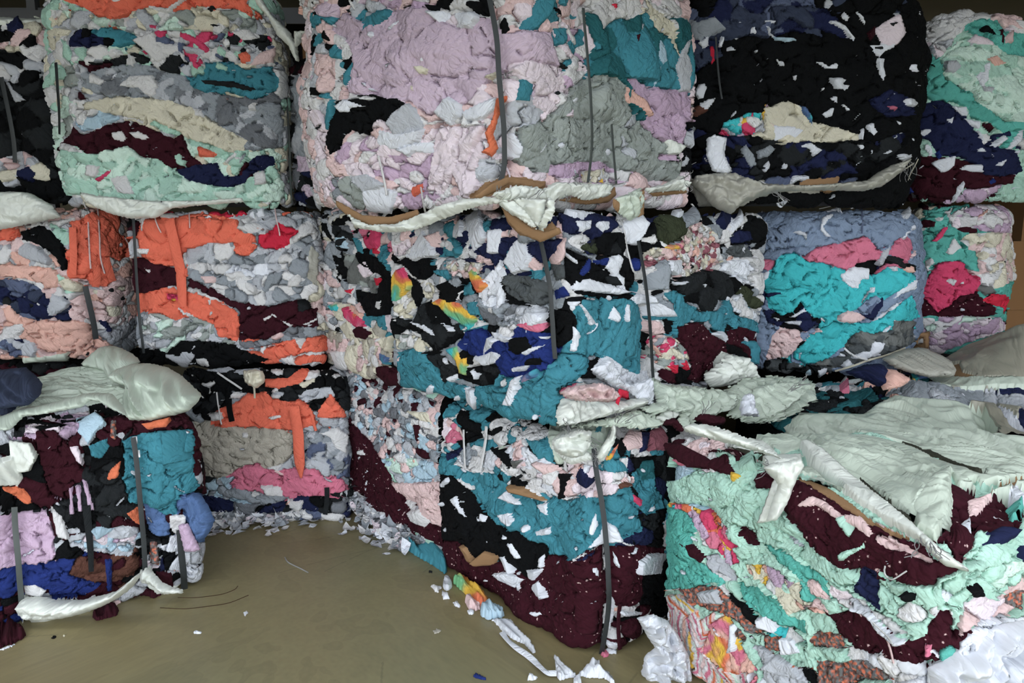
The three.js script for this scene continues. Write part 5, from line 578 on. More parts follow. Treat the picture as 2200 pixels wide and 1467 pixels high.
// ---------- stacks on the right ----------
const bK3 = new Bale({ label: 'big black bale on the top tier right of centre', plan: [W(1452, 250, 3.62), W(1476, 250, 3.46), W(1945, 250, 3.5), W(1962, 250, 3.9)], back: [[2.0, -4.5], [0.9, -4.5]], low: 1.615, high: 2.56, fill: 'black', solid: true, s: 0.043, step: 0.007, bulge: 0.04 });
bK3.view(3).L('navygrey slate navygrey navy', [740, 60, 1000, 40, 1050, -30, 1700, -30, 1700, 240, 1500, 190, 1400, 240, 1200, 230, 1100, 260, 860, 230, 760, 200]).L('navy navygrey', [850, 260, 1060, 250, 1060, 360, 960, 400, 880, 480, 830, 400]).X('hotpink yellow turquoise lightgrey lilac offwhite', [1040, 860, 1060, 790, 1140, 760, 1200, 730, 1320, 720, 1330, 660, 1400, 700, 1390, 860, 1380, 900, 1300, 850, 1200, 870, 1080, 890], { s: 0.022 })
  .X('black navy charcoal black', [780, 800, 1080, 870, 1700, 900, 1700, 1140, 1200, 1150, 800, 1130]).view(4).X('black navygrey lightgrey black', [260, -30, 850, -30, 880, 80, 560, 90, 400, 80, 280, 60]).L('navygrey navy slate', [-20, 40, 200, 40, 330, 60, 420, 110, 500, 230, 540, 290, 420, 240, 300, 180, 170, 170, -20, 230])
  .L('cream', [-50, 690, 100, 645, 180, 680, 240, 720, 260, 780, 320, 790, 420, 820, 560, 860, 580, 900, 460, 912, 300, 922, 150, 912, -50, 900], { ang: 0.2, a: 3 }).L('navy', [620, 640, 760, 580, 900, 640, 900, 740, 760, 760, 640, 680]).L('charcoal black navy', [-30, 930, 200, 910, 540, 920, 700, 900, 900, 820, 900, 860, 760, 1000, 680, 1060, 500, 1110, 280, 1150, -30, 1130])
  .L('slate', [-30, 1140, 110, 1130, 120, 1195, -30, 1195]).L('cardboard', [160, 1190, 210, 1155, 430, 1135, 410, 1195, 200, 1208]).L('slate', [430, 1170, 520, 1130, 560, 1140, 540, 1195, 440, 1195]).L('greysheet', [500, 1115, 580, 1060, 670, 1030, 670, 1090, 560, 1115]).L('greysheet', [-30, 1190, 200, 1210, 620, 1180, 700, 1130, 880, 1000, 900, 1040, 700, 1170, 620, 1240, -30, 1240])
  .view(3).L('greysheet', [820, 1150, 1000, 1130, 1120, 1120, 1200, 1160, 1300, 1190, 1700, 1200, 1700, 1250, 1400, 1235, 1300, 1270, 1180, 1320, 900, 1320])
  .S('grey', [800, 110, 900, 140, 1000, 110, 1060, 170, 1080, 190, 900, 260, 780, 240], [1170, 960, 1200, 930, 1260, 1020, 1270, 1060, 1230, 1080, 1190, 1010], [1270, 980, 1360, 930, 1400, 960, 1340, 1010, 1280, 1020], [830, 830, 870, 800, 880, 830, 850, 860, 830, 940, 810, 900]).S('black', [880, 40, 1000, 60, 960, 110, 900, 120])
  .S('white', [900, 280, 960, 230, 970, 290, 930, 310], [1205, 190, 1250, 180, 1265, 225, 1210, 210], [1030, 300, 1050, 230, 1065, 240, 1055, 300], [1070, 310, 1110, 300, 1125, 325, 1085, 335], [880, 600, 900, 550, 940, 540, 965, 590, 960, 640, 900, 640], [900, 670, 960, 640, 1010, 630, 970, 690, 940, 725, 915, 700], [1395, 390, 1430, 400, 1440, 430, 1425, 425], [955, 890, 1000, 870, 1070, 890, 1060, 990, 1110, 1100, 1080, 1115, 990, 1100, 950, 1000], [1310, 1070, 1340, 1040, 1370, 1070, 1330, 1105, 1310, 1095, 1345, 1075], [1430, 1085, 1450, 1050, 1460, 1060, 1440, 1090], [1320, 130, 1390, 135, 1380, 150, 1325, 145], [1145, 140, 1165, 145, 1160, 160])
  .S('red', [975, 300, 1000, 290, 1015, 380, 985, 410]).S('lightblue', [1370, 240, 1500, 245, 1530, 260, 1480, 270, 1390, 260]).S('brown', [840, 720, 900, 680, 960, 710, 880, 760])
  .view(4).S('white', [0, 810, 120, 815, 190, 840, 140, 890, 10, 905], [350, 140, 400, 140, 460, 170, 540, 270, 550, 290, 500, 250, 440, 190, 370, 160], [450, 80, 485, 110, 470, 140, 440, 120], [530, 75, 580, 110, 590, 170, 560, 130], [620, 290, 690, 290, 760, 240, 780, 260, 760, 310, 700, 340, 680, 370, 650, 350], [665, 380, 735, 380, 700, 525, 680, 500], [870, 420, 890, 415, 895, 465, 865, 450], [275, 405, 310, 410, 350, 430, 410, 400, 430, 465, 400, 450, 330, 440], [360, 510, 430, 505, 480, 510, 440, 540, 520, 555, 460, 585, 390, 570, 365, 530], [120, 490, 140, 490, 135, 515], [15, 390, 50, 400, 60, 430, 45, 425], [840, 640, 880, 635, 935, 660, 890, 690, 850, 680], [310, 740, 360, 700, 380, 700, 375, 750, 330, 760], [360, 640, 400, 620, 440, 630, 410, 680, 390, 660], [435, 680, 460, 690, 530, 720, 470, 711], [595, 810, 640, 790, 665, 850, 640, 880, 610, 850], [560, 850, 580, 825, 575, 900, 555, 890], [140, 940, 240, 920, 300, 970, 250, 1010, 230, 960], [50, 1080, 90, 1055, 80, 1085, 60, 1090], [100, 1190, 130, 1130, 230, 1130, 240, 1150, 160, 1160], [790, 1000, 860, 980, 900, 960, 900, 1010, 820, 1030], [620, 970, 640, 965, 630, 990], [700, 990, 740, 970, 730, 990], [790, 780, 810, 785, 800, 800])
  .D('rainbow', [180, 680, 210, 690, 250, 760, 240, 790, 190, 720]).S('palepink', [650, 190, 740, 130, 800, 100, 820, 220, 780, 290, 720, 300, 680, 270]).S('burgundy', [600, 220, 660, 160, 660, 230, 620, 260]).S('charcoal', [720, 160, 770, 150, 750, 190], [640, 300, 690, 300, 690, 325, 650, 325]).S('pink', [735, 685, 780, 685, 785, 710, 750, 700])
  .view(3).strap(4, [1005, 240, 1022, 450, 1042, 640], 'strap').strip('thread', 'offwhite', 2.4, [1270, 1180, 1380, 1220, 1440, 1290]).strip('thread', 'offwhite', 2.4, [1290, 1170, 1400, 1230]).view(4).strip('thread', 'cream', 2.4, [680, 1180, 780, 1120, 880, 1050]).strip('thread', 'cream', 2.2, [820, 1160, 880, 1080, 900, 1020]);

const bI2 = new Bale({ label: 'steel blue and turquoise bale on the second tier at right', plan: [W(1600, 600, 3.82), W(1650, 600, 3.68), W(1946, 600, 3.6), W(1966, 600, 4.0)], back: [[2.05, -4.6], [1.25, -4.6]], low: 0.81, high: 1.585, fill: 'steel', solid: true, step: 0.0072, bulge: 0.05 });
bI2.view(8).L('steel', [-30, 130, 100, 40, 300, 10, 640, 10, 780, -10, 980, -10, 1060, 80, 1090, 300, 980, 380, 860, 400, 800, 330, 700, 340, 500, 390, 380, 450, 100, 470, -30, 490], { s: 0.040 }).L('teal turquoise', [-30, 520, 110, 560, 130, 700, 80, 640, -30, 600]).L('pink', [370, 450, 470, 390, 600, 370, 700, 340, 770, 320, 830, 370, 860, 410, 900, 420, 860, 460, 740, 490, 640, 530, 560, 500, 440, 490]).L('pink', [920, 440, 970, 350, 1050, 310, 1090, 400, 1060, 480, 1000, 460]).L('pink', [80, 540, 110, 470, 180, 465, 200, 490, 160, 540])
  .X('charcoal black navy', [700, 500, 840, 470, 900, 440, 1000, 460, 1020, 490, 1100, 510, 1080, 560, 1000, 540, 920, 490, 860, 560, 780, 570])
  .L('turquoise', [100, 600, 180, 520, 230, 440, 330, 430, 400, 480, 560, 510, 640, 530, 700, 580, 780, 600, 860, 540, 960, 500, 1040, 550, 1100, 570, 1080, 620, 960, 680, 900, 740, 840, 700, 720, 790, 640, 810, 560, 840, 480, 840, 400, 790, 350, 760, 300, 820, 240, 830, 160, 780, 130, 700], { s: 0.042 }).L('navy black', [110, 800, 160, 790, 240, 830, 310, 820, 360, 740, 400, 800, 470, 880, 400, 930, 340, 940, 240, 910, 150, 880])
  .X('white lightgrey offwhite', [400, 800, 440, 840, 540, 850, 640, 810, 720, 820, 820, 880, 960, 760, 1030, 740, 960, 800, 840, 880, 760, 870, 560, 870, 440, 860]).L('turquoise', [330, 1040, 420, 960, 560, 870, 700, 880, 820, 880, 880, 850, 1000, 760, 1070, 700, 1120, 840, 960, 900, 940, 940, 860, 960, 740, 930, 680, 980, 600, 1060, 520, 1130, 420, 1140, 320, 1110], { ang: 0.6 }).L('blush', [140, 1080, 180, 960, 230, 910, 340, 920, 360, 990, 330, 1060, 250, 1120, 220, 1150, 140, 1130])
  .L('umber darkgrey', [580, 1100, 680, 980, 720, 940, 820, 960, 960, 920, 960, 860, 1100, 870, 1100, 1000, 900, 1080, 760, 1130, 600, 1170, 500, 1180, 300, 1280, 140, 1280, 120, 1120, 280, 1130, 420, 1150]).X('black charcoal darkgrey', [120, 1120, 300, 1100, 260, 1180, 400, 1150, 560, 1160, 560, 1300, 120, 1300])
  .L('greysheet', [600, 0, 640, 70, 660, 145, 720, 80, 755, -20, 600, -20])
  .S('white', [490, 220, 540, 195, 630, 215, 540, 225, 500, 260, 520, 300, 555, 320, 520, 325, 480, 280], [490, 180, 540, 150, 590, 145, 620, 190, 580, 170, 500, 185], [290, 290, 350, 280, 395, 310, 390, 345, 370, 310, 300, 305], [105, 340, 115, 330, 112, 390, 100, 390], [385, 370, 400, 355, 392, 380], [615, 570, 700, 520, 790, 530, 790, 590, 740, 600, 720, 660, 690, 660, 630, 610], [775, 690, 800, 650, 830, 645, 820, 680], [930, 730, 1000, 660, 1090, 600, 1080, 660, 1000, 690, 950, 725], [105, 560, 160, 545, 150, 590, 120, 610], [290, 840, 380, 785, 390, 800, 320, 840], [250, 870, 360, 870, 350, 885, 270, 885], [185, 845, 230, 850, 210, 865], [780, 1110, 820, 990, 890, 1010, 870, 1060], [680, 1100, 760, 1060, 850, 1060, 900, 1080, 760, 1110], [620, 1150, 660, 1110, 710, 1150, 650, 1165], [470, 1180, 530, 1170, 520, 1215, 480, 1210], [1000, 340, 1030, 290, 1020, 340], [935, 520, 980, 515, 980, 545, 945, 540])
  .S('lightgrey', [840, 500, 880, 420, 940, 390, 920, 440, 870, 510], [1000, 180, 1040, 170, 1040, 210, 1010, 200]).S('peach', [1010, 530, 1060, 510, 1070, 550, 1040, 555]).S('navy', [780, 830, 890, 710, 880, 770, 820, 860, 720, 810], [70, 690, 140, 680, 130, 780, 80, 740], [130, 690, 220, 680, 260, 690, 150, 710]).S('slate', [790, 780, 850, 740, 800, 820, 770, 810]).S('blush', [610, 830, 660, 800, 760, 820, 790, 850, 680, 880, 600, 860]).S('lightblue', [390, 1190, 420, 1170, 440, 1220, 390, 1220]).S('hotpink', [160, 80, 240, 40, 250, 60, 180, 85])
  .strip('cord', 'slate', 3, [748, 60, 748, 180, 742, 300]).strip('thread', 'offwhite', 3, [480, 80, 560, 150]).strip('cloth_strip', 'offwhite', 4, [640, 1035, 680, 1090, 780, 1110]).strip('cloth_strip', 'cream', 4, [580, 1180, 680, 1150, 900, 1080, 1000, 1035]);

const bJ2 = new Bale({ label: 'mint, lilac and hot pink bale on the second tier at far right', plan: [W(1945, 600, 4.35), W(1975, 600, 4.12), W(2135, 600, 4.05), W(2160, 600, 4.4)], back: [[2.85, -5.1], [2.15, -5.1]], low: 0.82, high: 1.62, fill: 'seafoam', solid: true, step: 0.0076, bulge: 0.05 });
bJ2.view(8).X('cream blush palepink offwhite', [1280, 80, 1420, 20, 1640, -20, 1700, 60, 1720, 110, 1560, 110]).X('cream burgundy seafoam offwhite seafoam', [1060, 100, 1300, 80, 1340, 120, 1300, 260, 1200, 300, 1060, 260], { a: 2.6 }).X('lilac palepink offwhite lilac', [1300, 180, 1400, 150, 1560, 100, 1700, 160, 1790, 180, 1720, 300, 1620, 300, 1500, 280, 1340, 270]).X('cream offwhite blush cream', [1380, 340, 1440, 300, 1720, 300, 1810, 400, 1800, 520, 1720, 620, 1640, 660, 1560, 650, 1520, 560, 1480, 430])
  .L('seafoam', [1060, 310, 1200, 310, 1300, 320, 1360, 310, 1380, 400, 1480, 420, 1520, 560, 1440, 540, 1420, 490, 1240, 500, 1160, 560, 1060, 560]).L('burgundy', [1060, 710, 1160, 700, 1200, 770, 1240, 820, 1310, 780, 1400, 700, 1500, 680, 1560, 760, 1640, 790, 1740, 790, 1600, 830, 1420, 830, 1280, 840, 1140, 860, 1060, 800], { print: 1 }).L('hotpink', [1060, 690, 1130, 620, 1180, 580, 1240, 500, 1330, 480, 1420, 490, 1450, 560, 1520, 580, 1510, 640, 1480, 690, 1400, 700, 1310, 780, 1240, 815, 1200, 770, 1150, 720])
  .L('red', [1520, 740, 1590, 690, 1670, 700, 1770, 800, 1660, 780]).L('seafoam', [1560, 670, 1640, 650, 1720, 610, 1810, 560, 1820, 780, 1700, 700, 1600, 690]).X('seafoam offwhite lilac palemint', [1050, 860, 1200, 830, 1300, 850, 1640, 830, 1680, 920, 1500, 930, 1380, 980, 1200, 960, 1050, 940]).X('lilac palepink', [1180, 960, 1400, 880, 1640, 840, 1700, 920, 1500, 980, 1250, 1080, 1150, 1080, 1170, 980]).L('cardboard', [1060, 950, 1190, 932, 1190, 1050, 1060, 1050], { rel: 0.2 })
  .S('burgundy', [1120, 120, 1190, 140, 1185, 165, 1130, 150], [1110, 240, 1160, 210, 1230, 230, 1220, 260, 1120, 270], [1350, 275, 1420, 260, 1490, 280, 1480, 300, 1380, 300], [1230, 135, 1260, 140, 1250, 160]).S('offwhite', [1290, 430, 1340, 330, 1390, 390, 1330, 440], [1340, 220, 1400, 190, 1480, 200, 1470, 250, 1360, 270], [1150, 480, 1200, 460, 1220, 490, 1170, 530], [1255, 610, 1310, 595, 1350, 600, 1340, 640, 1300, 620], [1380, 620, 1420, 600, 1400, 630], [1110, 990, 1150, 975, 1150, 1010, 1115, 1010]).S('hotpink', [1210, 350, 1280, 260, 1310, 270, 1270, 330, 1230, 360]).S('umber', [1490, 650, 1570, 640, 1600, 680, 1540, 700]);

const bL3 = new Bale({ label: 'mint, navy and burgundy bale on the top tier at the right edge', plan: [W(1945, 250, 4.3), W(1968, 250, 4.0), W(2180, 250, 3.95), W(2240, 250, 4.1)], back: [[3.0, -5.0], [2.1, -5.0]], low: 1.645, high: 2.56, droop: 0.1, peak: -0.05, fill: 'mint', solid: true, step: 0.0075, bulge: 0.06, round: 0.16 });
bL3.view(4).L('offwhite', [880, 200, 960, 90, 1100, 60, 1330, 60, 1400, 110, 1290, 130, 1240, 190, 1160, 240, 1040, 290, 940, 260]).X('palepink offwhite blush', [1330, 50, 1420, 60, 1500, 70, 1560, 100, 1700, 240, 1560, 200, 1470, 180, 1400, 120]).X('lightgrey cream palepink offwhite', [880, 260, 1040, 280, 1180, 240, 1100, 340, 1060, 380, 980, 350, 880, 330]).L('seafoam', [1240, 160, 1300, 125, 1450, 120, 1500, 200, 1560, 210, 1700, 230, 1700, 370, 1500, 350, 1440, 280, 1360, 240, 1240, 190])
  .L('palemint palemint mint', [1060, 390, 1140, 310, 1240, 240, 1380, 260, 1440, 290, 1500, 350, 1700, 380, 1700, 800, 1500, 770, 1400, 700, 1280, 590, 1120, 520, 1090, 440]).L('seafoam', [870, 340, 960, 330, 1080, 390, 1100, 500, 1180, 550, 1290, 600, 1340, 680, 1400, 710, 1500, 780, 1700, 790, 1700, 840, 1480, 850, 1400, 790, 1280, 760, 1240, 690, 1140, 640, 1060, 650, 960, 620, 870, 640])
  .L('navy', [860, 720, 960, 660, 1100, 640, 1160, 680, 1250, 760, 1320, 860, 1340, 940, 1400, 950, 1560, 960, 1610, 1100, 1500, 1140, 1360, 1120, 1330, 1060, 1200, 1010, 1060, 1000, 1000, 900, 860, 850]).L('burgundy', [1340, 790, 1400, 790, 1440, 830, 1420, 870, 1380, 860]).X('offwhite lightgrey navy seafoam', [1340, 860, 1420, 870, 1500, 850, 1640, 820, 1640, 960, 1400, 950, 1340, 930])
  .L('burgundy', [840, 1120, 900, 1000, 1060, 1010, 1200, 1020, 1330, 1060, 1360, 1120, 1500, 1140, 1580, 1110, 1540, 1180, 1440, 1200, 1240, 1210, 1180, 1290, 1060, 1280, 960, 1280, 880, 1320, 760, 1250]).L('palepink lilac', [1190, 1300, 1240, 1220, 1400, 1200, 1480, 1180, 1440, 1240, 1380, 1270, 1280, 1310])
  .S('black', [1330, 190, 1370, 165, 1410, 190, 1430, 230, 1390, 205, 1340, 210], [950, 430, 1000, 400, 1050, 430, 990, 410]).S('burgundy', [1455, 200, 1475, 190, 1480, 290, 1465, 270]).S('blush', [1480, 240, 1530, 200, 1530, 280, 1480, 280]).S('palepink', [1245, 270, 1300, 225, 1380, 250, 1420, 290, 1330, 290]).S('lightgrey', [1110, 400, 1180, 390, 1230, 430, 1160, 470, 1110, 460], [1340, 560, 1430, 560, 1410, 600, 1350, 590]).S('white', [1300, 500, 1350, 420, 1390, 400, 1380, 520, 1340, 560], [1155, 685, 1240, 690, 1250, 740, 1210, 745], [1110, 770, 1160, 755, 1150, 795, 1120, 790], [920, 850, 1000, 830, 1040, 840, 980, 880], [890, 880, 940, 900, 920, 920], [980, 925, 1020, 940, 1035, 990, 1010, 1005, 985, 960], [1230, 760, 1330, 790, 1320, 830, 1260, 800], [1310, 840, 1350, 870, 1365, 915, 1340, 905], [1390, 940, 1480, 870, 1500, 890, 1430, 945], [1490, 960, 1600, 840, 1590, 910, 1520, 960], [1300, 960, 1340, 950, 1360, 975, 1320, 980], [1420, 1065, 1500, 1020, 1470, 1070], [1560, 980, 1585, 960, 1580, 995], [1020, 1050, 1060, 1030, 1180, 1000, 1170, 1060, 1130, 1100, 1080, 1110], [1190, 1090, 1240, 1060, 1330, 1060, 1340, 1110, 1280, 1110], [1150, 1290, 1180, 1200, 1220, 1165, 1215, 1220, 1180, 1280])
  .S('peach', [1370, 380, 1430, 360, 1490, 410, 1420, 430]).S('grey', [980, 310, 1030, 290, 1050, 340, 1010, 350]).S('royal', [1045, 990, 1070, 965, 1085, 1010, 1060, 1025], [870, 1220, 900, 1205, 915, 1240, 885, 1245], [1375, 1170, 1410, 1150, 1440, 1170, 1390, 1195]);

const bM = new Bale({ label: 'front bale at lower right under green sheets with diagonal layers', plan: [W(1436, 1150, 2.62), W(1452, 1200, 2.5), W(2052, 1340, 1.66), [1.95, -2.03]], back: [[1.52, -2.76], [0.72, -2.66]], low: 0.005, high: 0.83, fill: 'mint', solid: true, step: 0.0046, bulge: 0.03, round: 0.07, top: [W(1446, 960, 2.52), W(2056, 1200, 1.7), [1.93, -2.06], [1.3, -2.74]] });
bM.view(12).X('blush offwhite burgundy mint palepink', [160, 230, 300, 220, 430, 260, 600, 310, 640, 330, 540, 340, 460, 400, 390, 390, 240, 360, 150, 340]).L('lightblue', [150, 380, 240, 370, 300, 390, 330, 460, 240, 500, 150, 470], { s: 0.04, fine: 1.4 }).L('mint', [150, 480, 330, 400, 460, 420, 520, 340, 660, 350, 620, 410, 580, 490, 700, 500, 740, 640, 850, 700, 960, 830, 1000, 900, 1150, 890, 1110, 1020, 1000, 960, 860, 870, 760, 790, 640, 760, 620, 700, 520, 660, 400, 620, 300, 570, 150, 560], { s: 0.04, fine: 1.3 })
  .L('burgundy', [580, 490, 620, 405, 700, 400, 760, 430, 720, 500, 650, 490]).L('seafoam', [130, 580, 300, 600, 330, 680, 280, 760, 340, 850, 430, 920, 520, 900, 560, 990, 650, 970, 720, 1010, 790, 1130, 870, 1150, 900, 1230, 800, 1180, 640, 1110, 540, 1040, 500, 970, 400, 960, 340, 970, 250, 990, 110, 1010, 100, 800], { s: 0.04, fine: 1.3 })
  .X('hotpink orange yellow turquoise lilac offwhite pink', [150, 570, 260, 565, 350, 600, 440, 640, 560, 740, 580, 780, 500, 790, 540, 860, 480, 880, 430, 800, 340, 770, 320, 680, 270, 610], { s: 0.022, ang: -0.7 }).L('red', [430, 640, 500, 690, 570, 760, 560, 780, 480, 720]).L('burgundy', [510, 680, 560, 670, 620, 720, 630, 780, 580, 770, 540, 720]).X('offwhite palemint lightgrey', [370, 830, 420, 820, 500, 880, 540, 960, 460, 950, 380, 890], { ang: -0.7 })
  .X('cream peach yellow lilac mint offwhite cream', [560, 870, 660, 870, 740, 900, 860, 980, 860, 1100, 790, 1120, 740, 1040, 640, 960, 580, 910], { s: 0.03, ang: -0.6 }).L('seafoam', [680, 770, 780, 820, 860, 880, 960, 930, 1000, 1060, 940, 1040, 840, 940, 740, 860]).X('blush palepink offwhite', [860, 940, 930, 960, 1000, 1060, 900, 1020]).L('yellow', [840, 940, 880, 1010, 940, 1070, 1050, 1080, 1040, 1120, 980, 1130, 880, 1090, 850, 1010], { dye: 'sun', ang: -0.6 })
  .L('burgundy', [740, 600, 760, 500, 830, 450, 960, 510, 1090, 600, 1200, 690, 1350, 740, 1440, 760, 1520, 850, 1660, 900, 1620, 920, 1520, 940, 1510, 980, 1440, 970, 1300, 930, 1240, 890, 1130, 890, 1000, 880, 940, 820, 860, 720], { print: 1, rel: 0.8, s: 0.050 }).L('blush', [1230, 730, 1300, 720, 1340, 760, 1440, 800, 1500, 840, 1520, 880, 1420, 840, 1330, 800, 1250, 780])
  .L('navy', [1110, 1010, 1160, 880, 1240, 900, 1240, 1010, 1260, 1110, 1180, 1060], { rel: 0.4 }).X('mint palemint offwhite mint', [1240, 930, 1310, 960, 1400, 970, 1500, 990, 1540, 1060, 1480, 1180, 1420, 1200, 1300, 1120, 1250, 1050], { s: 0.045 }).X('offwhite lightgrey palepink', [980, 970, 1110, 1020, 1240, 1110, 1340, 1180, 1440, 1230, 1300, 1220, 1200, 1120, 1080, 1090, 1000, 1040])
  .L('burgundy', [980, 1130, 1080, 1100, 1200, 1110, 1280, 1200, 1360, 1260, 1460, 1240, 1480, 1200, 1520, 1100, 1580, 1080, 1620, 1160, 1600, 1230, 1530, 1330, 1420, 1370, 1280, 1340, 1120, 1280, 1040, 1200], { print: 1, rel: 0.7 }).X('white lightgrey offwhite', [1060, 1270, 1280, 1350, 1460, 1370, 1490, 1490, 1300, 1490, 1200, 1400, 1080, 1340]).L('brown', [250, 1000, 340, 975, 440, 990, 520, 1060, 600, 1150, 660, 1230, 600, 1220, 520, 1150, 400, 1110, 300, 1060], { dye: 'plaid' })
  .X('black offwhite grey', [840, 1380, 960, 1400, 1020, 1490, 860, 1490]).L('brown', [650, 1230, 760, 1230, 740, 1310, 660, 1290], { dye: 'plaid' }).L('brown', [850, 1280, 940, 1200, 1060, 1220, 1080, 1300, 1000, 1290], { dye: 'plaid' }).L('brown', [930, 1350, 1140, 1350, 1320, 1450, 1150, 1460, 1050, 1490, 950, 1490], { dye: 'plaid' }).L('black', [420, 970, 480, 965, 520, 1040, 600, 1110, 680, 1180, 720, 1230, 650, 1210, 560, 1120, 470, 1030]).X('lightgrey offwhite mint turquoise', [660, 1120, 800, 1180, 900, 1230, 900, 1290, 760, 1240, 700, 1200])
  .L('offwhite', [110, 1040, 240, 1020, 300, 1080, 330, 1160, 400, 1110, 500, 1150, 560, 1230, 560, 1330, 640, 1400, 600, 1490, 300, 1490, 240, 1300, 110, 1130], { dye: 'candy', ang: -0.9, s: 0.09, rel: 0.7 }).L('yellow', [380, 1180, 460, 1120, 510, 1160, 540, 1260, 600, 1360, 640, 1400, 520, 1420, 420, 1380, 340, 1290], { dye: 'sun', ang: -0.9 }).X('white lightgrey', [580, 1260, 740, 1340, 840, 1390, 900, 1490, 630, 1490, 660, 1380], { s: 0.043, ang: -0.6 }).X('white lightgrey offwhite', [-20, 1130, 150, 1140, 220, 1300, 290, 1490, -20, 1490], { s: 0.036 })
  .L('burgundy', [1610, 500, 1700, 490, 1740, 550, 1890, 490, 1965, 470, 1965, 640, 1940, 700, 1720, 740, 1690, 800, 1640, 880, 1580, 780], { print: 1 }).L('mint', [1700, 790, 1840, 750, 1970, 790, 1970, 840, 1860, 880, 1700, 910, 1650, 930]).X('mint palemint', [1680, 930, 1820, 880, 1970, 840, 1970, 980, 1860, 1020, 1780, 980]).X('white lightgrey mint', [1540, 960, 1660, 930, 1760, 940, 1800, 1050, 1700, 1010, 1650, 1090, 1560, 1060]).X('blush blush palepink', [1650, 1080, 1740, 1020, 1830, 1040, 1970, 900, 1970, 1130, 1850, 1150, 1700, 1180, 1640, 1260], { s: 0.036 }).L('brown', [1860, 1030, 1970, 990, 1970, 1110, 1880, 1070], { dye: 'plaid' })
  .L('white', [1640, 1260, 1760, 1160, 1970, 1130, 1970, 1490, 1460, 1490, 1480, 1380, 1530, 1350, 1620, 1400], { s: 0.040, rel: 1.2 }).L('seafoam', [1530, 1350, 1590, 1270, 1620, 1290, 1630, 1400, 1560, 1380])
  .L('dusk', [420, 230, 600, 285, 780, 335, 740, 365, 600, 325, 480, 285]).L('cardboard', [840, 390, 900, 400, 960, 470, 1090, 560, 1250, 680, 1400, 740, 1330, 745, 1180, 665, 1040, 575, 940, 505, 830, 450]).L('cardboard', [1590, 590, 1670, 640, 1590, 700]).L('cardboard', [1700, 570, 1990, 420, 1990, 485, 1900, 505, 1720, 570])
  .L('sheet', [400, 165, 560, 120, 820, 165, 1050, 200, 1240, 250, 1400, 300, 1600, 400, 1760, 450, 1640, 500, 1590, 440, 1605, 560, 1585, 720, 1520, 765, 1440, 700, 1380, 640, 1250, 540, 1100, 460, 960, 350, 840, 300, 760, 335, 640, 275], { fold: -0.4 }).L('sheet', [800, 130, 960, 80, 1200, 90, 1340, 20, 1600, 20, 1990, 90, 1990, 450, 1750, 500, 1640, 400, 1400, 290, 1240, 240, 1050, 190, 840, 165], { fold: 0.2 }).L('sheetwhite', [250, 200, 330, 165, 520, 185, 680, 285, 740, 340, 640, 322, 480, 275, 300, 235], { fold: 0.3 })
  .S('burgundy', [180, 270, 260, 280, 320, 310, 400, 350, 460, 330, 540, 440, 480, 420, 400, 390, 300, 380, 240, 340], [260, 760, 310, 780, 370, 830, 350, 860, 300, 830]).S('pink', [215, 345, 320, 320, 325, 375, 250, 370]).S('yellow', [480, 400, 540, 430, 510, 455, 490, 440]).S('blush', [820, 590, 900, 540, 960, 560, 1060, 630, 1150, 640, 1220, 720, 1200, 740, 1120, 680, 1040, 650, 930, 580], [1680, 570, 1800, 560, 1740, 620, 1690, 640]).S('mint', [1040, 650, 1080, 640, 1140, 720, 1100, 730], [1060, 810, 1160, 770, 1180, 740, 1230, 740, 1220, 800, 1160, 790, 1065, 845], [520, 350, 600, 340, 620, 400, 540, 400])
  .S('lightgrey', [340, 1010, 420, 1000, 440, 1070, 350, 1060], [20, 1140, 100, 1120, 220, 1260, 200, 1330, 130, 1270], [660, 1390, 720, 1330, 800, 1370, 860, 1450, 740, 1420]).S('white', [640, 1140, 700, 1120, 740, 1180, 720, 1210, 650, 1180], [750, 1240, 800, 1240, 850, 1310, 760, 1320], [1900, 470, 1965, 560, 1950, 600, 1900, 550], [500, 1170, 520, 1170, 520, 1300, 490, 1310], [1640, 690, 1690, 680, 1690, 740, 1660, 730], [1100, 1090, 1200, 1120, 1290, 1220, 1370, 1260, 1340, 1270, 1250, 1210, 1190, 1130]).S('seafoam', [1870, 600, 1950, 590, 1940, 640, 1900, 660]).S('navy', [1720, 740, 1830, 710, 1900, 740, 1850, 770, 1720, 780], [1930, 780, 1970, 780, 1970, 860, 1945, 850]).S('black', [1670, 980, 1720, 960, 1740, 1010, 1700, 1030], [1390, 1010, 1440, 1010, 1430, 1050, 1400, 1050]).S('pink', [1475, 1280, 1510, 1270, 1500, 1330, 1480, 1320])
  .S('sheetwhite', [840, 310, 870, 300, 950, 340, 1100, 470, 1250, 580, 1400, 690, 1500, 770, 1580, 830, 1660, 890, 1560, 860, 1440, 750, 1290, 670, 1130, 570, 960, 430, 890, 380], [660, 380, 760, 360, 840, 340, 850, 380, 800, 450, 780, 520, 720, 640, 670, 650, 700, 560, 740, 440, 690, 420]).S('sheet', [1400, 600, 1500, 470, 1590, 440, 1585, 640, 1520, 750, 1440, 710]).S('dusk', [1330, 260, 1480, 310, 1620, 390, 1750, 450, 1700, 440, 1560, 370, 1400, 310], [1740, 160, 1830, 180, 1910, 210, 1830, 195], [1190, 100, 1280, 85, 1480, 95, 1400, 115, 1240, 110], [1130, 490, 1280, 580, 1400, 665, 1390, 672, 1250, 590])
  .strip('thread', 'offwhite', 3, [1290, 870, 1280, 930, 1330, 940, 1370, 920, 1410, 890]).strip('thread', 'blush', 4, [1290, 1240, 1320, 1300, 1325, 1360]).strip('thread', 'offwhite', 3, [1230, 1150, 1290, 1210, 1350, 1250]);

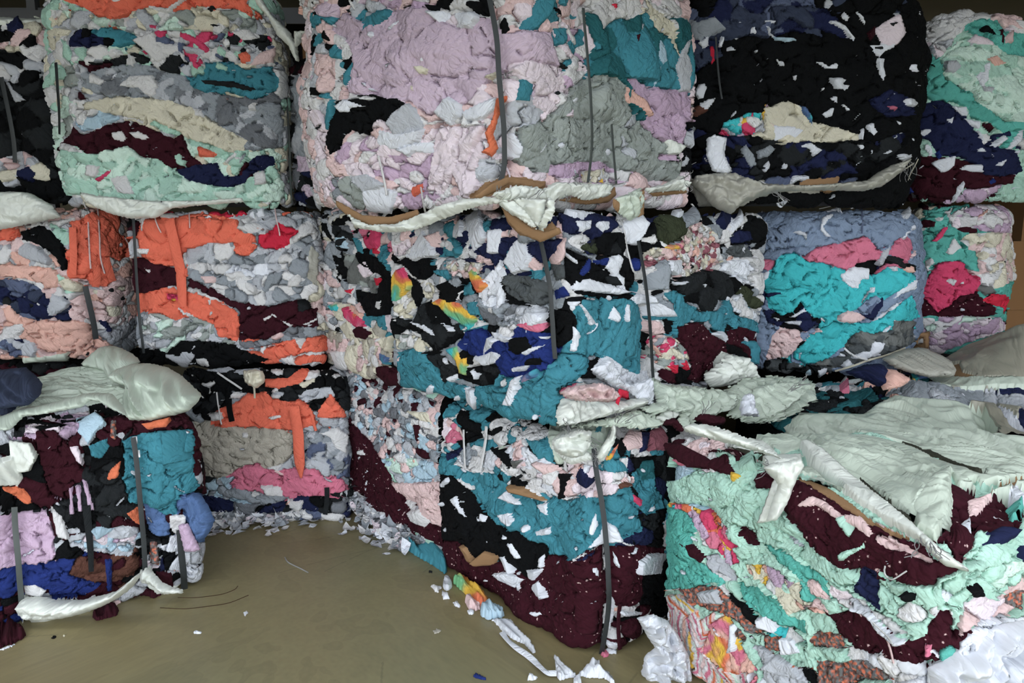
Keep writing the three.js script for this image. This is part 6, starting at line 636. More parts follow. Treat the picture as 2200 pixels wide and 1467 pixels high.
const bN = new Bale({ label: 'low wide bale behind the front right bale, topped with loose sheets', plan: [[1.2, -3.52], [0.98, -3.1], [2.4, -2.38]], back: [[2.9, -4.9], [1.45, -4.9]], low: 0.005, high: 0.765, fill: 'navy deepteal black', step: 0.007, bulge: 0.02, top: [[0.99, -3.12], [2.4, -2.42], [2.9, -4.2], [1.2, -3.6]], mound: (x, z) => 0.3 * Math.exp(-(((x - 2.5) / 0.36) ** 2 + ((z + 3.55) / 0.32) ** 2)) + 0.07 * Math.exp(-(((x - 1.75) / 0.2) ** 2 + ((z + 3.3) / 0.2) ** 2)) });
bN.view(12).L('sheet', [760, 190, 800, 145, 830, 128, 960, 82, 1200, 92, 1340, 22, 1600, 22, 2100, 90, 2100, 500, 760, 500], { fold: -0.2 }).view(8).X('deepteal black deepteal charcoal', [200, 1480, 300, 1380, 480, 1300, 800, 1310, 900, 1380, 760, 1480]).X('offwhite black teal blush lightgrey', [300, 1240, 640, 1190, 700, 1220, 840, 1280, 760, 1310, 600, 1330, 480, 1310, 300, 1330]).L('peach', [870, 1260, 900, 1170, 960, 1180, 1060, 1240, 980, 1290, 880, 1310]).L('greysheet', [880, 1100, 1040, 1040, 1140, 1030, 1240, 1080, 1300, 1110, 1340, 1180, 1320, 1230, 1180, 1230, 1060, 1200, 960, 1160], { fold: -0.3 })
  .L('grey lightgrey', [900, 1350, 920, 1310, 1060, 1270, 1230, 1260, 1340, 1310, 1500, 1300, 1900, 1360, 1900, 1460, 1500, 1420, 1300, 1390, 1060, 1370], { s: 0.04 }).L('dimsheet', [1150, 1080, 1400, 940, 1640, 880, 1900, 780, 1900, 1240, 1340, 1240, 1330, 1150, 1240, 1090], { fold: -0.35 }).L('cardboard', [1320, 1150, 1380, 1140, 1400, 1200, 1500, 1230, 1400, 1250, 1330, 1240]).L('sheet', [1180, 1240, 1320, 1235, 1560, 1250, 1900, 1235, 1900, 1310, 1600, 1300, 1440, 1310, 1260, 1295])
  .S('navy', [650, 1190, 760, 1150, 860, 1140, 900, 1180, 860, 1280, 760, 1240]).S('pink', [590, 1290, 660, 1280, 670, 1330, 600, 1330]).D('rainbow', [1060, 1190, 1160, 1180, 1180, 1230, 1080, 1260], [590, 1220, 640, 1215, 650, 1240, 600, 1250]).S('yellow', [900, 1140, 940, 1130, 960, 1180, 920, 1170]).S('offwhite', [610, 1240, 650, 1230, 655, 1270, 615, 1280]);
for (const b of BALES) b.build();
// ---------- bunched sheets and loose cloth that hang on the bales ----------
function onBale(bale, name, geo, mat, label) { const b = bale.group.position; geo.translate(-b.x, -b.y, -b.z); const o = put(new THREE.Mesh(geo, mat), bale.group); o.name = name; if (label) o.userData.label = label; return o; }
const Z6 = [0, 740, 4.889], Z2 = [0, 1180, 5], Z3 = [900, 1200, 3.929], Z1 = [560, 1000, 4.891];
VIEW[21] = Z6; VIEW[22] = Z2; VIEW[23] = Z3; VIEW[24] = Z1;
onBale(bA, 'bunched_sheet', puff(21, [1330, 560, 1360, 450, 1200, 400, 1180, 330, 1260, 250, 1420, 200, 1600, 200, 1760, 240, 1900, 320, 2020, 430, 2120, 530, 2080, 600, 1980, 700, 1800, 750, 1600, 800, 1400, 800, 1350, 740], upright(3.1, 0.0028, 880), { thick: 0.12, soft: 50, colour: 'sheet', wrinkle: 0.42, fold: 2.6, long: 5, step: 3 }), M.sheet, 'pale green sheet bunched into a pouch');
onBale(bA, 'gathered_sheet', puff(21, [1180, 400, 1100, 280, 900, 230, 860, 210, 980, 90, 1080, 20, 1180, 10, 1280, 40, 1400, 100, 1480, 180, 1420, 230, 1260, 330, 1220, 420], upright(3.35, 0.003, 830), { thick: 0.08, soft: 40, colour: 'sheet', wrinkle: 0.5, fold: 1.9, long: 4, step: 4 }), M.sheet);
onBale(bA, 'bunched_cloth', puff(21, [-300, 270, 60, 260, 270, 240, 360, 310, 445, 410, 420, 530, 300, 640, 120, 660, -300, 720], upright(2.95, 0.003, 860), { thick: 0.09, soft: 40, colour: 'navygrey', wrinkle: 0.6, fold: 2.4, long: 9, step: 3 }), M.cloth, 'dark slate cloth lying in a lump');
onBale(bA, 'hanging_cloth', puff(9, [800, 660, 840, 640, 870, 650, 905, 700, 932, 762, 905, 820, 868, 860, 840, 830, 815, 770], upright(3.05), { thick: 0.05, soft: 18, colour: 'blue', wrinkle: 0.3, fold: 1.2 }), M.cloth, 'blue cloth hanging at the corner');
onBale(bA, 'hanging_cloth', puff(9, [775, 780, 815, 775, 868, 885, 840, 900, 800, 895], upright(3.0), { thick: 0.025, soft: 12, colour: 'lilac' }), M.cloth, 'lilac cloth hanging at the corner');
onBale(bA, 'wrapping_sheet', puff(22, [245, 560, 280, 510, 480, 510, 620, 550, 900, 540, 1100, 490, 1250, 450, 1400, 340, 1500, 250, 1505, 290, 1430, 400, 1280, 520, 1080, 620, 850, 700, 600, 745, 380, 740, 250, 690], upright(2.78, -0.0006, 1300), { thick: 0.09, soft: 26, colour: 'sheetwhite', wrinkle: 0.22, fold: -0.25, long: 2, step: 3 }), M.sheet, 'white sheet sagging under the load');
onBale(bA, 'wrapping_sheet', puff(22, [1510, 300, 1570, 190, 1660, 260, 1740, 350, 1850, 400, 1960, 430, 1980, 465, 1780, 480, 1720, 440, 1640, 370, 1540, 360], upright(2.93), { thick: 0.05, soft: 20, colour: 'sheetwhite', wrinkle: 0.4, fold: 0.5 }), M.sheet);
onBale(bD3, 'wrapping_sheet', puff(1, [1600, -80, 1680, 0, 1740, 100, 1850, 200, 1900, 290, 1915, 400, 1885, 385, 1840, 290, 1770, 225, 1715, 115, 1640, 30], upright(3.8), { thick: 0.03, soft: 14, colour: 'sheetwhite', fold: 1 }), M.sheet);
onBale(bE, 'wrapping_sheet', puff(2, [95, 205, 180, 205, 250, 190, 250, 215, 160, 235, 120, 300, 100, 300], upright(3.72), { thick: 0.03, soft: 8, colour: 'sheetwhite' }), M.sheet);
onBale(bD1, 'gathered_sheet', puff(10, [310, 60, 330, 40, 360, 32, 400, 40, 415, 70, 410, 105, 370, 132, 330, 118, 312, 95], upright(3.62), { thick: 0.05, soft: 15, colour: 'cream', wrinkle: 0.6, fold: 1.5, long: 20 }), M.sheet);
onBale(bF1, 'sheet_flap', puff(11, [1020, 290, 1050, 230, 1085, 190, 1108, 120, 1120, 150, 1112, 220, 1070, 290, 1030, 312], upright(2.48), { thick: 0.03, soft: 12, colour: 'sheetwhite', fold: 1 }), M.sheet);
onBale(bM, 'sheet_tie', puff(12, [655, 385, 700, 360, 760, 355, 840, 335, 855, 375, 815, 440, 785, 520, 750, 600, 715, 650, 668, 652, 690, 580, 730, 470, 690, 420], upright(2.08), { thick: 0.035, soft: 16, colour: 'sheetwhite', wrinkle: 0.4, fold: 1.9 }), M.sheet, 'white sheet end hanging down');
onBale(bM, 'hanging_cloth', puff(12, [20, 1140, 100, 1120, 170, 1150, 230, 1230, 280, 1330, 300, 1490, 110, 1490, 40, 1420, 60, 1330, 110, 1290, 70, 1230], upright(2.38, -0.001, 1400), { thick: 0.06, soft: 26, colour: 'white', wrinkle: 1.0, fold: 0.9, long: 14, step: 3 }), M.cloth, 'white cloth spilling at the foot');
onBale(bM, 'hanging_cloth', puff(12, [1500, 1480, 1480, 1390, 1540, 1360, 1640, 1260, 1770, 1190, 1965, 1150, 2000, 1490], upright(1.68, 0.0003, 1400), { thick: 0.06, soft: 36, colour: 'white', wrinkle: 1.1, fold: 2.2, long: 16, step: 3 }), M.cloth, 'white cloth bulging from the lower corner');
onBale(bK3, 'hanging_cloth', puff(3, [738, 430, 770, 350, 800, 285, 832, 258, 815, 350, 840, 430, 832, 590, 785, 592, 758, 480], upright(3.28), { thick: 0.015, soft: 9, colour: 'lightgrey', wrinkle: 0.6 }), M.cloth);
onBale(bK3, 'hanging_cloth', puff(3, [952, 890, 1000, 868, 1072, 888, 1062, 990, 1112, 1100, 1080, 1118, 990, 1102, 950, 1000], upright(3.32), { thick: 0.02, soft: 10, colour: 'white', wrinkle: 0.3 }), M.cloth);

onBale(bA, 'wrapping_sheet', puff(21, [-200, 760, 60, 740, 250, 660, 430, 640, 600, 600, 880, 520, 1000, 505, 1180, 515, 1290, 640, 1345, 755, 1200, 690, 1060, 600, 950, 590, 860, 660, 500, 725, 250, 760, 100, 900, -200, 900], upright(2.92, 0.003, 890), { thick: 0.03, soft: 12, colour: 'sheet', wrinkle: 0.6, fold: -0.15, long: 2, step: 3 }), M.sheet, 'edge of the pale green cover sheet');
onBale(bK3, 'wrapping_sheet', puff(3, [850, 1180, 880, 1130, 1000, 1120, 1130, 1115, 1200, 1150, 1300, 1185, 1617, 1195, 1980, 1165, 2050, 1110, 2150, 1060, 2270, 1020, 2200, 1110, 2080, 1200, 1960, 1230, 1617, 1225, 1420, 1230, 1300, 1262, 1180, 1310, 1110, 1380, 1000, 1335, 930, 1255], upright(3.33, 0.0005, 400), { thick: 0.05, soft: 14, colour: 'greysheet', wrinkle: 0.6, fold: 0.2, long: 3, step: 3 }), M.sheet, 'grey torn sheet along the foot');
onBale(bD3, 'wrapping_sheet', puff(1, [505, 1225, 620, 1250, 950, 1283, 1300, 1283, 1545, 1262, 1560, 1290, 1300, 1310, 1100, 1328, 1000, 1392, 830, 1396, 700, 1365, 560, 1300], upright(3.72), { thick: 0.03, soft: 10, colour: 'sheetwhite', wrinkle: 0.7, fold: 0.2, long: 3, step: 3 }), M.sheet);
onBale(bC, 'wrapping_sheet', puff(5, [-60, 40, 100, 35, 200, 45, 330, 120, 390, 200, 240, 228, 100, 260, -60, 290], upright(3.88), { thick: 0.05, soft: 20, colour: 'sheetwhite', wrinkle: 0.3, fold: 0.2 }), M.sheet);
onBale(bN, 'crumpled_sheet', puff(8, [880, 1110, 960, 1070, 1040, 1045, 1140, 1035, 1240, 1080, 1300, 1115, 1345, 1180, 1320, 1230, 1180, 1228, 1060, 1200, 960, 1165], upright(3.4, 0.003, 800), { thick: 0.07, soft: 24, colour: 'greysheet', wrinkle: 0.5, fold: -0.4 }), M.sheet);
onBale(bN, 'bunched_cloth', puff(8, [640, 1195, 760, 1150, 860, 1138, 900, 1180, 885, 1270, 860, 1290, 760, 1245], upright(3.2, 0.002, 810), { thick: 0.07, soft: 20, colour: 'navy' }), M.cloth, 'navy cloth bundle');
onBale(bN, 'bunched_cloth', puff(8, [870, 1270, 900, 1170, 960, 1180, 1060, 1240, 1000, 1290, 890, 1315], upright(3.18, 0.002, 810), { thick: 0.05, soft: 16, colour: 'peach' }), M.cloth, 'peach cloth bundle');

VIEW[30] = [1180, 760, 2.24]; VIEW[31] = [1640, 680, 2.4]; VIEW[32] = [720, 360, 1.68];
const slant = (x0, Z0, x1, Z1, tilt = 0, mid = 0) => (px, py) => { const z = Z0 + (Z1 - Z0) * (px - x0) / (x1 - x0) + (mid - py) * tilt, d = ray(px, py), k = z / -d[2]; return [V3(d[0] * k, EYE + d[1] * k, d[2] * k), V3((Z1 - Z0) > 0 ? 0.55 : -0.55, 0.3, 0.8).normalize(), z / FOCAL]; };
const rightFace = slant(1190, 2.6, 1630, 3.36), leftFace = slant(700, 3.1, 1090, 2.66), leftFoot = slant(850, 3.3, 1196, 2.62), topRight = slant(1080, 2.66, 1478, 3.2);
const SH = { soft: 12, wrinkle: 0.9, long: 8, step: 3, fray: 2.5 };
const sheets = (bale, name, mat, map, view, colour, lists, o = {}) => lists.forEach((l, i) => onBale(bale, name, puff(view, l, map, { ...SH, thick: 0.03, colour, fold: 0.2 + i * 0.7, ...o }), mat));
// over the top of the corner floor bale
sheets(bF1, 'cover_sheet', M.sheet, slant(1190, 2.62, 1630, 3.0, 0.0015, 880), 30, 'sheetwhite', [[60, 215, 130, 212, 250, 232, 350, 228, 450, 210, 475, 240, 400, 262, 250, 305, 120, 338, 45, 345, 30, 290], [505, 312, 560, 268, 625, 288, 600, 312, 540, 338]], { thick: 0.04, soft: 16, fold: -0.2, long: 3 });
sheets(bF1, 'cover_sheet', M.sheet, slant(1190, 2.7, 1630, 2.95, 0.002, 880), 30, 'sheet', [[480, 110, 560, 150, 640, 158, 760, 168, 860, 185, 905, 230, 860, 275, 700, 295, 560, 275, 500, 295, 430, 265, 520, 232, 500, 180], [630, 290, 760, 225, 900, 208, 895, 255, 780, 295, 700, 325, 650, 375, 615, 335], [980, 165, 1080, 140, 1200, 138, 1225, 190, 1130, 265, 1060, 305, 1000, 300, 960, 260], [330, 300, 420, 270, 500, 300, 540, 350, 460, 360, 300, 350, 180, 350, 60, 360, 180, 335]], { thick: 0.03, fold: -0.35, long: 5, fray: 5, wrinkle: 1.2 });
sheets(bF1, 'cover_sheet', M.sheet, slant(1560, 3.0, 1750, 3.2, 0.003, 850), 30, 'sheet', [[850, 175, 940, 120, 1060, 112, 1200, 118, 1280, 150, 1270, 220, 1180, 285, 1080, 325, 960, 330, 860, 300]], { thick: 0.03, soft: 10, fold: -0.35, long: 6, fray: 7, wrinkle: 1.4 });
onBale(bF1, 'gathered_sheet', puff(30, [15, 420, 60, 390, 140, 368, 205, 372, 200, 440, 165, 492, 110, 502, 60, 490, 20, 462], upright(2.5), { ...SH, thick: 0.05, soft: 16, colour: 'sheetwhite', fold: 0.4 }), M.sheet);
onBale(bF1, 'hanging_cloth', puff(30, [930, 205, 955, 190, 985, 195, 990, 250, 1012, 305, 960, 300, 925, 300, 915, 255], upright(2.82), { ...SH, thick: 0.03, colour: 'white' }), M.cloth);
onBale(bF1, 'hanging_cloth', puff(30, [535, 345, 560, 318, 600, 306, 640, 345, 650, 378, 615, 370, 590, 345], upright(2.6), { ...SH, thick: 0.03, colour: 'burgundy' }), M.cloth);
onBale(bF1, 'hanging_cloth', puff(30, [690, 315, 735, 285, 850, 305, 840, 338, 770, 350], upright(2.72), { ...SH, thick: 0.03, colour: 'burgundy' }), M.cloth);
// the cloth that spills from the second tier
onBale(bF2, 'gathered_sheet', puff(30, [748, 95, 800, 60, 858, 4, 930, 20, 960, 60, 992, 132, 900, 152, 780, 162, 750, 125], slant(1190, 2.6, 1630, 3.3), { ...SH, thick: 0.06, soft: 22, colour: 'sheetwhite', fold: 0.9, wrinkle: 0.6 }), M.sheet);
onBale(bF2, 'hanging_cloth', puff(30, [50, 185, 90, 162, 150, 150, 240, 138, 300, 158, 345, 200, 300, 232, 150, 228, 70, 208], upright(2.6), { ...SH, thick: 0.05, soft: 16, colour: 'blush', fold: 0.5, long: 14 }), M.cloth, 'pink cloth sagging over the foot');
onBale(bF2, 'hanging_cloth', puff(30, [200, 75, 290, 18, 322, 60, 335, 128, 400, 148, 492, 118, 502, 190, 495, 252, 430, 218, 370, 172, 310, 152], slant(1190, 2.54, 1630, 3.2), { ...SH, thick: 0.02, colour: 'white', fold: 0.9 }), M.cloth, 'white cloth spilling over the foot');
onBale(bF2, 'hanging_cloth', puff(30, [335, 165, 378, 180, 380, 215, 350, 200, 330, 240, 325, 280, 318, 240], slant(1190, 2.52, 1630, 3.2), { thick: 0.012, soft: 6, colour: 'red' }), M.cloth);
onBale(bM, 'cover_sheet', puff(30, [650, 352, 700, 334, 780, 345, 860, 368, 960, 408, 1060, 458, 1135, 512, 1060, 488, 900, 440, 760, 405, 660, 378], slant(1430, 2.42, 1690, 2.16), { ...SH, thick: 0.03, colour: 'sheetwhite', fold: -0.45, long: 3 }), M.sheet);
// torn sheets and cardboard between the top tier and the second tier
sheets(bF3, 'cardboard_piece', M.card, leftFace, 32, 'cardboard', [[5, 118, 100, 172, 200, 178, 300, 152, 305, 175, 230, 202, 130, 212, 60, 184, 5, 142]], { thick: 0.01, soft: 4, wrinkle: 0.2, fray: 1 });
sheets(bF3, 'wrapping_sheet', M.sheet, slant(700, 3.06, 1090, 2.6), 32, 'sheetwhite', [[40, 165, 120, 208, 220, 205, 330, 162, 450, 118, 560, 105, 640, 120, 500, 142, 400, 182, 280, 228, 180, 235, 80, 218]], { thick: 0.025, fold: -0.2, long: 3 });
sheets(bF3, 'cardboard_piece', M.card, topRight, 32, 'cardboard', [[500, 105, 560, 60, 620, 33, 700, 43, 762, 60, 740, 78, 620, 62, 570, 92, 520, 112], [850, 108, 980, 105, 1008, 68, 1014, 100, 985, 127, 900, 134, 800, 117], [1125, 92, 1260, 78, 1275, 92, 1150, 104]], { thick: 0.01, soft: 4, wrinkle: 0.2, fray: 1 });
sheets(bF3, 'wrapping_sheet', M.sheet, slant(1080, 2.6, 1478, 3.12), 32, 'sheetwhite', [[560, 98, 650, 65, 740, 75, 765, 110, 760, 132, 690, 122, 600, 116], [738, 88, 790, 55, 900, 60, 1002, 62, 988, 102, 900, 120, 860, 102, 800, 112, 772, 142, 740, 122], [1112, 76, 1180, 65, 1240, 30, 1284, 60, 1262, 82, 1130, 92]], { thick: 0.025, fold: 0.05, long: 3, fray: 3 });
sheets(bF2, 'cardboard_piece', M.card, slant(1030, 2.72, 1196, 2.56), 32, 'cardboard', [[600, 140, 640, 170, 720, 222, 762, 232, 810, 214, 816, 236, 742, 270, 660, 236, 620, 190]], { thick: 0.01, soft: 4, wrinkle: 0.2, fray: 1 });
sheets(bF2, 'wrapping_sheet', M.sheet, slant(1030, 2.68, 1196, 2.52), 32, 'sheetwhite', [[580, 122, 650, 122, 702, 168, 732, 228, 680, 194, 620, 158], [732, 222, 768, 150, 770, 108, 792, 120, 792, 162, 762, 212], [640, 113, 762, 113, 756, 170, 734, 218, 690, 162]], { thick: 0.02, fold: 1 });
sheets(bF2, 'wrapping_sheet', M.sheet, rightFace, 32, 'sheet', [[1010, 112, 1100, 75, 1112, 122, 1090, 176, 1060, 192, 1020, 162]], { thick: 0.025, fold: 1.3 });
sheets(bF2, 'cardboard_piece', M.card, rightFace, 32, 'cardboard', [[1000, 108, 1030, 130, 1020, 168, 1003, 140], [1092, 110, 1116, 68, 1112, 170, 1090, 182]], { thick: 0.01, soft: 4, wrinkle: 0.2, fray: 1 });
sheets(bJ2, 'cardboard_piece', M.card, upright(3.95), 31, 'cardboard', [[770, 85, 850, 80, 856, 160, 832, 166, 826, 110, 802, 102, 796, 150, 775, 130]], { thick: 0.01, soft: 4, wrinkle: 0.2, fray: 1 });
// loose threads of the torn sheets
{
  const r = rng(404);
  const fringe = (bale, view, Z, spots, len, spread = 0.9) => { for (const [x, y, a] of spots) for (let k = 0; k < 4; k++) {
    const [ox, oy, s] = VIEW[view], px = ox + x / s + (r() - 0.5) * 14, py = oy + y / s + (r() - 0.5) * 6, t = a + (r() - 0.5) * spread, L = len * (0.5 + r()), pts = [0, 0.4, 0.75, 1].map((f) => { const d = ray(px + Math.cos(t + f * (r() - 0.5)) * L * f, py + Math.sin(t) * L * f), q = (Z - 0.03 * f) / -d[2]; return V3(d[0] * q, EYE + d[1] * q, d[2] * q); });
    onBale(bale, 'thread', new THREE.TubeGeometry(new THREE.CatmullRomCurve3(pts), 8, 0.0012, 4), clothOf('offwhite'));
  } };
  fringe(bF1, 30, 2.5, [[100, 375, -2.2], [190, 400, 0.3], [210, 440, 0.8], [330, 330, -1.2], [360, 330, -0.6], [740, 290, -1.4], [1150, 180, -0.8], [1190, 150, -0.3], [220, 480, 1.4]], 24);
  fringe(bF3, 32, 2.6, [[745, 80, 2.4], [760, 110, 1.8], [880, 62, -2.2], [840, 100, 1.2], [1250, 40, -0.8], [1270, 60, 0.6], [590, 70, 1.4], [1000, 65, -0.5]], 18);
  fringe(bK3, 3, 3.3, [[840, 1150, -2], [1380, 1220, 0.8], [1420, 1240, 1]], 26); fringe(bK3, 4, 3.45, [[860, 1050, 1.9], [880, 1040, 1.4], [830, 1090, 2.4]], 34);
  fringe(bM, 12, 1.62, [[1480, 760, 1.2], [1520, 780, 0.8], [1440, 740, 1.6]], 30); fringe(bM, 12, 2.1, [[690, 380, -2.4], [670, 390, 2.9]], 26);
}

// ---------- loose cloth on the floor ----------
function loose(name, label, category, view, list, colour, o = {}, group) {
  const geo = puff(view, list, onFloor(), { thick: 0.012, flat: 0.05, soft: 6, fray: 1.5, wrinkle: 0.8, colour, ...o }); geo.computeBoundingBox();
  const c = geo.boundingBox.getCenter(new THREE.Vector3()); geo.translate(-c.x, -geo.boundingBox.min.y, -c.z);
  const m = put(new THREE.Mesh(geo, PAPER[colour] ? M.sheet : M.cloth)); m.name = numbered(name); m.position.set(c.x, 0.001, c.z); m.userData = { label, category }; if (group) m.userData.group = group; return m;
}
loose('loose_cloth', 'burgundy cloth lying flat at the lower left edge', 'cloth', 22, [-200, 660, 80, 660, 160, 790, 230, 870, 285, 915, 250, 960, 120, 1020, 0, 1060, -200, 1080], 'burgundy', { thick: 0.03, soft: 14, fray: 3 });
loose('loose_cloth', 'small burgundy cloth under the sagging white sheet', 'cloth', 22, [990, 730, 1020, 640, 1180, 580, 1250, 620, 1280, 660, 1260, 710, 1040, 770], 'burgundy', { thick: 0.03, soft: 12 });
loose('loose_cloth', 'dark burgundy cloth spilling by the bale foot with strap end', 'cloth', 22, [1540, 490, 1640, 460, 1680, 390, 1740, 420, 1740, 490, 1650, 525], 'burgundy', { thick: 0.02 });
loose('fabric_scrap', 'pale pink scrap beside the small burgundy cloth', 'scrap', 22, [1200, 580, 1250, 530, 1310, 520, 1300, 570, 1230, 610], 'blush');
loose('fabric_scrap', 'thin white scrap under the burgundy cloth at lower left', 'scrap', 22, [-100, 1100, 0, 1075, 120, 1020, 170, 1015, 120, 1045, 20, 1085], 'white', { thick: 0.006 });
loose('fabric_scrap', 'curled white scrap left of the burgundy spill', 'scrap', 22, [1430, 480, 1480, 455, 1500, 475, 1580, 470, 1640, 430, 1650, 440, 1590, 485, 1470, 500], 'white', { thick: 0.008 });
loose('fabric_scrap', 'tiny black scrap alone on the floor at left', 'scrap', 22, [540, 960, 570, 930, 605, 920, 612, 935, 575, 955], 'black', { thick: 0.006 });
loose('fabric_scrap', 'tiny pale scrap beside the tiny black one', 'scrap', 22, [668, 925, 690, 915, 706, 922, 690, 936], 'cream', { thick: 0.005 });
loose('fabric_scrap', 'oval white scrap alone on the open floor', 'scrap', 22, [2080, 880, 2120, 870, 2185, 895, 2140, 910, 2085, 905], 'white', { thick: 0.009 });
loose('fabric_scrap', 'small white scrap on the open floor near two dark cords', 'scrap', 9, [1052, 1162, 1070, 1155, 1078, 1166, 1060, 1176], 'white', { thick: 0.008 });
loose('fabric_scrap', 'small dark blue scrap on the floor at the bottom', 'scrap', 23, [455, 980, 480, 970, 540, 995, 568, 1015, 560, 1028, 500, 1015, 460, 1000], 'royal', { thick: 0.012 });
loose('fabric_scrap', 'crumpled white scrap left of the bale corner tip', 'scrap', 23, [915, 1030, 930, 985, 960, 980, 970, 1000, 1008, 1000, 980, 1025], 'white', { thick: 0.02, soft: 9 });
loose('fabric_scrap', 'beige scrap flat on the open floor', 'scrap', 23, [115, 610, 150, 590, 195, 605, 160, 625, 130, 635], 'beige', { thick: 0.004 });
loose('fabric_scrap', 'tall white petal shaped scrap by the teal cloth', 'scrap', 23, [200, 220, 215, 165, 240, 148, 275, 190, 280, 240, 250, 275, 215, 265], 'white', { thick: 0.03, soft: 9 });
loose('fabric_scrap', 'white triangular scrap below the petal shaped scrap', 'scrap', 23, [190, 275, 240, 300, 262, 335, 205, 348], 'white', { thick: 0.015 });
loose('fabric_scrap', 'ragged white scrap left of the petal shaped scrap', 'scrap', 23, [95, 240, 130, 228, 190, 240, 185, 252, 165, 285, 130, 280, 125, 250], 'offwhite', { thick: 0.012 });
loose('fabric_scrap', 'small white scrap by itself before the rainbow cloth', 'scrap', 23, [288, 375, 310, 360, 350, 395, 340, 420, 300, 400], 'white', { thick: 0.015 });
loose('fabric_scrap', 'small white scrap between pink cloth and blue cloth', 'scrap', 23, [410, 445, 440, 430, 470, 440, 460, 470, 420, 472], 'white', { thick: 0.015 });
loose('loose_cloth', 'rainbow printed cloth wad at the foot of the corner bale', 'cloth', 23, [285, 200, 330, 180, 380, 170, 440, 230, 520, 290, 575, 360, 600, 390, 540, 420, 470, 390, 390, 300, 330, 250], 'white', { dye: 'rainbow', thick: 0.06, soft: 16 });
loose('loose_cloth', 'pink and red cloth wad beside the rainbow cloth', 'cloth', 23, [385, 360, 420, 320, 480, 360, 540, 400, 500, 440, 420, 430], 'blush', { thick: 0.03, soft: 10 });
loose('loose_cloth', 'pale blue cloth wad at the foot of the corner bale', 'cloth', 23, [520, 450, 560, 400, 640, 410, 700, 450, 725, 490, 660, 510, 580, 520, 525, 490], 'lightblue', { thick: 0.06, soft: 14 });
loose('loose_cloth', 'white cloth panel lying along the corner bale foot', 'cloth', 23, [615, 520, 690, 515, 780, 525, 850, 620, 940, 705, 990, 790, 960, 800, 900, 730, 790, 680, 710, 620, 660, 560], 'white', { thick: 0.02, soft: 8 });
loose('loose_cloth', 'white cloth flaring left of the bale corner tip', 'cloth', 23, [1140, 820, 1170, 850, 1240, 930, 1330, 985, 1320, 1005, 1260, 1010, 1180, 1030, 1160, 960], 'white', { thick: 0.03, soft: 10 });
loose('loose_cloth', 'white cloth flaring right of the bale corner tip', 'cloth', 23, [1350, 985, 1420, 920, 1500, 870, 1530, 885, 1500, 950, 1600, 970, 1660, 1049, 1640, 1060, 1560, 1010, 1440, 1010], 'white', { thick: 0.03, soft: 10 });
loose('loose_cloth', 'small white cloth hanging at the bale corner tip', 'cloth', 23, [1305, 1010, 1360, 1000, 1372, 1049, 1340, 1080, 1310, 1060], 'white', { thick: 0.02 });
loose('fabric_scrap', 'white scrap with pink cloth behind the corner bale tip', 'scrap', 23, [1565, 775, 1600, 760, 1672, 770, 1672, 805, 1600, 800], 'white', { thick: 0.012 });
loose('fabric_scrap', 'pink scrap behind the corner bale tip', 'scrap', 23, [1535, 810, 1570, 770, 1605, 800, 1600, 830, 1550, 835], 'pink', { thick: 0.012 });
loose('fabric_scrap', 'black oval scrap near the teal cloth edge', 'scrap', 24, [1760, 1105, 1785, 1097, 1815, 1110, 1800, 1128, 1768, 1125], 'charcoal', { thick: 0.006 });
loose('fabric_scrap', 'small dark red scrap beside the white spill', 'scrap', 24, [1245, 700, 1275, 685, 1300, 700, 1295, 735, 1255, 735], 'burgundy', { thick: 0.012 });
loose('loose_cloth', 'teal cloth folded flat along the foot of the aisle', 'cloth', 24, [1430, 820, 1520, 830, 1700, 880, 1850, 890, 1950, 940, 1960, 1120, 1930, 1140, 1820, 1060, 1680, 980, 1520, 880], 'teal', { thick: 0.05, soft: 14, fold: 0.6 });
function cord(name, label, category, pts, radius, colour) {
  const p = pts.map(([x, y, h = 0]) => { const q = onLevel(x, y, 0); q.y = radius + h; return q; }), c = p.reduce((a, q) => a.add(q), V3(0, 0, 0)).divideScalar(p.length); c.y = 0;
  const m = put(new THREE.Mesh(new THREE.TubeGeometry(new THREE.CatmullRomCurve3(p.map((q) => q.clone().sub(c))), 60, radius, 6), clothOf(colour))); m.name = numbered(name); m.position.copy(c); m.userData = { label, category }; return m;
}
cord('loose_thread', 'curved white thread on the floor before the back bales', 'thread', [[612, 1198], [618, 1208], [632, 1216], [645, 1222], [662, 1231]], 0.0028, 'offwhite');
cord('loose_thread', 'upper of two thin dark cords lying on the floor', 'thread', [[382, 1284], [420, 1284], [450, 1281], [480, 1276], [505, 1266], [511, 1259]], 0.0012, 'brown');
cord('loose_thread', 'lower of two thin dark cords lying on the floor', 'thread', [[344, 1306], [400, 1308], [445, 1303], [490, 1296], [534, 1279]], 0.0013, 'brown');
{
  const pts = [[1078, 1358], [1090, 1374], [1108, 1390], [1130, 1405], [1146, 1418], [1160, 1432], [1178, 1445], [1196, 1446]].map(([x, y]) => onLevel(x, y, 0.012)), cv = new THREE.CatmullRomCurve3(pts).getPoints(50), c = cv[25].clone().setY(0), N = cv.map((_, i) => V3(Math.sin(i * 0.2) * 0.5, 1, 0.5).normalize());
  const m = put(new THREE.Mesh(sweep(cv.map((p) => p.clone().sub(c)), N, () => 0.022, 0.002, 0.2), clothOf('white'))); m.name = 'loose_tape'; m.position.copy(c); m.userData = { label: 'long white tape curling along the foot of the corner bale', category: 'tape' };
}
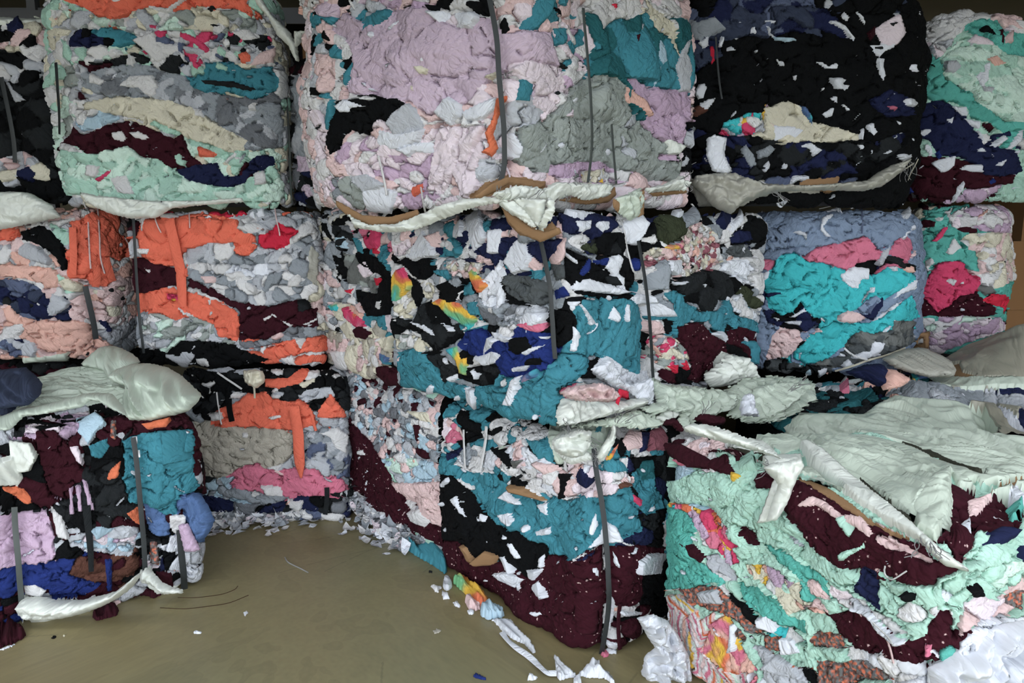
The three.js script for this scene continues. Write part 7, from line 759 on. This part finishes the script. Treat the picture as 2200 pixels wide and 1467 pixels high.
// spill of small scraps at the end of the aisle
function flake(r, s) {
  const n = 7, pos = [0, 0, 0], idx = [], a0 = r() * 6, bend = (r() - 0.3) * 0.9, uv = [0, 0];
  for (let ring = 1; ring <= 2; ring++) for (let i = 0; i < n; i++) { const a = a0 + i / n * 6.283, q = s * ring / 2 * (0.65 + 0.5 * Math.abs(Math.sin(a * 1.5 + a0 * 3))), x = Math.cos(a) * q * 1.35, z = Math.sin(a) * q * 0.75; pos.push(x, bend * (x * x) / s + 0.3 * z * z / s, z); uv.push(x, z); }
  for (let i = 0; i < n; i++) { const j = (i + 1) % n; idx.push(0, 1 + j, 1 + i, 1 + i, 1 + j, 1 + n + j, 1 + i, 1 + n + j, 1 + n + i); }
  const g = new THREE.BufferGeometry(); g.setAttribute('position', new THREE.Float32BufferAttribute(pos, 3)); g.setAttribute('uv', new THREE.Float32BufferAttribute(uv, 2)); g.setIndex(idx); g.computeVertexNormals(); return g;
}
{
  const r = rng(77), tones = ['offwhite', 'lightgrey', 'white', 'grey', 'offwhite', 'palepink', 'lightgrey', 'midgrey'], parts = [], shapes = Array.from({ length: 10 }, () => flake(r, 0.02 + r() * 0.014));
  const ridge = [[455, 1128, 0.03], [520, 1122, 0.05], [600, 1118, 0.08], [660, 1108, 0.12], [720, 1100, 0.2], [770, 1102, 0.22], [800, 1120, 0.14], [850, 1150, 0.1], [900, 1178, 0.08]];
  for (let i = 0; i < 900; i++) {
    const t = r() * (ridge.length - 1), k = Math.min(ridge.length - 2, Math.floor(t)), f = t - k, [ax, ay, ah] = ridge[k], [bx, by, bh] = ridge[k + 1], p = onLevel(ax + (bx - ax) * f, ay + (by - ay) * f, 0), H = ah + (bh - ah) * f, w = r(), out = w * w * 0.16 - 0.07, side = k > 5 ? [-0.75, 0.66] : [0, 1];
    const g = shapes[i % 10].clone(), s = 0.6 + r() * 0.7, h = H * Math.max(0, 1 - (out + 0.07) / 0.2) * (0.75 + 0.25 * r());
    g.applyMatrix4(new THREE.Matrix4().compose(V3(p.x + side[0] * out + (r() - 0.5) * 0.05, 0.006 + h, p.z + side[1] * out), new THREE.Quaternion().setFromEuler(new THREE.Euler((r() - 0.2) * 1.3, r() * 6.28, (r() - 0.5) * 0.9)), V3(s, s, s)));
    const c = LIN[tones[Math.floor(r() * tones.length)]], col = new Float32Array(g.attributes.position.count * 3); for (let q = 0; q < col.length; q += 3) col.set(c, q); g.setAttribute('color', new THREE.BufferAttribute(col, 3)); parts.push(g);
  }
  const o = put(new THREE.Mesh(mergeGeometries(parts), M.cloth)); o.name = 'spilled_scraps'; o.userData = { label: 'heap of small white and grey scraps at the end of the aisle', category: 'scraps', kind: 'stuff' };
  for (let i = 0; i < 46; i++) {
    const t = r() * (ridge.length - 1), k = Math.min(ridge.length - 2, Math.floor(t)), f = t - k, [ax, ay] = ridge[k], [bx, by] = ridge[k + 1], p = onLevel(ax + (bx - ax) * f, ay + (by - ay) * f, 0), out = 0.08 + r() * r() * 0.16, side = k > 5 ? [-0.75, 0.66] : [0, 1];
    const m = put(new THREE.Mesh(shapes[i % 10], clothOf(['white', 'offwhite', 'lightgrey'][i % 3]))); m.name = numbered('fabric_flake'); m.position.set(p.x + side[0] * out, 0.004, p.z + side[1] * out); m.rotation.y = r() * 6; m.scale.setScalar(0.7 + r() * 0.6);
    m.userData = { label: 'small pale scrap at the front of the spill at the end of the aisle', category: 'scrap', group: 'small pale scraps before the spill' };
  }
}
// ---------- behind the stacks ----------
M.carton = new THREE.MeshStandardMaterial({ color: '#87633f', roughness: 0.9, bumpMap: sized(weave, 0.2), bumpScale: 0.0006 });
M.tape = new THREE.MeshStandardMaterial({ color: '#8d7350', roughness: 0.4 });
function carton(label, x, y, z, w, h, d, turn = 0) {
  const g = new THREE.Group(); g.name = numbered('carton'); g.position.set(x, y, z); g.rotation.y = turn; g.userData = { label, category: 'box', group: 'brown cartons behind the stacks' }; scene.add(g);
  const add = (n, geo, m) => { const o = put(new THREE.Mesh(geo, m), g); o.name = n; };
  add('box_body', boxAt(-w / 2, 0, -d / 2, w / 2, h - 0.004, d / 2), M.carton); add('box_flap', boxAt(-w / 2 - 0.004, h - 0.004, 0.003, w / 2 + 0.004, h, d / 2 + 0.004), M.carton); add('box_flap', boxAt(-w / 2 - 0.004, h - 0.004, -d / 2 - 0.004, w / 2 + 0.004, h, -0.003), M.carton); add('box_tape', boxAt(-w / 2 - 0.006, h, -0.03, w / 2 + 0.006, h + 0.001, 0.03), M.tape);
}
{
  const g = new THREE.Group(); g.name = 'storage_rack'; g.position.set(-1.75, 0, -5.7); g.userData = { label: 'grey steel storage rack in the gap behind the left stacks', category: 'rack' }; scene.add(g);
  const add = (n, geo) => { const o = put(new THREE.Mesh(geo, M.steelwork), g); o.name = n; };
  for (const x of [-3.4, -1.6, 0.02, 1.3]) for (const z of [0, -0.7]) add('post', boxAt(x - 0.03, 0, z - 0.03, x + 0.03, 3.1, z + 0.03));
  for (const y of [1.5, 2.28, 2.95]) { add('shelf', boxAt(-3.4, y, -0.7, 1.3, y + 0.03, 0)); add('shelf_beam', boxAt(-3.4, y - 0.09, 0.03, 1.3, y, 0.06)); }
  const names = ['left', 'second', 'middle', 'fourth', 'right'];
  [-2.9, -2.1, -1.0, -0.35, 0.62].forEach((x, i) => carton(['brown carton at the left end of the rack', 'brown carton second from the left on the rack', 'brown carton in the middle of the rack', 'brown carton just left of the steel rack post', 'brown carton just right of the steel rack post'][i], -1.75 + x, 2.311, -6.06, [0.7, 0.6, 0.62, 0.5, 0.8][i], 0.5, 0.5));
}
for (let k = 0; k < 4; k++) carton(['lowest carton of the pile at the right edge', 'second lowest carton of the pile at the right edge', 'second highest carton of the pile at the right edge', 'highest carton of the pile at the right edge'][k], 3.75 + (k % 2) * 0.03, 0.001 + k * 0.462, -5.5, 0.9, 0.46, 0.7, k * 0.03);
structure('wall_panel', boxAt(3.3, 0, -7.95, 4.7, 3.2, -7.8), new THREE.MeshStandardMaterial({ color: '#b0a88f', roughness: 0.8 }));
structure('trim_1', boxAt(3.28, 0, -7.8, 3.36, 3.2, -7.74), M.steelwork);
renderer.render(scene, camera);
